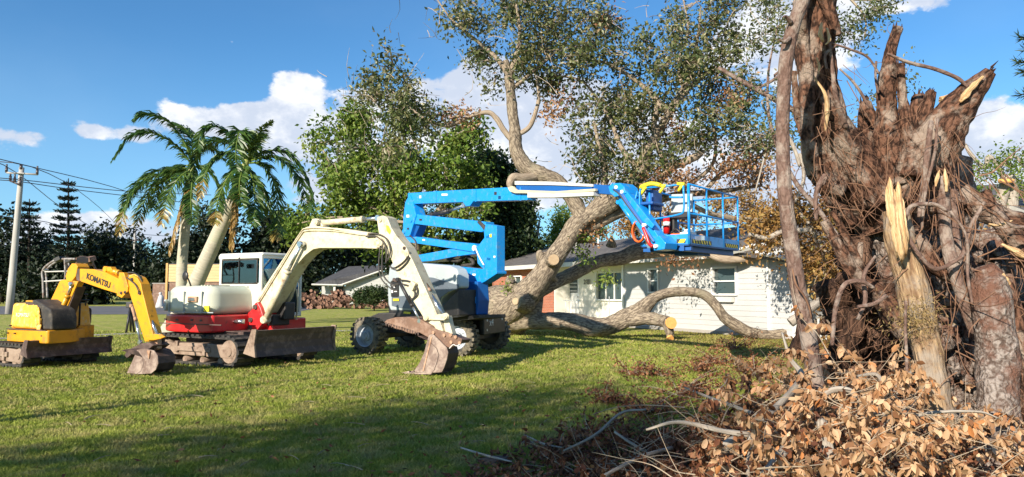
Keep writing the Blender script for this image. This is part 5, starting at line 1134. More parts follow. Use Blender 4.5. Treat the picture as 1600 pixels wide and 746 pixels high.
# neighbour roof far right behind the root mass
nb = thing('neighbour_house', 'pale sloping roof edge of a house behind the uprooted trunk', 'house', (0, 0, 0))
b0 = W(1500, 300, 34); b0.z = 0; nb.location = b0
f = lambda px, py, y: W(px, py, y) - b0
MB().add([f(1500, 292, 34), f(1506, 306, 34), f(1620, 352, 28), f(1620, 336, 28)], [(0, 1, 2, 3)]).build('fascia_board', 'fascia', nb)
MB().add([f(1500, 292, 34), f(1620, 336, 28), f(1740, 320, 40), f(1600, 285, 44)], [(0, 1, 2, 3)]).build('roof', 'roof_shingle', nb)
a, c = f(1506, 306, 34.3), f(1620, 350, 28.3); MB().add([a, c, Vector((c.x, c.y, 0)), Vector((a.x, a.y, 0))], [(0, 1, 2, 3)]).build('wall', 'white_wall', nb)
a, c = f(1506, 306, 34.3), f(1600, 290, 44); MB().add([a, c, Vector((c.x, c.y, 0)), Vector((a.x, a.y, 0))], [(0, 1, 2, 3)]).build('wall', 'white_wall', nb)

# ================================================================== PALMS
def palm(label, trunk, crown_px, Y, fronds, seed, shaft):
    b = W(trunk[0][0], trunk[0][1], trunk[0][2]); b.z = 0; t = thing('palm_tree', label, 'palm', b, 0, 'two palms behind the white excavator'); rg = np.random.default_rng(seed)
    mb = MB(); P = [b] + [W(a, c, d) for a, c, d, r in trunk[1:]]; rr = [r * d / F for a, c, d, r in trunk]
    mb.tube([p - b for p in P], rr, 18, 40, .025, 1, seed); mb.build('trunk', 'palm_trunk', t)
    MB().tube([W(a, c, d) - b for a, c, d, r in shaft], [r * d / F for a, c, d, r in shaft], 14, 12).build('crownshaft', 'palm_crownshaft', t)
    for (pts, dy, kind, ll) in fronds:
        n = len(pts); C = np.array([list(W(px, py, Y + dy * (i / (n - 1)))) for i, (px, py) in enumerate(pts)]); C = catmull(C, 44); T = np.gradient(C, axis=0); T /= np.linalg.norm(T, axis=1)[:, None]
        m = MB(); m.tube([c - np.array(list(b)) for c in C[::4]], np.linspace(.045, .008, 11), 5, 11); 
        rach = m
        # leaflets
        K = 210; s = np.sort(rg.uniform(.06, 1, K)); idx = s * 43; i0 = idx.astype(int).clip(0, 42); fr_ = (idx - i0)[:, None]; B0 = C[i0] * (1 - fr_) + C[i0 + 1] * fr_; TT = T[i0]
        up = np.array([0, 0, 1.0]); S = np.cross(TT, up); S /= np.linalg.norm(S, axis=1)[:, None] + 1e-6
        side = np.where(rg.uniform(size=K) < .5, -1, 1)[:, None]; L = ll * 1.18 * (np.sin(np.clip(s * 1.15 + .12, 0, 1.27) * pi / 1.27) ** .55 * .9 + .18)[:, None] * rg.uniform(.8, 1.15, (K, 1))
        N = np.cross(S, TT); D = S * side * rg.uniform(.5, .95, (K, 1)) + TT * rg.uniform(.45, .9, (K, 1)) + up * (rg.uniform(-.35, .35, (K, 1)) - (.5 if kind == 'dead' else .05)); D /= np.linalg.norm(D, axis=1)[:, None]
        P0 = B0; P1 = B0 + D * L * .5 + up * (-.04 * L); P2 = P1 + (D + up * (-.65 if kind != 'dead' else -2.2)) / np.linalg.norm(D + up * (-.95), axis=1)[:, None] * L * .5
        Wd = np.cross(D, rg.normal(size=(K, 3))); Wd /= np.linalg.norm(Wd, axis=1)[:, None]; w = .030
        V = np.stack([P0 - Wd * w * .6, P0 + Wd * w * .6, P1 + Wd * w, P1 - Wd * w, P2], 1).reshape(-1, 3) - np.array(list(b))
        q = np.arange(K)[:, None] * 5
        Rv = np.vstack(rach.v); nR = len(Rv)
        Lp = np.concatenate([np.array([i for f_ in rach.f for i in f_]), ((q + np.array([[0, 1, 2, 3, 3, 2, 4]])) + nR).ravel()])
        lt = np.concatenate([[len(f_) for f_ in rach.f], np.tile([4, 3], K)]); ls = np.concatenate([[0], np.cumsum(lt)[:-1]])
        base = {'green': rg.uniform(.1, .5, K), 'tip': np.where(s > .80, rg.uniform(.66, .95, K), rg.uniform(.15, .6, K)), 'dead': rg.uniform(.78, 1, K), 'new': rg.uniform(.45, .66, K)}[kind]
        tint = np.concatenate([np.full(nR, .6 if kind != 'dead' else .9), np.repeat(base, 5)])
        link('frond', raw_mesh('frond', np.vstack([Rv, V]), Lp, ls, lt, False, tint), 'palm_green', t)
pm('palm_crownshaft', (.26, .34, .08), (.30, .26, .10), 3, .5)
c2 = [([(386, 252), (392, 232), (405, 208), (424, 188)], -1, 'new', .34),
      ([(384, 250), (368, 220), (340, 198), (316, 205), (308, 236)], -1.4, 'green', .52),
      ([(384, 250), (362, 224), (332, 220), (308, 240), (300, 285)], .8, 'green', .5),
      ([(382, 252), (352, 240), (324, 262), (312, 310)], -1, 'tip', .5),
      ([(384, 248), (380, 218), (374, 205), (368, 240), (370, 268)], -2.4, 'green', .55),
      ([(388, 250), (404, 214), (396, 214), (404, 250)], 1.5, 'green', .5),
      ([(390, 250), (418, 236), (452, 240), (478, 275), (492, 322)], .5, 'green', .55),
      ([(390, 252), (425, 244), (455, 262), (476, 300), (482, 330)], -1.2, 'green', .55),
      ([(390, 255), (414, 258), (432, 300), (434, 352), (430, 374)], -.6, 'tip', .5),
      ([(386, 258), (396, 285), (398, 322), (396, 352)], -1.8, 'green', .5),
      ([(386, 258), (406, 290), (420, 325), (440, 345)], .9, 'green', .5),
      ([(380, 258), (372, 290), (366, 335), (361, 392)], -.5, 'dead', .28),
      ([(382, 256), (358, 275), (340, 315), (336, 350)], -1.5, 'tip', .48),
      ([(384, 256), (376, 275), (374, 300), (380, 322)], -2.2, 'green', .45)]
palm('leaning palm with pale curved trunk rising behind the white excavator cab', [(266, 520, 27.6, 19), (272, 508, 27.6, 15), (291, 476, 27.5, 12.5), (312, 430, 27.4, 12), (338, 372, 27.2, 11), (364, 312, 27, 9.5)], (384, 255), 27, c2, 5,
     [(364, 312, 27, 9.5), (372, 292, 27, 8.5), (380, 268, 27, 7), (386, 250, 27, 4)])
c1 = [([(300, 258), (288, 222), (262, 190), (228, 178), (210, 186)], -1, 'green', .62),
      ([(300, 258), (276, 228), (240, 208), (204, 212), (174, 252)], -1.5, 'green', .66),
      ([(300, 256), (300, 220), (288, 200), (272, 192)], 1, 'green', .55),
      ([(300, 258), (270, 262), (236, 272), (206, 300), (190, 330)], 1.2, 'green', .6),
      ([(298, 262), (262, 268), (220, 288), (196, 322), (186, 366)], -1.2, 'tip', .62),
      ([(298, 264), (268, 272), (238, 292), (222, 325), (214, 352)], .9, 'tip', .6),
      ([(298, 266), (280, 278), (262, 310), (252, 352)], -2.0, 'tip', .6),
      ([(302, 262), (322, 262), (342, 290), (350, 330)], .6, 'tip', .55),
      ([(298, 268), (290, 300), (276, 350), (264, 398)], -.8, 'dead', .34),
      ([(300, 258), (312, 236), (330, 232), (352, 250)], .8, 'green', .5),
      ([(300, 262), (274, 268), (248, 296), (238, 330)], 1.6, 'green', .55),
      ([(300, 264), (300, 285), (298, 320), (302, 350)], -2.0, 'green', .55)]
palm('upright palm with smooth pale trunk at the left of the two palms', [(283, 505, 32, 10), (283, 470, 32, 8.6), (284, 420, 32, 8), (288, 370, 32, 7.6), (293, 325, 32, 7.2)], (299, 262), 32, c1, 9,
     [(293, 325, 32, 7.2), (295, 300, 32, 6.6), (298, 275, 32, 6), (300, 258, 32, 4)])

# ================================================================== GREEN TREES BEHIND THE LIFT
def green_trees():
    b = W(655, 470, 44); b.z = 0
    t = thing('shade_tree', 'tall bright green tree with open crown behind the blue lift', 'tree', b)
    Y = 44; B = [(545, 215, Y, 52, 30, 70), (525, 245, Y, 36, 22, 40), (600, 240, Y, 55, 38, 100), (555, 290, Y, 62, 28, 90), (630, 270, Y, 60, 40, 120), (520, 330, Y, 40, 26, 45), (690, 240, Y, 44, 36, 90), (720, 290, Y, 44, 30, 80), (600, 325, Y, 70, 28, 110), (575, 190, Y, 35, 18, 35), (690, 330, Y, 60, 30, 100), (640, 200, Y, 34, 20, 40), (730, 250, Y, 26, 44, 50), (470, 345, Y, 40, 22, 40), (540, 365, Y, 60, 22, 60), (640, 370, Y, 60, 24, 70), (728, 205, Y, 34, 34, 50)]
    B = [(a[0], a[1], a[2], a[3] * 1.12, a[4] * 1.12, int(a[5] * .46)) for a in B]
    crown(t, B, 40, .42, .30, 'green_leaves', 41, 'branch_bark', .03, .8)
    mb = MB(); limb(mb, [(655, 475, Y, 12), (652, 420, Y, 11), (640, 360, Y, 9), (615, 300, Y, 6), (590, 240, Y, 3.5), (570, 200, Y, 1.5)], 10, .08, 3)
    for i, p in enumerate([[(648, 380, Y, 8), (690, 320, Y, 5), (700, 250, Y, 3.5), (718, 210, Y, 1.5)], [(640, 360, Y, 5), (575, 320, Y, 3.5), (525, 270, Y, 2), (505, 235, Y, 1)], [(645, 330, Y, 4), (660, 280, Y, 3), (650, 230, Y, 2), (640, 195, Y, 1)], [(655, 350, Y - 1, 3), (600, 345, Y - 1, 2.2), (520, 340, Y - 1, 1.6), (465, 350, Y - 1, 1)], [(690, 330, Y, 3), (730, 290, Y, 2.2), (756, 262, Y, 1.2)], [(700, 300, Y, 2), (740, 300, Y, 1.8), (770, 285, Y, 1)]]): limb(mb, p, 7, .05, i)
    mb.build('trunk', 'branch_bark', t, off=b)
    b = W(790, 472, 48); b.z = 0
    t = thing('shade_tree', 'dense dark green tree just right of the blue lift', 'tree', b); Y = 48
    B = [(775, 270, Y, 42, 36, 130), (795, 320, Y, 38, 42, 190), (800, 375, Y, 32, 38, 170), (770, 350, Y, 36, 50, 170), (740, 390, Y, 50, 36, 160), (700, 400, Y, 60, 34, 130), (812, 300, Y, 16, 30, 50), (760, 250, Y, 24, 20, 50), (620, 400, Y, 60, 28, 110), (818, 345, Y, 12, 40, 60)]
    crown(t, [(*a[:5], int(a[5] * .7)) for a in B], 34, .36, .32, 'dense_leaves', 42, 'dark_bark', .022, .4, tlo=.1)
    mb = MB(); limb(mb, [(790, 476, Y, 9), (788, 400, Y, 8), (780, 330, Y, 5), (778, 270, Y, 2)], 9, .05, 3); mb.build('trunk', 'dark_bark', t, off=b)
    b = W(885, 430, 56); b.z = 0
    t = thing('shade_tree', 'small pale green tree showing between main log and roof line', 'tree', b); Y = 56
    crown(t, [(885, 350, Y, 26, 20, 60), (868, 378, Y, 18, 16, 45), (900, 372, Y, 26, 22, 70), (860, 400, Y, 16, 10, 25), (925, 350, Y, 30, 16, 40)], 28, .36, .24, 'green_leaves', 43, tlo=.2)
    mb = MB(); limb(mb, [(885, 470, Y, 5), (884, 400, Y, 4), (890, 345, Y, 1.5)], 8, .05, 3); mb.build('trunk', 'branch_bark', t, off=b)
    b = W(1050, 420, 50); b.z = 0
    t = thing('shade_tree', 'olive green tree behind the roof and the lift platform', 'tree', b); Y = 50
    crown(t, [(1000, 350, Y, 40, 20, 70), (1060, 345, Y, 50, 24, 70), (1150, 320, Y, 60, 22, 60), (1190, 335, Y, 40, 22, 50)], 28, .36, .22, 'mixed_dry_leaves', 44)
    mb = MB(); limb(mb, [(1050, 470, Y, 5), (1052, 400, Y, 4), (1060, 340, Y, 1.5)], 8, .05, 3); mb.build('trunk', 'branch_bark', t, off=b)
    b = W(838, 440, 54); b.z = 0
    t = thing('broken_pole', 'thin grey snapped pole standing beyond the brick end of the house', 'pole', b)
    mb = MB(); limb(mb, [(833, 470, 54, 4), (836, 400, 54, 3.6), (842, 350, 54, 1.6), (844, 343, 54, .4)], 8, .1, 2); limb(mb, [(840, 405, 53.6, 2.5), (844, 380, 53.6, 1.6), (842, 362, 53.6, .5)], 6, .1, 5); mb.build('pole', 'pale_branch', t, off=b)
green_trees()

# ================================================================== THE TOPPLED OAK
def oak():
    b = G(800, 522); b = Vector((b.x, 27, 0))
    t = thing('fallen_oak', 'huge toppled oak with leafy crown leaning over the white house', 'tree', b)
    big = [
        # butt of the trunk running behind the lift
        ([(700, 520, 29, 30), (745, 496, 28.4, 42), (790, 486, 27.6, 44), (815, 482, 27, 34), (845, 486, 27, 26)], .07, 3),
        # low limb along the ground towards the house, arching over
        ([(765, 506, 27.2, 15), (810, 500, 26.8, 16), (850, 502, 26.4, 13.5), (895, 503, 26.0, 14), (922, 511, 25.8, 15), (948, 510, 25.6, 14.5), (980, 497, 25.4, 14.5), (1003, 484, 25.2, 12.5), (1022, 466, 25, 8.5), (1045, 458, 25, 7.5), (1075, 456, 25, 7), (1100, 461, 25, 7.5), (1118, 477, 25, 8), (1132, 496, 25, 8.5), (1152, 510, 25, 9), (1175, 520, 25, 8), (1205, 524, 25, 8), (1240, 518, 25, 9), (1275, 505, 25, 8), (1310, 492, 25, 7)], .07, 4),
        # stump limb with the fresh cut
        ([(985, 499, 25.3, 12), (1010, 498, 25, 10.5), (1035, 502, 24.7, 9.5), (1043, 504, 24.5, 9)], .05, 5),
        ([(1040, 500, 24.6, 8), (1045, 514, 24.5, 7.5), (1048, 527, 24.5, 6)], .05, 6),
        # main stem going up
        ([(785, 494, 26.9, 19), (806, 476, 26.5, 23), (830, 452, 26.2, 20), (848, 430, 26, 17), (866, 404, 26, 15.5), (884, 378, 26, 14.5), (900, 352, 26, 14.5), (916, 336, 26, 15)], .06, 7),
        ([(912, 345, 26, 13), (900, 322, 26, 11.5), (886, 300, 26, 11), (868, 282, 26, 11), (845, 275, 26, 14), (822, 262, 26, 13), (808, 240, 26, 11), (805, 215, 26, 10), (802, 185, 26, 8.5), (798, 150, 26, 8), (795, 118, 26, 7.5), (790, 95, 26, 5)], .09, 8),
        ([(914, 342, 26, 13), (945, 320, 26, 17), (975, 300, 26, 14), (1000, 270, 26, 12), (1012, 235, 26, 9), (1030, 205, 26, 7), (1052, 165, 26, 5.5), (1076, 120, 26, 4), (1090, 60, 26, 2.5), (1095, 10, 26, 1.2)], .07, 9),
        ([(908, 362, 26.2, 9), (935, 348, 26.2, 9.5), (970, 332, 26.3, 8.5), (1010, 318, 26.5, 7), (1060, 305, 27, 5.5), (1120, 300, 27.5, 4), (1190, 290, 28, 2.5)], .06, 10),
        # limb resting on the eave
        ([(828, 460, 26.5, 13), (870, 440, 27, 11.5), (905, 422, 27.6, 10.5), (940, 408, 28.2, 10), (972, 403, 28.6, 11), (990, 396, 28.8, 13), (1020, 390, 29, 14), (1060, 389, 29, 10), (1100, 392, 28, 8)], .07, 11),
    ]
    for pts, ns, sd in big:
        mb = MB(); limb(mb, pts, 28, ns * 1.3, sd, 12, 2.2, rough=.035); mb.build('trunk' if sd in (3, 7) else 'limb', 'oak_bark', t, off=b)
    small = [[(842, 275, 26, 9), (818, 280, 25.6, 9), (803, 278, 25.4, 8), (797, 288, 25.3, 6), (800, 296, 25.3, 3)],
        [(803, 222, 26, 5), (788, 205, 26, 4.5), (776, 186, 26, 4.5), (762, 176, 26, 4), (735, 182, 26, 3), (700, 196, 26, 4), (668, 188, 26, 2.5), (640, 168, 26, 1.6), (610, 140, 26, 1)],
        [(806, 212, 26, 4), (826, 200, 26, 4), (836, 178, 26, 3.5), (842, 150, 26, 2.8), (838, 120, 26, 2)], [(796, 120, 26, 5), (775, 90, 26, 3.6), (740, 60, 26, 2.6), (705, 30, 26, 1.8), (680, -5, 26, 1)], [(795, 120, 26, 5), (806, 90, 26, 4), (812, 50, 26, 3), (806, 5, 26, 2)],
        [(800, 140, 26, 3), (835, 110, 26, 2.6), (880, 70, 26, 2), (920, 20, 26, 1.3)], [(1040, 175, 26, 5), (1010, 140, 26, 4), (970, 110, 26, 3), (930, 95, 26, 2), (880, 100, 26, 1.4)], [(1052, 165, 26, 5), (1085, 130, 26, 4.2), (1120, 108, 26, 3.4), (1150, 120, 26, 2.6), (1190, 140, 26, 1.8)],
        [(1000, 268, 26, 5), (970, 230, 26, 4), (955, 190, 26, 3.2), (930, 150, 26, 2.2), (905, 125, 26, 1.6), (862, 118, 26, 1.6)], [(1010, 320, 26.5, 5), (1040, 270, 26, 6), (1062, 256, 26, 7), (1088, 245, 26, 6), (1100, 236, 26, 3)], [(1050, 270, 26, 4), (1030, 235, 26, 5), (1022, 200, 26, 5), (1028, 160, 26, 3.5)],
        [(1100, 300, 27, 4), (1130, 270, 27, 3.4), (1180, 250, 27, 2.6), (1220, 210, 27, 1.8)], [(1060, 300, 27, 4), (1110, 262, 26.5, 3), (1118, 220, 26, 2.4), (1110, 180, 26, 2)], [(940, 320, 26, 6), (945, 270, 26, 5), (938, 240, 26, 3.5), (928, 190, 26, 2.2)],
        [(1100, 392, 27, 7), (1130, 405, 26.5, 6.5), (1165, 404, 26, 6), (1200, 402, 26, 5), (1235, 405, 26, 4), (1280, 395, 26, 3)], [(1215, 400, 26, 6), (1225, 382, 26, 7), (1205, 372, 26, 6), (1188, 362, 26, 4)], [(1060, 305, 27, 3), (1100, 330, 27, 4), (1150, 342, 27.5, 4.5), (1200, 345, 28, 4)], [(1160, 300, 27, 2.4), (1195, 250, 27, 2.6), (1205, 200, 27, 2), (1190, 160, 27, 1.4)], [(1070, 150, 26, 3), (1060, 100, 26, 2.4), (1075, 50, 26, 1.8), (1068, 0, 26, 1.2)],
        [(870, 440, 26.8, 4), (860, 430, 26.4, 6), (856, 424, 26.2, 6)]]
    for i, p in enumerate(small):
        mb = MB(); limb(mb, p, 10, .10, 20 + i, 6); mb.build('branch', 'branch_bark', t, off=b)
    # sawn faces and knots
    def disc(px, py, Y, rpx, d, name='sawn_face', mat='fresh_cut', th=.04):
        p = W(px, py, Y) - b; d = Vector(d).normalized(); MB().tube([p - d * th, p + d * th], [rpx * Y / F] * 2, 18, 2, .04, 1, int(px)).build(name, mat, t)
    disc(1048.5, 505, 24.22, 9.2, (.25, -.95, .1)); disc(1047, 529, 24.4, 5.5, (.1, -.8, -.5)); disc(865, 406, 25.2, 8.5, (0.1, -1, -.05), mat='cut_wood'); disc(806, 471, 25.72, 5.2, (-.4, -1, 0), mat='cut_wood')
    knots = [[(862, 410, 26, 12), (864, 407, 25.4, 10.5), (865, 406, 25.22, 10)], [(820, 470, 26.2, 20), (812, 471, 25.9, 15), (806, 471, 25.76, 12)], [(800, 448, 26.8, 12), (797, 440, 26.7, 8), (800, 436, 26.6, 7)], [(850, 405, 26.2, 12), (845, 398, 26.1, 8), (848, 395, 26.1, 5)], [(955, 385, 28.4, 8), (956, 376, 28.3, 5), (957, 373, 28.3, 3)]]
    for i, p in enumerate(knots):
        kb = MB(); limb(kb, p, 14, .12, 71 + i, 4); kb.build('knot', 'oak_bark', t, off=b)
    crowns = [(745, 30, 26, 60, 36, 70, 2.5), (720, 65, 26, 40, 26, 34, 2), (800, 40, 26, 60, 44, 110, 2.5), (800, 90, 26, 46, 36, 75, 2.5), (860, 50, 26, 60, 50, 110, 2.5), (905, 90, 26, 52, 42, 85, 2.5), (930, 30, 26, 40, 40, 60, 2.5), (860, 110, 26, 30, 26, 40, 2),
              (615, 110, 26, 30, 36, 46, 1.6), (600, 150, 26, 42, 26, 46, 1.6), (640, 160, 26, 38, 36, 56, 1.6), (575, 140, 26, 26, 20, 18, 1.5), (670, 190, 26, 34, 20, 30, 1.5), (600, 180, 26, 30, 30, 30, 1.5), (590, 225, 26, 50, 30, 36, 1.5),
              (960, 160, 26, 52, 44, 100, 2.5), (1000, 110, 26, 56, 40, 90, 2.5), (940, 215, 26, 40, 40, 75, 2.2), (1000, 190, 26, 45, 40, 80, 2.2), (1020, 60, 26, 30, 30, 20, 2), (1090, 60, 26, 55, 50, 125, 2.5), (1120, 110, 26, 55, 44, 110, 2.5), (1060, 110, 26, 40, 40, 60, 2.5), (1080, 170, 26, 46, 36, 70, 2.5), (1120, 175, 26, 46, 34, 55, 2.5), (1110, 215, 26, 34, 26, 30, 2.5), (1070, 220, 26, 32, 20, 24, 2.5),
              (940, 265, 26, 34, 28, 60, 1.8), (985, 260, 26, 34, 26, 52, 2), (985, 298, 25.6, 40, 14, 44, 1.5), (905, 245, 26, 16, 14, 12, 1.5), (1020, 250, 26, 26, 24, 24, 2), (1160, 60, 26, 34, 30, 30, 2), (1150, 210, 26, 36, 34, 26, 2.5), (1190, 230, 26.5, 34, 44, 36, 2.5), (1160, 10, 26, 60, 26, 40, 2), (1060, 250, 26, 40, 14, 14, 2), (1110, 5, 26, 60, 24, 60, 2), (880, 10, 26, 80, 26, 80, 2)]
    crowns = [(a[0], a[1], a[2], a[3] * 1.2, a[4] * 1.15, int(a[5] * .58) + 4, *a[6:]) for a in crowns]
    crown(t, crowns, 22, .25, .165, 'oak_leaves', 51, 'branch_bark', .014, 1.0, droop=.2, asp=.5, thi=1.0)
    dry = [(730, 185, 26, 40, 12, 14, .8), (1040, 285, 26, 46, 16, 26, 1.5), (1120, 264, 26.5, 60, 18, 30, 2.2), (1180, 272, 27, 50, 16, 26, 2.2), (1060, 200, 26, 12, 14, 6, .8), (925, 365, 26, 16, 12, 10, .8), (1200, 240, 27, 34, 30, 14, 2), (1150, 160, 26, 60, 40, 20, 2), (1080, 395, 27, 30, 10, 14, .8), (880, 150, 26, 16, 16, 6, 1), (945, 30, 26, 10, 14, 5, .8), (860, 180, 26, 20, 12, 8, 1)]
    crown(t, dry, 26, .24, .14, 'brown_leaves', 52, 'twig_bark', .010, 1.0, droop=.5, name='dry_foliage', thi=.8)
    grn = [(945, 440, 27, 12, 12, 8, .6), (900, 380, 26.5, 20, 14, 12, .8), (800, 452, 26.5, 12, 5, 6, .5), (918, 400, 26.5, 20, 8, 8, .5)]
    crown(t, grn, 20, .16, .12, 'green_leaves', 53, 'twig_bark', .008, 1.0, droop=.5, name='sprout', tlo=.3)
    # bare twigs: fine pale filaments through the crown
    rg = np.random.default_rng(77); mb = MB()
    for k in range(420):
        bl = crowns[rg.integers(len(crowns))]; p = np.array(list(W(bl[0] + rg.normal() * bl[3] * .9, bl[1] + rg.normal() * bl[4] * .9, bl[2] + rg.normal()))); d = rg.normal(size=3); d /= np.linalg.norm(d); ln = rg.uniform(.4, 1.2)
        mb.tube([p, p + d * ln * .5 + rg.normal(size=3) * .08, p + d * ln + rg.normal(size=3) * .15], [.014, .009, .004], 3, 5, cap=False)
    mb.build('twig', 'twig_bark', t, off=b)['kind'] = 'stuff'
oak()

# dead brown crown collapsed on the right end of the house
def dead_crown():
    b = Vector((W(1270, 500, 23).x, 23, 0)); t = thing('fallen_tree', 'brown leafed crown collapsed on the crushed right end of the roof', 'fallen tree', b)
    Y = 22.5; B = [(1205, 345, Y, 34, 14, 16), (1250, 335, Y, 40, 26, 34), (1290, 340, Y, 40, 34, 46), (1180, 350, Y, 26, 12, 12), (1290, 395, Y, 40, 36, 66), (1330, 440, Y, 34, 46, 60), (1310, 460, Y, 20, 24, 16), (1340, 360, Y, 40, 40, 46), (1180, 380, Y, 30, 8, 10), (1215, 370, Y, 26, 10, 12), (1350, 500, Y - 2, 50, 40, 50), (1285, 548, Y - 3, 50, 10, 22), (1400, 440, Y, 60, 60, 60), (1500, 420, Y, 90, 90, 70)]
    crown(t, B, 30, .26, .14, 'mixed_dry_leaves', 61, 'twig_bark', .012, 1.0, droop=.3, asp=.5)
    mb = MB(); L = [[(1330, 520, Y, 8), (1310, 470, Y, 7), (1290, 400, Y, 6), (1262, 350, Y, 4), (1235, 315, Y, 2)], [(1310, 470, Y, 6), (1285, 470, Y - .5, 7), (1255, 490, Y - 1, 8), (1235, 505, Y - 1, 8)], [(1290, 400, Y, 4), (1330, 370, Y, 3.4), (1350, 320, Y, 2)], [(1262, 360, Y - .5, 4), (1225, 362, Y - .5, 5), (1198, 372, Y - .5, 4), (1170, 366, Y - .5, 2.6)],
                     [(1196, 240, Y, 1.6), (1188, 270, Y, 1.4), (1180, 300, Y, 1.2)], [(1250, 240, Y, 3), (1256, 280, Y, 3), (1240, 320, Y, 3)], [(1215, 180, Y, 2), (1240, 230, Y, 3), (1250, 260, Y, 3)]]
    for i, p in enumerate(L): mb = MB(); limb(mb, p, 9, .1, i, 6); mb.build('branch', 'pale_branch', t, off=b)
dead_crown()

def right_back():
    b = Vector((W(1560, 400, 30).x, 30, 0)); t = thing('battered_tree', 'storm stripped pale limbed tree behind the root mass at the right edge', 'tree', b); Y = 30
    mb = MB()
    for i, p in enumerate([[(1575, 470, Y, 10), (1572, 380, Y, 9), (1582, 310, Y, 9), (1576, 275, Y, 8)], [(1578, 300, Y, 5), (1560, 262, Y, 4), (1545, 245, Y, 4), (1538, 262, Y, 3.4), (1516, 240, Y, 3.2), (1508, 225, Y, 2)], [(1560, 262, Y, 3), (1585, 245, Y, 2.4), (1600, 262, Y, 2)], [(1550, 400, Y, 7), (1560, 330, Y, 9), (1572, 285, Y, 9)]]): limb(mb, p, 9, .1, i, 6)
    mb.build('trunk', 'pale_branch', t, off=b)
    p = W(1572, 286, 29.6) - b; MB().cyl(p, p + Vector((0, -.02, .15)), .28, 14).build('sawn_face', 'fresh_cut', t)
    crown(t, [(1570, 265, Y, 34, 20, 34), (1530, 262, Y, 22, 16, 14), (1590, 240, Y, 20, 14, 14), (1600, 300, Y, 26, 24, 20), (1540, 300, Y, 40, 22, 20)], 22, .3, .14, 'green_leaves', 65, 'twig_bark', .012, 1.0)
    # leafy spray hanging at the top, behind the torn stem
    b = Vector((W(1345, 400, 14).x, 14, 0)); t = thing('oak_branch', 'thin leafy oak spray hanging in the sky above the broken stumps', 'branch', b); Y = 14
    crown(t, [(1350, 18, Y, 44, 16, 30, .8), (1335, 42, Y, 34, 14, 26, .8), (1348, 60, Y, 14, 8, 8, .5), (1380, 8, Y, 26, 14, 14, .5), (1310, 30, Y, 16, 14, 8, .5), (1400, 130, Y, 34, 34, 10, .8), (1380, 150, Y, 30, 26, 10, .8)], 16, .13, .075, 'oak_leaves', 66, 'twig_bark', .005, 1.0, thi=.85)
    mb = MB(); limb(mb, [(1290, -40, Y, 4), (1330, 0, Y, 2), (1352, 30, Y, 1.4), (1350, 62, Y, .8)], 6, 0, 1); limb(mb, [(1330, 0, Y, 1.6), (1380, 0, Y, 1.4), (1420, -12, Y, 1)], 6, 0, 2); limb(mb, [(1300, 330, Y, 4), (1350, 230, Y, 2), (1375, 160, Y, 1.4), (1400, 120, Y, .8)], 6, 0, 2)
    mb.build('stem', 'twig_bark', t, off=b)
    # leaves seen between slender trunk and torn stem
    b = Vector((W(1240, 400, 18).x, 18, 0)); t = thing('oak_branch', 'sparse leafy branches seen either side of the slender leaning trunk', 'branch', b); Y = 18
    crown(t, [(1200, 130, Y, 30, 60, 30, 1), (1200, 60, Y, 50, 40, 36, 1), (1240, 180, Y, 26, 50, 20, 1), (1190, 210, Y, 40, 40, 26, 1), (1225, 10, Y, 60, 16, 20, 1), (1330, 200, Y, 20, 20, 6, 1), (1420, 220, Y, 30, 20, 6, 1)], 16, .2, .09, 'oak_leaves', 67, 'twig_bark', .007, 1.0, thi=1)
    mb = MB()
    for i, p in enumerate([[(1330, 400, Y, 4), (1280, 330, Y, 4), (1240, 280, Y, 3.5), (1205, 200, Y, 2.6), (1200, 120, Y, 2), (1215, 40, Y, 1)], [(1122, 106, Y, 3), (1160, 128, Y, 4), (1200, 150, Y, 4), (1250, 180, Y, 5), (1300, 230, Y, 6)], [(1180, 140, Y, 2.4), (1215, 120, Y, 2.4), (1246, 80, Y, 3)], [(1210, 118, Y, 2), (1236, 95, Y, 2), (1262, 52, Y, 2)]]): limb(mb, p, 7, .06, i, 6)
    mb.build('stem', 'stem_bark', t, off=b)
    # conifer spray at the right edge
    b = Vector((W(1650, 400, 12).x, 12, 0)); t = thing('pine_tree', 'green pine boughs reaching in at the upper right edge', 'pine', b); rg = np.random.default_rng(5); P = []; D = []; mb = MB()
    MB().tube([(0, 0, 0), (.1, 0, 4), (0, 0, 7)], [.2, .15, .05], 8, 12).build('trunk', 'dark_bark', t)
    for (x, y, x2, y2) in ((1650, 70, 1592, 58), (1650, 100, 1588, 98), (1650, 150, 1594, 148), (1650, 40, 1600, 80), (1650, 120, 1596, 112)):
        a = np.array(list(W(x, y, 12))); c = np.array(list(W(x2, y2, 12))); mb.tube([a, c], [.02, .008], 4); s = rg.uniform(0, 1, (90, 1)); P.append(a + (c - a) * s); D.append((c - a) / np.linalg.norm(c - a) + rg.normal(size=(90, 3)) * .7)
    P = np.vstack(P); D = np.vstack(D); mb.build('branch', 'dark_bark', t, off=b); leaves_mesh('needles', P, .16, .02, 'dense_leaves', t, b, rg.uniform(.5, 1, len(P)), D=D, rng=rg, kind='stuff')
right_back()

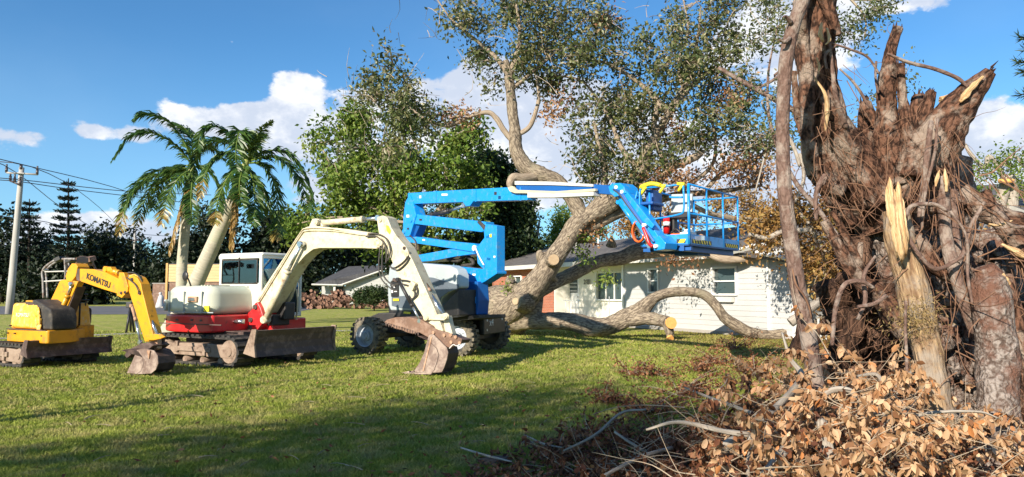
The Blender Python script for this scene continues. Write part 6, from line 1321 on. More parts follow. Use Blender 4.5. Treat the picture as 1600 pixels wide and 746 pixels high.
# ================================================================== UPROOTED TRUNK AND ITS ROOTS
def root_mass():
    b = Vector((W(1440, 600, 6.8).x, 6.8, 0)); t = thing('uprooted_trunk', 'broken upended trunk with torn stumps and hanging brown roots', 'tree', b)
    rg = np.random.default_rng(11)
    def part(name, mat, lists, n=20, noise=.12, per=8, nf=2.2, stuff=False):
        for i, p in enumerate(lists): mb = MB(); limb(mb, p, max(n, 26) if n > 12 else n, noise, 31 * i + len(name), int(per * 1.7), nf, rough=.07 if n > 12 else 0); mb.build(name, mat, t, off=b)
    Y = 6.6
    # core stem and the bulk behind
    part('trunk', 'grey_bark', [[(1375, 330, Y + .3, 50), (1385, 300, Y + .3, 46), (1392, 250, Y + .3, 36), (1395, 200, Y + .3, 24)][::-1] + [(1385, 380, Y + .3, 50), (1410, 450, Y + .4, 60), (1440, 560, Y + .5, 70), (1470, 680, Y + .5, 80), (1480, 800, Y + .5, 90)]], 40, .16, 10)
    part('trunk_bulk', 'grey_bark', [[(1480, 400, 7.4, 60), (1500, 480, 7.4, 80), (1520, 600, 7.3, 90), (1530, 800, 7.2, 100)], [(1600, 350, 7.4, 40), (1600, 480, 7.4, 70), (1610, 600, 7.3, 80), (1620, 800, 7.2, 80)], [(1470, 240, 7.2, 40), (1450, 320, 7.3, 60), (1440, 420, 7.3, 60)], [(1545, 360, 7.2, 34), (1560, 420, 7.2, 46), (1575, 520, 7.2, 50)]], 40, .26, 12, 3)
    # left leaning torn stem rising out of frame
    part('torn_stem', 'root_bark', [
        [(1278, -60, 6.3, 22), (1272, 0, 6.3, 24), (1268, 60, 6.3, 24), (1270, 130, 6.3, 25), (1286, 190, 6.4, 32), (1310, 240, 6.5, 40), (1345, 290, 6.6, 46), (1380, 340, 6.7, 50)],
        [(1300, -10, 6.2, 10), (1290, 60, 6.2, 12), (1296, 130, 6.25, 13), (1312, 200, 6.3, 18), (1340, 260, 6.4, 24), (1370, 320, 6.4, 24)],
        [(1285, -60, 6.1, 16), (1290, -10, 6.1, 13), (1300, 28, 6.1, 9), (1309, 56, 6.1, 5.5)],
        [(1258, -40, 6.1, 14), (1250, 20, 6.1, 10), (1256, 70, 6.2, 10), (1262, 150, 6.2, 12), (1262, 220, 6.2, 10), (1275, 270, 6.3, 14), (1310, 300, 6.4, 16)],
        [(1240, 112, 6.4, 5), (1246, 170, 6.4, 6), (1262, 230, 6.4, 7), (1290, 300, 6.4, 9), (1330, 350, 6.5, 12)],
        [(1262, 210, 6.4, 5), (1262, 240, 6.3, 7), (1270, 275, 6.3, 10)]], 22, .22, 9, 3)
    part('splinter', 'torn_wood', [[(1284, 36, 6.0, 2), (1282, 52, 6.0, 4), (1286, 66, 6.0, 2)], [(1292, 44, 6.0, 1.4), (1296, 62, 6.0, 3), (1290, 70, 6.0, 1)], [(1272, 120, 6.0, 1), (1290, 150, 6.0, 3.4), (1292, 176, 6.05, 4), (1290, 205, 6.1, 2)], [(1276, 90, 6.0, 1), (1280, 104, 6.0, 2.4), (1279, 116, 6.0, 1)]], 8, .3, 5)
    # stumps standing on the crest
    def stump(pts, mat='root_bark', ns=.14, face='rust_steel'):
        mb = MB(); limb(mb, pts, 28, ns, int(pts[0][0]), 13, 2.6, rough=.08); o = mb.build('stump', mat, t, off=b)
        # ragged broken end
        m2 = MB(); p0 = W(*pts[0][:3]); p1 = W(*pts[1][:3]); d = (p0 - p1).normalized(); r = pts[0][3] * pts[0][2] / F
        for k in range(9):
            q = p0 + Vector(rg.normal(size=3)) * r * .5 - d * r * .3; m2.tube([q, q + d * rg.uniform(.5, 1.5) * r + Vector(rg.normal(size=3)) * r * .2], [r * .24, r * .04], 5, 4)
        m2.build('splinter', 'dark_root' if mat != 'torn_wood' else mat, t, off=b); return o
    stump([(1403, 44, 6.4, 8), (1393, 75, 6.4, 9), (1388, 110, 6.4, 12), (1385, 160, 6.4, 15), (1388, 220, 6.4, 20), (1400, 290, 6.4, 26)])
    stump([(1407, 100, 6.3, 6), (1410, 150, 6.3, 7), (1418, 210, 6.3, 9), (1425, 270, 6.3, 14)])
    stump([(1455, 144, 6.3, 8), (1447, 175, 6.3, 11), (1436, 215, 6.3, 15), (1425, 280, 6.3, 26)]); stump([(1437, 150, 6.5, 10), (1432, 180, 6.5, 14), (1425, 230, 6.5, 20)])
    stump([(1352, 160, 6.6, 9), (1358, 200, 6.6, 15), (1368, 240, 6.6, 22), (1375, 300, 6.6, 34)], ns=.25)
    stump([(1548, 112, 6.1, 9), (1530, 132, 6.15, 15), (1505, 160, 6.2, 24), (1480, 195, 6.25, 34), (1462, 225, 6.3, 40), (1440, 262, 6.4, 44), (1415, 310, 6.5, 46)], ns=.10)
    part('torn_face', 'torn_wood', [[(1536, 120, 6.03, 2), (1520, 136, 6.03, 4.5), (1508, 150, 6.03, 5.5), (1500, 160, 6.05, 2)], [(1470, 158, 6.3, 7), (1490, 150, 6.3, 6), (1502, 146, 6.3, 3)]], 12, .3, 5)
    # curved thin root over the sky and others
    part('root', 'stem_bark', [[(1386, 84, 6.1, 2.2), (1420, 98, 6.1, 3), (1460, 108, 6.1, 3.2), (1495, 122, 6.1, 3.2), (1512, 136, 6.1, 3)], [(1300, 68, 6.1, 1.6), (1330, 78, 6.1, 2), (1356, 90, 6.1, 2), (1374, 116, 6.1, 1.6)], [(1312, 108, 6.2, 1.4), (1330, 125, 6.2, 2), (1345, 145, 6.2, 2.4), (1358, 170, 6.2, 2.6)], [(1369, 96, 6.3, 2), (1368, 120, 6.3, 2), (1372, 146, 6.3, 2)],
        [(1296, 62, 6.1, 2), (1300, 100, 6.1, 3), (1306, 150, 6.1, 4), (1322, 200, 6.2, 5)], [(1308, 70, 6.1, 1.5), (1290, 86, 6.1, 2.4), (1292, 110, 6.1, 2)], [(1498, 215, 6.6, 3.4), (1499, 250, 6.6, 3.6), (1499, 310, 6.6, 4), (1497, 350, 6.6, 4)], [(1275, 345, 6.0, 3), (1276, 300, 6.0, 4), (1290, 275, 6.0, 5), (1285, 290, 6.0, 3)]], 8, .08, 6)
    # yellow slashed bark and the stem below it
    part('slashed_stem', 'tan_bark', [[(1398, 330, 5.95, 18), (1412, 400, 5.9, 22), (1428, 460, 5.85, 24), (1446, 540, 5.8, 23), (1462, 620, 5.75, 22), (1478, 700, 5.7, 22), (1490, 800, 5.6, 24)]], 26, .10, 8)
    for i, (x0, yt, x1, yb_, r0) in enumerate(((1385, 292, 1396, 372, 3.6), (1390, 277, 1403, 398, 5.2), (1397, 296, 1409, 412, 5.6), (1403, 284, 1415, 402, 5.0), (1409, 304, 1418, 386, 3.6), (1394, 330, 1402, 404, 4))):
        mb = MB(); xm = (x0 + x1) / 2; ym = (yt + yb_) / 2; limb(mb, [(x0, yt, 5.70, .5), (x0 + 1, yt + 14, 5.68, r0 * .8), (xm - 1, ym, 5.64, r0), (x1 - 1, yb_ - 16, 5.66, r0 * .95), (x1, yb_, 5.72, .8)], 12, .22, i, 10, 3, rough=.06); mb.build('splinter', 'torn_wood', t, off=b)
    # right hand stems
    part('stem', 'grey_bark', [[(1536, 418, 5.7, 16), (1545, 440, 5.7, 26), (1552, 490, 5.65, 29), (1558, 560, 5.6, 29), (1560, 640, 5.5, 29), (1562, 800, 5.4, 31)]], 30, .05, 8)
    part('stem', 'root_bark', [[(1540, 300, 6.2, 8), (1560, 340, 6.1, 12), (1600, 385, 6.0, 16), (1660, 430, 5.9, 18)], [(1500, 300, 6.3, 16), (1540, 330, 6.2, 18), (1600, 352, 6.1, 18), (1680, 380, 6.0, 20)], [(1425, 326, 6.2, 9), (1460, 322, 6.1, 12), (1500, 318, 6.2, 11)], [(1440, 350, 6.3, 10), (1480, 345, 6.2, 10), (1500, 342, 6.3, 8)],
        [(1572, 430, 6.0, 10), (1590, 520, 5.9, 14), (1610, 640, 5.8, 16), (1620, 800, 5.7, 18)], [(1425, 360, 6.1, 10), (1450, 400, 6.0, 13), (1480, 430, 6.0, 12), (1510, 432, 6.1, 8)]], 16, .14, 7)
    part('stem', 'stem_bark', [[(1472, 276, 5.9, 9), (1475, 320, 5.9, 9), (1478, 370, 5.9, 9), (1490, 420, 5.85, 10), (1505, 470, 5.85, 9), (1520, 520, 5.9, 6)], [(1490, 296, 6.0, 6), (1492, 350, 6.0, 6), (1500, 420, 5.95, 6)], [(1538, 316, 5.8, 2.4), (1520, 350, 5.8, 4), (1508, 390, 5.8, 4), (1496, 410, 5.8, 3)]], 12, .10, 7)
    part('splinter', 'torn_wood', [[(1468, 266, 5.8, 1), (1464, 280, 5.8, 3.4), (1462, 292, 5.8, 1)], [(1476, 264, 5.8, 1), (1478, 280, 5.78, 4), (1479, 300, 5.8, 2)], [(1582, 345, 5.8, 1), (1560, 352, 5.8, 3), (1545, 350, 5.8, 1)], [(1566, 428, 5.6, 3), (1572, 438, 5.6, 5), (1578, 445, 5.6, 2)], [(1565, 382, 5.7, 2), (1590, 395, 5.7, 6), (1605, 402, 5.7, 4)]], 8, .3, 5)
    # heavy dark stems left, behind the brush
    part('stem', 'root_bark', [[(1288, 345, 6.0, 7), (1315, 395, 6.0, 10), (1345, 440, 6.0, 13), (1380, 470, 6.0, 17), (1420, 520, 6.0, 20)], [(1300, 330, 6.1, 4), (1322, 370, 6.1, 6), (1345, 420, 6.1, 8)], [(1345, 380, 6.2, 4), (1342, 420, 6.1, 5), (1348, 450, 6.1, 6)], [(1416, 400, 6.1, 10), (1420, 450, 6.05, 14), (1440, 500, 6.0, 18)]], 14, .12, 7)
    # chunky bark plates on the bulk
    mb = MB()
    for k in range(150):
        px = rg.uniform(1430, 1640); py = rg.uniform(400, 760); yy = 6.55 + rg.uniform(-.15, .25)
        if px < 1440 and py > 420: continue
        c = W(px, py, yy); r = rg.uniform(.03, .085); mb.ball(c, r, 7, (rg.uniform(.6, 1.3), .5, rg.uniform(.8, 2.0)), .8, k)
    mb.build('bark_plate', 'grey_bark', t, off=b)['kind'] = 'stuff'
    # brown fibrous root ball
    mb = MB()
    for k in range(46):
        px = 1345 + rg.normal() * 26; py = 520 + rg.normal() * 55; mb.ball(W(px, py, 6.7 + rg.uniform(-.2, .3)), rg.uniform(.07, .16), 7, (1, .8, 1), .5, k)
    mb.build('root_ball', 'dark_root', t, off=b)
    # hanging and tangled rootlets
    mb = MB()
    def tangle(n, x0, x1, y0, y1, Y0, Y1, l0, l1, r0, r1, dirv=None, wob=.35):
        for k in range(n):
            p = np.array(list(W(rg.uniform(x0, x1), rg.uniform(y0, y1), rg.uniform(Y0, Y1)))); d = rg.normal(size=3) * (1, .35, 1)
            if dirv is not None: d = d * .45 + np.array(dirv)
            d /= np.linalg.norm(d); L = rg.uniform(l0, l1); P = [p]; 
            for j in range(4): d = d + rg.normal(size=3) * wob * (1, .4, 1); d /= np.linalg.norm(d); P.append(P[-1] + d * L / 4)
            r = rg.uniform(r0, r1); mb.tube(P, [r, r, r * .8, r * .6, r * .25], 5, 13, cap=False)
    tangle(170, 1290, 1420, 430, 620, 5.8, 6.6, .10, .35, .001, .0035)
    tangle(70, 1440, 1500, 180, 400, 5.8, 6.3, .3, 1.0, .0012, .0045, (0, 0, -1), .14)
    tangle(70, 1400, 1610, 260, 480, 5.6, 6.2, .2, .8, .0015, .006, (.3, 0, -.5), .22)
    tangle(60, 1330, 1460, 180, 340, 5.9, 6.3, .1, .5, .001, .004, (0, 0, -.6), .25)
    tangle(40, 1270, 1340, 100, 320, 5.9, 6.3, .2, .7, .001, .005, (.3, 0, -.9), .2)
    tangle(22, 1240, 1400, 60, 260, 6.0, 6.4, .2, .6, .001, .003)
    tangle(50, 1480, 1610, 420, 700, 5.5, 6.0, .15, .6, .001, .005, (.2, 0, -.8), .2)
    tangle(20, 1240, 1330, 240, 420, 5.9, 6.4, .2, .5, .0015, .004)
    mb.build('rootlet', 'root_fibre', t, off=b)['kind'] = 'stuff'
    # big loose roots a reader can follow
    for pts in ([(1300, 540, 5.6, 3), (1306, 480, 5.6, 4), (1320, 445, 5.6, 4), (1345, 440, 5.6, 3.5), (1365, 450, 5.6, 3)], [(1415, 340, 5.7, 3), (1425, 322, 5.7, 3.4), (1460, 320, 5.7, 3.4), (1480, 330, 5.7, 3)], [(1410, 350, 5.7, 2.5), (1430, 390, 5.7, 3.4), (1460, 420, 5.7, 3.6), (1490, 410, 5.7, 3), (1505, 400, 5.7, 2.4)], [(1455, 190, 5.9, 4), (1448, 250, 5.85, 5), (1440, 310, 5.9, 4), (1436, 340, 5.9, 3)], [(1465, 185, 5.9, 2), (1460, 240, 5.85, 2.4), (1446, 300, 5.85, 2.4), (1440, 360, 5.9, 2)],
                [(1340, 480, 5.6, 3), (1365, 475, 5.6, 3.4), (1385, 462, 5.6, 3)], [(1485, 330, 5.6, 2), (1510, 370, 5.6, 2.4), (1512, 430, 5.6, 2.6), (1520, 480, 5.6, 2)], [(1560, 330, 5.7, 3), (1580, 352, 5.7, 3), (1600, 356, 5.7, 3)], [(1340, 500, 5.7, 3), (1352, 470, 5.7, 3.6), (1350, 430, 5.7, 3.6), (1368, 400, 5.7, 2)], [(1415, 470, 5.6, 2), (1415, 520, 5.6, 2.4), (1418, 600, 5.6, 2.6)]):
        mb = MB(); limb(mb, pts, 8, .08, int(pts[0][0]), 6); mb.build('root', 'stem_bark', t, off=b)
    # dry moss collar on the slashed stem
    rr = np.random.default_rng(9); C = np.array([list(W(1428 + rr.normal() * 22, 495 + rr.normal() * 16, 5.62)) for _ in range(900)]); leaves_mesh('moss', C, .035, .006, 'dry_grass', t, b, rr.uniform(0, 1, 900), droop=.4, rng=rr, kind='stuff')
pm('root_fibre', (.24, .13, .075), (.13, .065, .04), 6, .85)
root_mass()

def leaning_stem():
    b = G(1300, 700); b = Vector((W(1296, 700, 5.4).x, 5.4, 0)); t = thing('leaning_trunk', 'slender reddish brown trunk leaning from the brush up past the roof', 'tree', b)
    mb = MB(); limb(mb, [(1268, -60, 5.5, 11), (1254, 0, 5.5, 11), (1240, 40, 5.5, 10.5), (1229, 90, 5.5, 11), (1224, 160, 5.5, 10.5), (1223, 230, 5.5, 10.5), (1227, 310, 5.45, 11), (1238, 390, 5.45, 12), (1249, 460, 5.4, 12.5), (1262, 520, 5.4, 12.5), (1275, 600, 5.4, 12.5), (1290, 690, 5.4, 14), (1302, 800, 5.4, 18)], 24, .045, 5, 9, 1.4)
    mb.build('trunk', 'stem_bark', t, off=b)
    mb = MB(); limb(mb, [(1238, 420, 5.28, 1.2), (1244, 445, 5.26, 1.8), (1256, 462, 5.26, 1.8), (1264, 480, 5.28, 1.6), (1268, 498, 5.3, 1)], 6, .05, 2); mb.build('vine', 'root_fibre', t, off=b)
    mb = MB(); limb(mb, [(1234, 60, 5.45, 4), (1226, 66, 5.4, 3), (1218, 62, 5.38, 1.4)], 8, .2, 2); limb(mb, [(1236, 36, 5.45, 4), (1228, 26, 5.4, 2), (1224, 27, 5.38, 1)], 8, .2, 3); mb.build('bark_flap', 'stem_bark', t, off=b)
leaning_stem()

# ================================================================== BRUSH PILE IN THE FOREGROUND
def brush():
    rg = np.random.default_rng(21)
    b = Vector((2.0, 5.0, 0)); t = thing('brush_pile', 'foreground heap of cut oak twigs with curled dry tan leaves', 'brush pile', b)
    # heap surface: height as a function of place
    def top(x, y):   # height of the heap
        px = 800 + x / y * F; h = np.interp(px, [700, 900, 1050, 1150, 1250, 1400, 1560, 1640], [.02, .16, .62, 1.0, 1.12, .98, .55, .3]); return h * np.clip((y - 2.6) / 1.2, .5, 1) * np.clip((8.5 - y) / 3, 0, 1)
    mb = MB(); tw = []
    PP = []; DD = []; LL = []; TT = []
    bright = MB()
    for k in range(1050):
        y = rg.uniform(3.3, 6.6); px = 960 + 610 * rg.beta(1.7, 1.3); 
        if rg.uniform() < .12: px = rg.uniform(820, 1120)
        x = (px - 800) / F * y; h = float(top(x, y)) * (.86 + .34 * sin(x * 5.3 + y * 3.1) * cos(y * 4.7 - x * 2.0)); z = h * rg.uniform(.2, 1.0) + .03
        if sin(x * 8.1 + 1.3) * sin(y * 6.7 + x * 3) > .42: continue
        a = rg.uniform(0, 2 * pi); d = np.array([cos(a), sin(a) * .6, rg.uniform(-.15, .45)]); L = rg.uniform(.25, .75); P = [np.array([x, y, z])]
        for j in range(4): d = d + rg.normal(size=3) * .25; d /= np.linalg.norm(d); P.append(P[-1] + d * L / 4)
        P = [np.array([p[0], p[1], max(.02, p[2])]) for p in P]
        r = rg.uniform(.0015, .0042); mb.tube(P, [r * 1.3, r, r * .8, r * .6, r * .4], 5, 13, cap=False); tw.append((P, k))
        # leaf clusters at the twig end and along it
        for c in range(rg.integers(3, 6)):
            f = rg.uniform(.35, 1.0) * 4; i = min(3, int(f)); q = P[i] * (1 - (f - i)) + P[i + 1] * (f - i)
            if q[2] > float(top(q[0], q[1])) * 1.15 + .24 or (q[0] < .24 * q[1] and q[2] > .45): continue
            for l in range(rg.integers(6, 11)):
                PP.append(q + rg.normal(size=3) * .012); DD.append(d * .45 + rg.normal(size=3) * .6); LL.append(rg.uniform(.028, .066)); TT.append(np.clip(rg.normal(.60 if px > 1110 + 30 * sin(y * 5) else .26, .24), 0, 1))  # left part tinted darker: rustier leaves, with shade put into the tint too
    mb.build('twig', 'twig_bark', t, off=b)['kind'] = 'stuff'
    PP, DD, LL, TT = map(np.array, (PP, DD, LL, TT))
    DD[:, 2] -= 1.25; DD /= np.linalg.norm(DD, axis=1)[:, None]
    vis = (PP[:, 2] + 3 / np.maximum(PP[:, 1], 1)) ; order = np.argsort(-(LL / PP[:, 1]) * (PP[:, 2] > .45) * (PP[:, 0] / PP[:, 1] < .66) * (PP[:, 0] / PP[:, 1] > .29))
    first, rest = order[:290], order[290:]
    left = PP[rest][:, 0] / PP[rest][:, 1] + rg.normal(size=len(rest)) * .02 < .27  # left leaves get the darker material, part leaf colour, part painted shade
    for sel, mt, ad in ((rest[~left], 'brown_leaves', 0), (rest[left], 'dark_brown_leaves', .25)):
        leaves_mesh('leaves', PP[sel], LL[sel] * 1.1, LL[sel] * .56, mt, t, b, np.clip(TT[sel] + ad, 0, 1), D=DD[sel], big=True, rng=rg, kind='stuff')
    protos = []
    for k in range(6):
        o = leaves_mesh('leaf', np.zeros((1, 3)), .062, .028, 'brown_leaves', t, (0, 0, 0), np.array([.3 + .12 * k]), D=np.array([[0, 0, 1.0]]), big=True, rng=rg); protos.append(o)
    for n, i in enumerate(first):
        o = protos[n] if n < 6 else inst(protos[n % 6], t)
        o.location = Vector(PP[i]) - b; o.rotation_mode = 'QUATERNION'; o.rotation_quaternion = Vector(DD[i]).to_track_quat('Z', 'Y') @ Matrix.Rotation(rg.uniform(0, 6.28), 3, 'Z').to_quaternion(); s = LL[i] / .055; o.scale = (s, s, s)
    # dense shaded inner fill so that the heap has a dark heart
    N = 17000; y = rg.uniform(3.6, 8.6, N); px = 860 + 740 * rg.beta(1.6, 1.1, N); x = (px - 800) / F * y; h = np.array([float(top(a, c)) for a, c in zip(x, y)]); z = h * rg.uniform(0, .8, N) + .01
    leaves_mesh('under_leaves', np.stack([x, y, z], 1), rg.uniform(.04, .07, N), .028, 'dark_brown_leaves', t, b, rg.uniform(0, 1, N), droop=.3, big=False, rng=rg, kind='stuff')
    # thicker pale branches one can follow
    for pts in ([(1070, 606, 6, 1.5), (1110, 622, 5.6, 2.4), (1160, 640, 5.2, 3), (1190, 652, 5, 3)], [(1010, 672, 4.6, 2), (1060, 660, 4.5, 3), (1130, 674, 4.4, 4), (1170, 680, 4.4, 5)], [(1165, 700, 4.3, 3), (1190, 660, 4.4, 5), (1240, 610, 4.8, 6), (1252, 585, 5, 5), (1235, 560, 5.1, 3), (1222, 520, 5.2, 1.6)], [(1280, 625, 4.7, 3), (1300, 610, 4.7, 5), (1330, 612, 4.7, 4.5), (1350, 640, 4.7, 4), (1390, 650, 4.7, 3)],
                [(1340, 588, 4.9, 2), (1370, 586, 4.9, 3), (1386, 612, 4.8, 3), (1410, 630, 4.8, 2)], [(1386, 620, 4.8, 2.6), (1410, 596, 4.9, 2.8), (1430, 576, 5, 2)], [(1430, 650, 4.6, 3), (1470, 644, 4.6, 2.6), (1530, 644, 4.6, 2), (1560, 654, 4.6, 1.2)], [(1196, 745, 3.9, 9), (1230, 700, 4.1, 8), (1262, 690, 4.2, 6)], [(940, 746, 5.2, 3), (1000, 715, 5.4, 3.4), (1050, 700, 5.6, 3)],
                [(720, 700, 7.2, 1.5), (760, 712, 7, 2), (800, 722, 6.8, 1.4)], [(820, 680, 7.6, 1), (850, 694, 7.3, 1.8), (880, 700, 7.2, 1)], [(1130, 700, 4.6, 8), (1150, 690, 4.6, 9), (1180, 694, 4.6, 7)], [(880, 705, 6.8, 1.5), (930, 680, 6.8, 2.2), (970, 646, 7, 2), (1010, 640, 7, 1.5)], [(960, 675, 6.4, 2), (990, 695, 6.3, 2.4), (1030, 720, 6.2, 2.4)], [(1300, 720, 4.1, 8), (1290, 690, 4.2, 10), (1284, 660, 4.3, 9)], [(1180, 690, 4.3, 2), (1168, 720, 4.2, 2.6), (1172, 760, 4.1, 3)]):
        mb = MB(); limb(mb, pts, 8, .06, int(pts[0][1]), 7); mb.build('branch', 'pale_branch', t, off=b)
    # ground litter: leaves on the lawn to the right and around the heap
    N = 26000; y = 1 / rg.uniform(1 / 26, 1 / 5.6, N); u = rg.beta(1.7, 1.0, N); px = 1540 - 1540 * (1 - u) ** 1.25; x = (px - 800) / F * y
    edge = np.interp(y, [5.5, 7, 9, 12, 16, 22, 27], [-.9, -.3, 1.2, 2.4, 3.3, 5.5, 7.0]) + nz(np.stack([x, y, x * 0], 1), .7, 5) * 1.3
    k = (x > edge) | (rg.uniform(0, 1, N) < .05); x, y = x[k], y[k]; N = len(x); z = rg.uniform(.01, .06, N) + .05 * np.abs(nz(np.stack([x, y, x * 0], 1), 1.5, 7))
    o = leaves_mesh('leaf_litter', np.stack([x, y, z], 1), rg.uniform(.04, .085, N) * (1 + y * .015), .030, 'dark_brown_leaves', None, (0, 0, 0), rg.uniform(.1, 1, N), D=rg.normal(size=(N, 3)) * (1, 1, .35), rng=rg)
    tag(o, 'dry brown oak leaves littered over the lawn', 'leaf litter', kind='stuff')
    N = 500; g = np.array(list(G(1048, 534))); P = g + rg.normal(size=(N, 3)) * (.45, .6, 0) + (0, 0, .012)
    o = leaves_mesh('sawdust', P, .035, .02, 'wood_chips', None, (0, 0, 0), rg.uniform(0, 1, N), D=rg.normal(size=(N, 3)) * (1, 1, .15), rng=rg)
    tag(o, 'pale sawdust and chips on the grass under the sawn limb stump', 'sawdust', kind='stuff')
    m = MB()
    for k in range(90):
        yy = 1 / rg.uniform(1 / 22, 1 / 6.4); xx = rg.uniform(-.6, .45) * yy; a = rg.uniform(0, 3.1); L = rg.uniform(.06, .28); q = np.array([xx, yy, .03]); d = np.array([cos(a), sin(a), rg.uniform(-.05, .1)]) * L
        m.tube([q, q + d * .5 + (0, 0, .012), q + d], [.004, .0035, .002], 4, 4)
    o = m.build('fallen_twigs', 'twig_bark'); tag(o, 'small twigs scattered over the lawn', 'twigs', kind='stuff')
    # sprigs: small fallen leafy branches lying on the lawn
    for i, (px, py, s, lab) in enumerate(((985, 578, .8, 'small fallen sprig of brown leaves farthest left on the sunny lawn'), (1035, 580, .7, 'brown leafed sprig on the lawn below the sawn limb stump'), (1085, 572, .9, 'bushy brown sprig lying left of the slender leaning trunk'), (945, 622, .7, 'dark brown sprig on the shaded lawn edge'), (1120, 560, 1.1, 'fallen brown sprig close to the house wall and bent limb'), (1010, 640, .8, 'brown sprig in the shade just left of the brush heap'), (1180, 575, 1.2, 'larger heap of brown sprigs behind the brush pile'), (1060, 610, 1.0, 'broad brown sprig between lawn and brush pile'), (920, 690, .8, 'low brown sprig in the shaded foreground left of the brush'), (1150, 535, 1.2, 'sprig of dry leaves under the arching oak limb'), (870, 705, .5, 'tiny brown sprig in the shade near the frame bottom'))):
        g = G(px, py + 10); e = thing('fallen_sprig', lab, 'fallen branch', g, 0, 'brown sprigs fallen on the lawn'); m = MB(); Q = []
        for k in range(int(7 * s) + 3):
            a = rg.uniform(0, 6.28); L = s * rg.uniform(.3, .8); d = np.array([cos(a), sin(a), rg.uniform(.1, .9)]); P = [np.array([0, 0, .02]), d * L * .5 + (0, 0, .05), d * L + (0, 0, -.05 * L)]
            m.tube(P, [.007, .005, .002], 4, 7, cap=False); f = rg.uniform(.2, 1, (42, 1)); Q.append(np.array(P[0]) + (np.array(P[2]) - P[0]) * f + rg.normal(size=(42, 3)) * .05 * (1, 1, .8))
        Q = np.vstack(Q); Q[:, 2] = np.maximum(Q[:, 2], .01); m.build('twig', 'branch_bark', e)
        leaves_mesh('leaves', Q + np.array(list(g)), rg.uniform(.05, .09, len(Q)), .032, 'dark_brown_leaves', e, g, rg.uniform(.2, 1, len(Q)), droop=.3, rng=rg, kind='stuff')
    # stones and a mole hill at the bottom
    for (px, py, r, lab) in ((826, 695, .09, 'low grey stone half sunk in the shaded grass'), (775, 722, .13, 'dark lump of earth beside the brown leaves in front'), ):
        g = G(px, py); e = MB().ball((0, 0, 0), r, 10, (1.3, 1, .4), .25, px).build('stone', 'stone_grey'); e.location = g; tag(e, lab, 'stone')
    for (px, py, c) in ((712, 612, 'pale curled leaf'), (635, 575, 'orange leaf')):
        pass
    g = G(657, 603); 
leafmat('wood_chips', [(0, (.45, .28, .12)), (1, (.75, .55, .30))], .1)
pm('stone_grey', (.13, .10, .08), (.07, .05, .04), 6, .95, bump=.6)
brush()

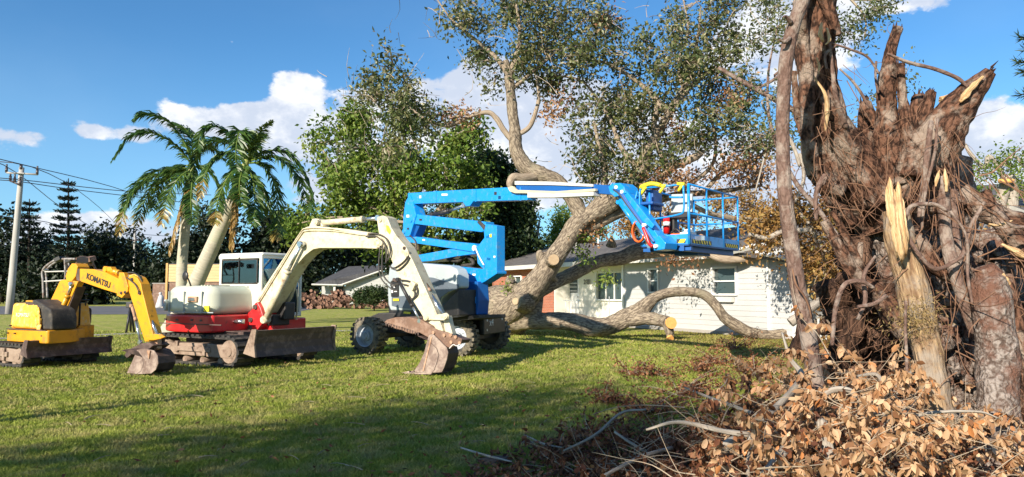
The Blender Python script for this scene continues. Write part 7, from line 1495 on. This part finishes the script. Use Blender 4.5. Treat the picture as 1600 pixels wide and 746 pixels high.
# ================================================================== TREES BEHIND THE CAMERA (they throw the lawn's shade)
def off_frame():
    s = Vector((-sin(SUN_AZ), -cos(SUN_AZ), math.tan(SUN_EL)))
    def at(px, py, h): g = G(px, py); return g + s * (h / s.z)
    def tree(name, label, base, targets, seed, per=26, spread=.34, r0=.35):
        b = Vector((*base, 0)); t = thing(name, label, 'tree', b, 0, 'trees standing behind the camera'); rg = np.random.default_rng(seed); P = []; mb = MB(); top = b + Vector((0, 0, 3.0)); mb.tube([(0, 0, 0), (.1, .1, 1.5), (0, 0, 3.2)], [r0, r0 * .8, r0 * .6], 10, 9, .1, 1, seed)
        for (px, py, h, rx, ry, k) in targets:
            k = int(k * .58); c = at(px, py, h); q = rg.normal(size=(k, 3)) * np.array([rx, ry, .5]) * .6 + np.array(list(c)); q[:, 2] = np.maximum(q[:, 2], 2.5); P.append(q)
            mb.tube([top - b, (top + c) / 2 - b + Vector((0, 0, .4)), c - b], [r0 * .35, r0 * .22, .03], 6, 8)
        C = np.vstack(P); Q = np.repeat(C, per, 0) + rg.normal(size=(len(C) * per, 3)) * spread
        leaves_mesh('foliage', Q, rg.uniform(.10, .17, len(Q)), .085, 'oak_leaves', t, b, rg.uniform(0, .9, len(Q)), rng=rg, kind='stuff'); mb.build('trunk', 'oak_bark', t)
    tree('shade_tree', 'broad oak standing behind the photographer', (-10, -9), [(500, 692, 6.5, 1.2, .9, 40), (620, 680, 6.8, 1.6, 1.2, 80), (740, 690, 6.5, 1.5, 1.1, 80), (600, 640, 7.5, 1.6, .9, 34), (760, 640, 7.5, 1.8, 1.0, 70), (860, 620, 7.8, 1.7, .9, 66), (440, 735, 6.5, 1.2, .6, 34), (700, 740, 6, 1.8, .9, 70), (900, 690, 7, 1.5, 1.0, 60), (950, 740, 6, 1.2, .8, 40), (900, 600, 8, 1.8, .5, 30), (560, 740, 6, 1.8, .8, 60), (1000, 690, 7, 1.0, .8, 60), (1070, 720, 6.5, .9, .7, 60), (1040, 650, 7.5, 1.0, .7, 44), (1010, 745, 6.5, .9, .6, 50), (960, 660, 7, 1.0, 1.0, 30)], 91)
    tree('shade_tree', 'slimmer oak standing to the left behind the photographer', (-15, -3), [(60, 724, 7, 1.8, .16, 18), (180, 716, 7, 1.4, .14, 16), (300, 702, 7, 1.4, .2, 18), (90, 752, 7, 1.8, .2, 18), (420, 676, 7.5, 1.2, .3, 12), (230, 752, 7, 1.6, .2, 20), (500, 660, 8, 1.0, .4, 8)], 92, r0=.22)
    # bare slim trunks whose shadows run as thin bands across the lawn
    for i, (px, py, px2, py2, r, lab) in enumerate(((60, 652, 330, 618, .13, 'tall slim bare trunk left of the frame'), (290, 616, 580, 578, .07, 'thinner bare trunk left of the frame'))):
        a = G(px, py); c = G(px2, py2); d = (c - a).normalized(); base = a - Vector((sin(SUN_AZ), cos(SUN_AZ), 0)) * (4.5 if i == 0 else 9); L = (c - base).length; H = L * math.tan(SUN_EL)
        t = thing('bare_trunk', lab, 'tree', base, 0); MB().tube([(0, 0, 0), (.05, .03, H * .5), (0, 0, H)], [r, r * .9, r * .55], 10, 12, .05, 1, i).build('trunk', 'branch_bark', t)
        m = MB(); rg = random.Random(i)
        for k in range(6): z = H * rg.uniform(.6, 1); aa = rg.uniform(0, 6.28); m.tube([(0, 0, z), (.3 * cos(aa), .3 * sin(aa), z + .3), (.5 * cos(aa), .5 * sin(aa), z + .8)], [r * .3, r * .2, .01], 5, 6)
        m.build('branch', 'branch_bark', t)
off_frame()
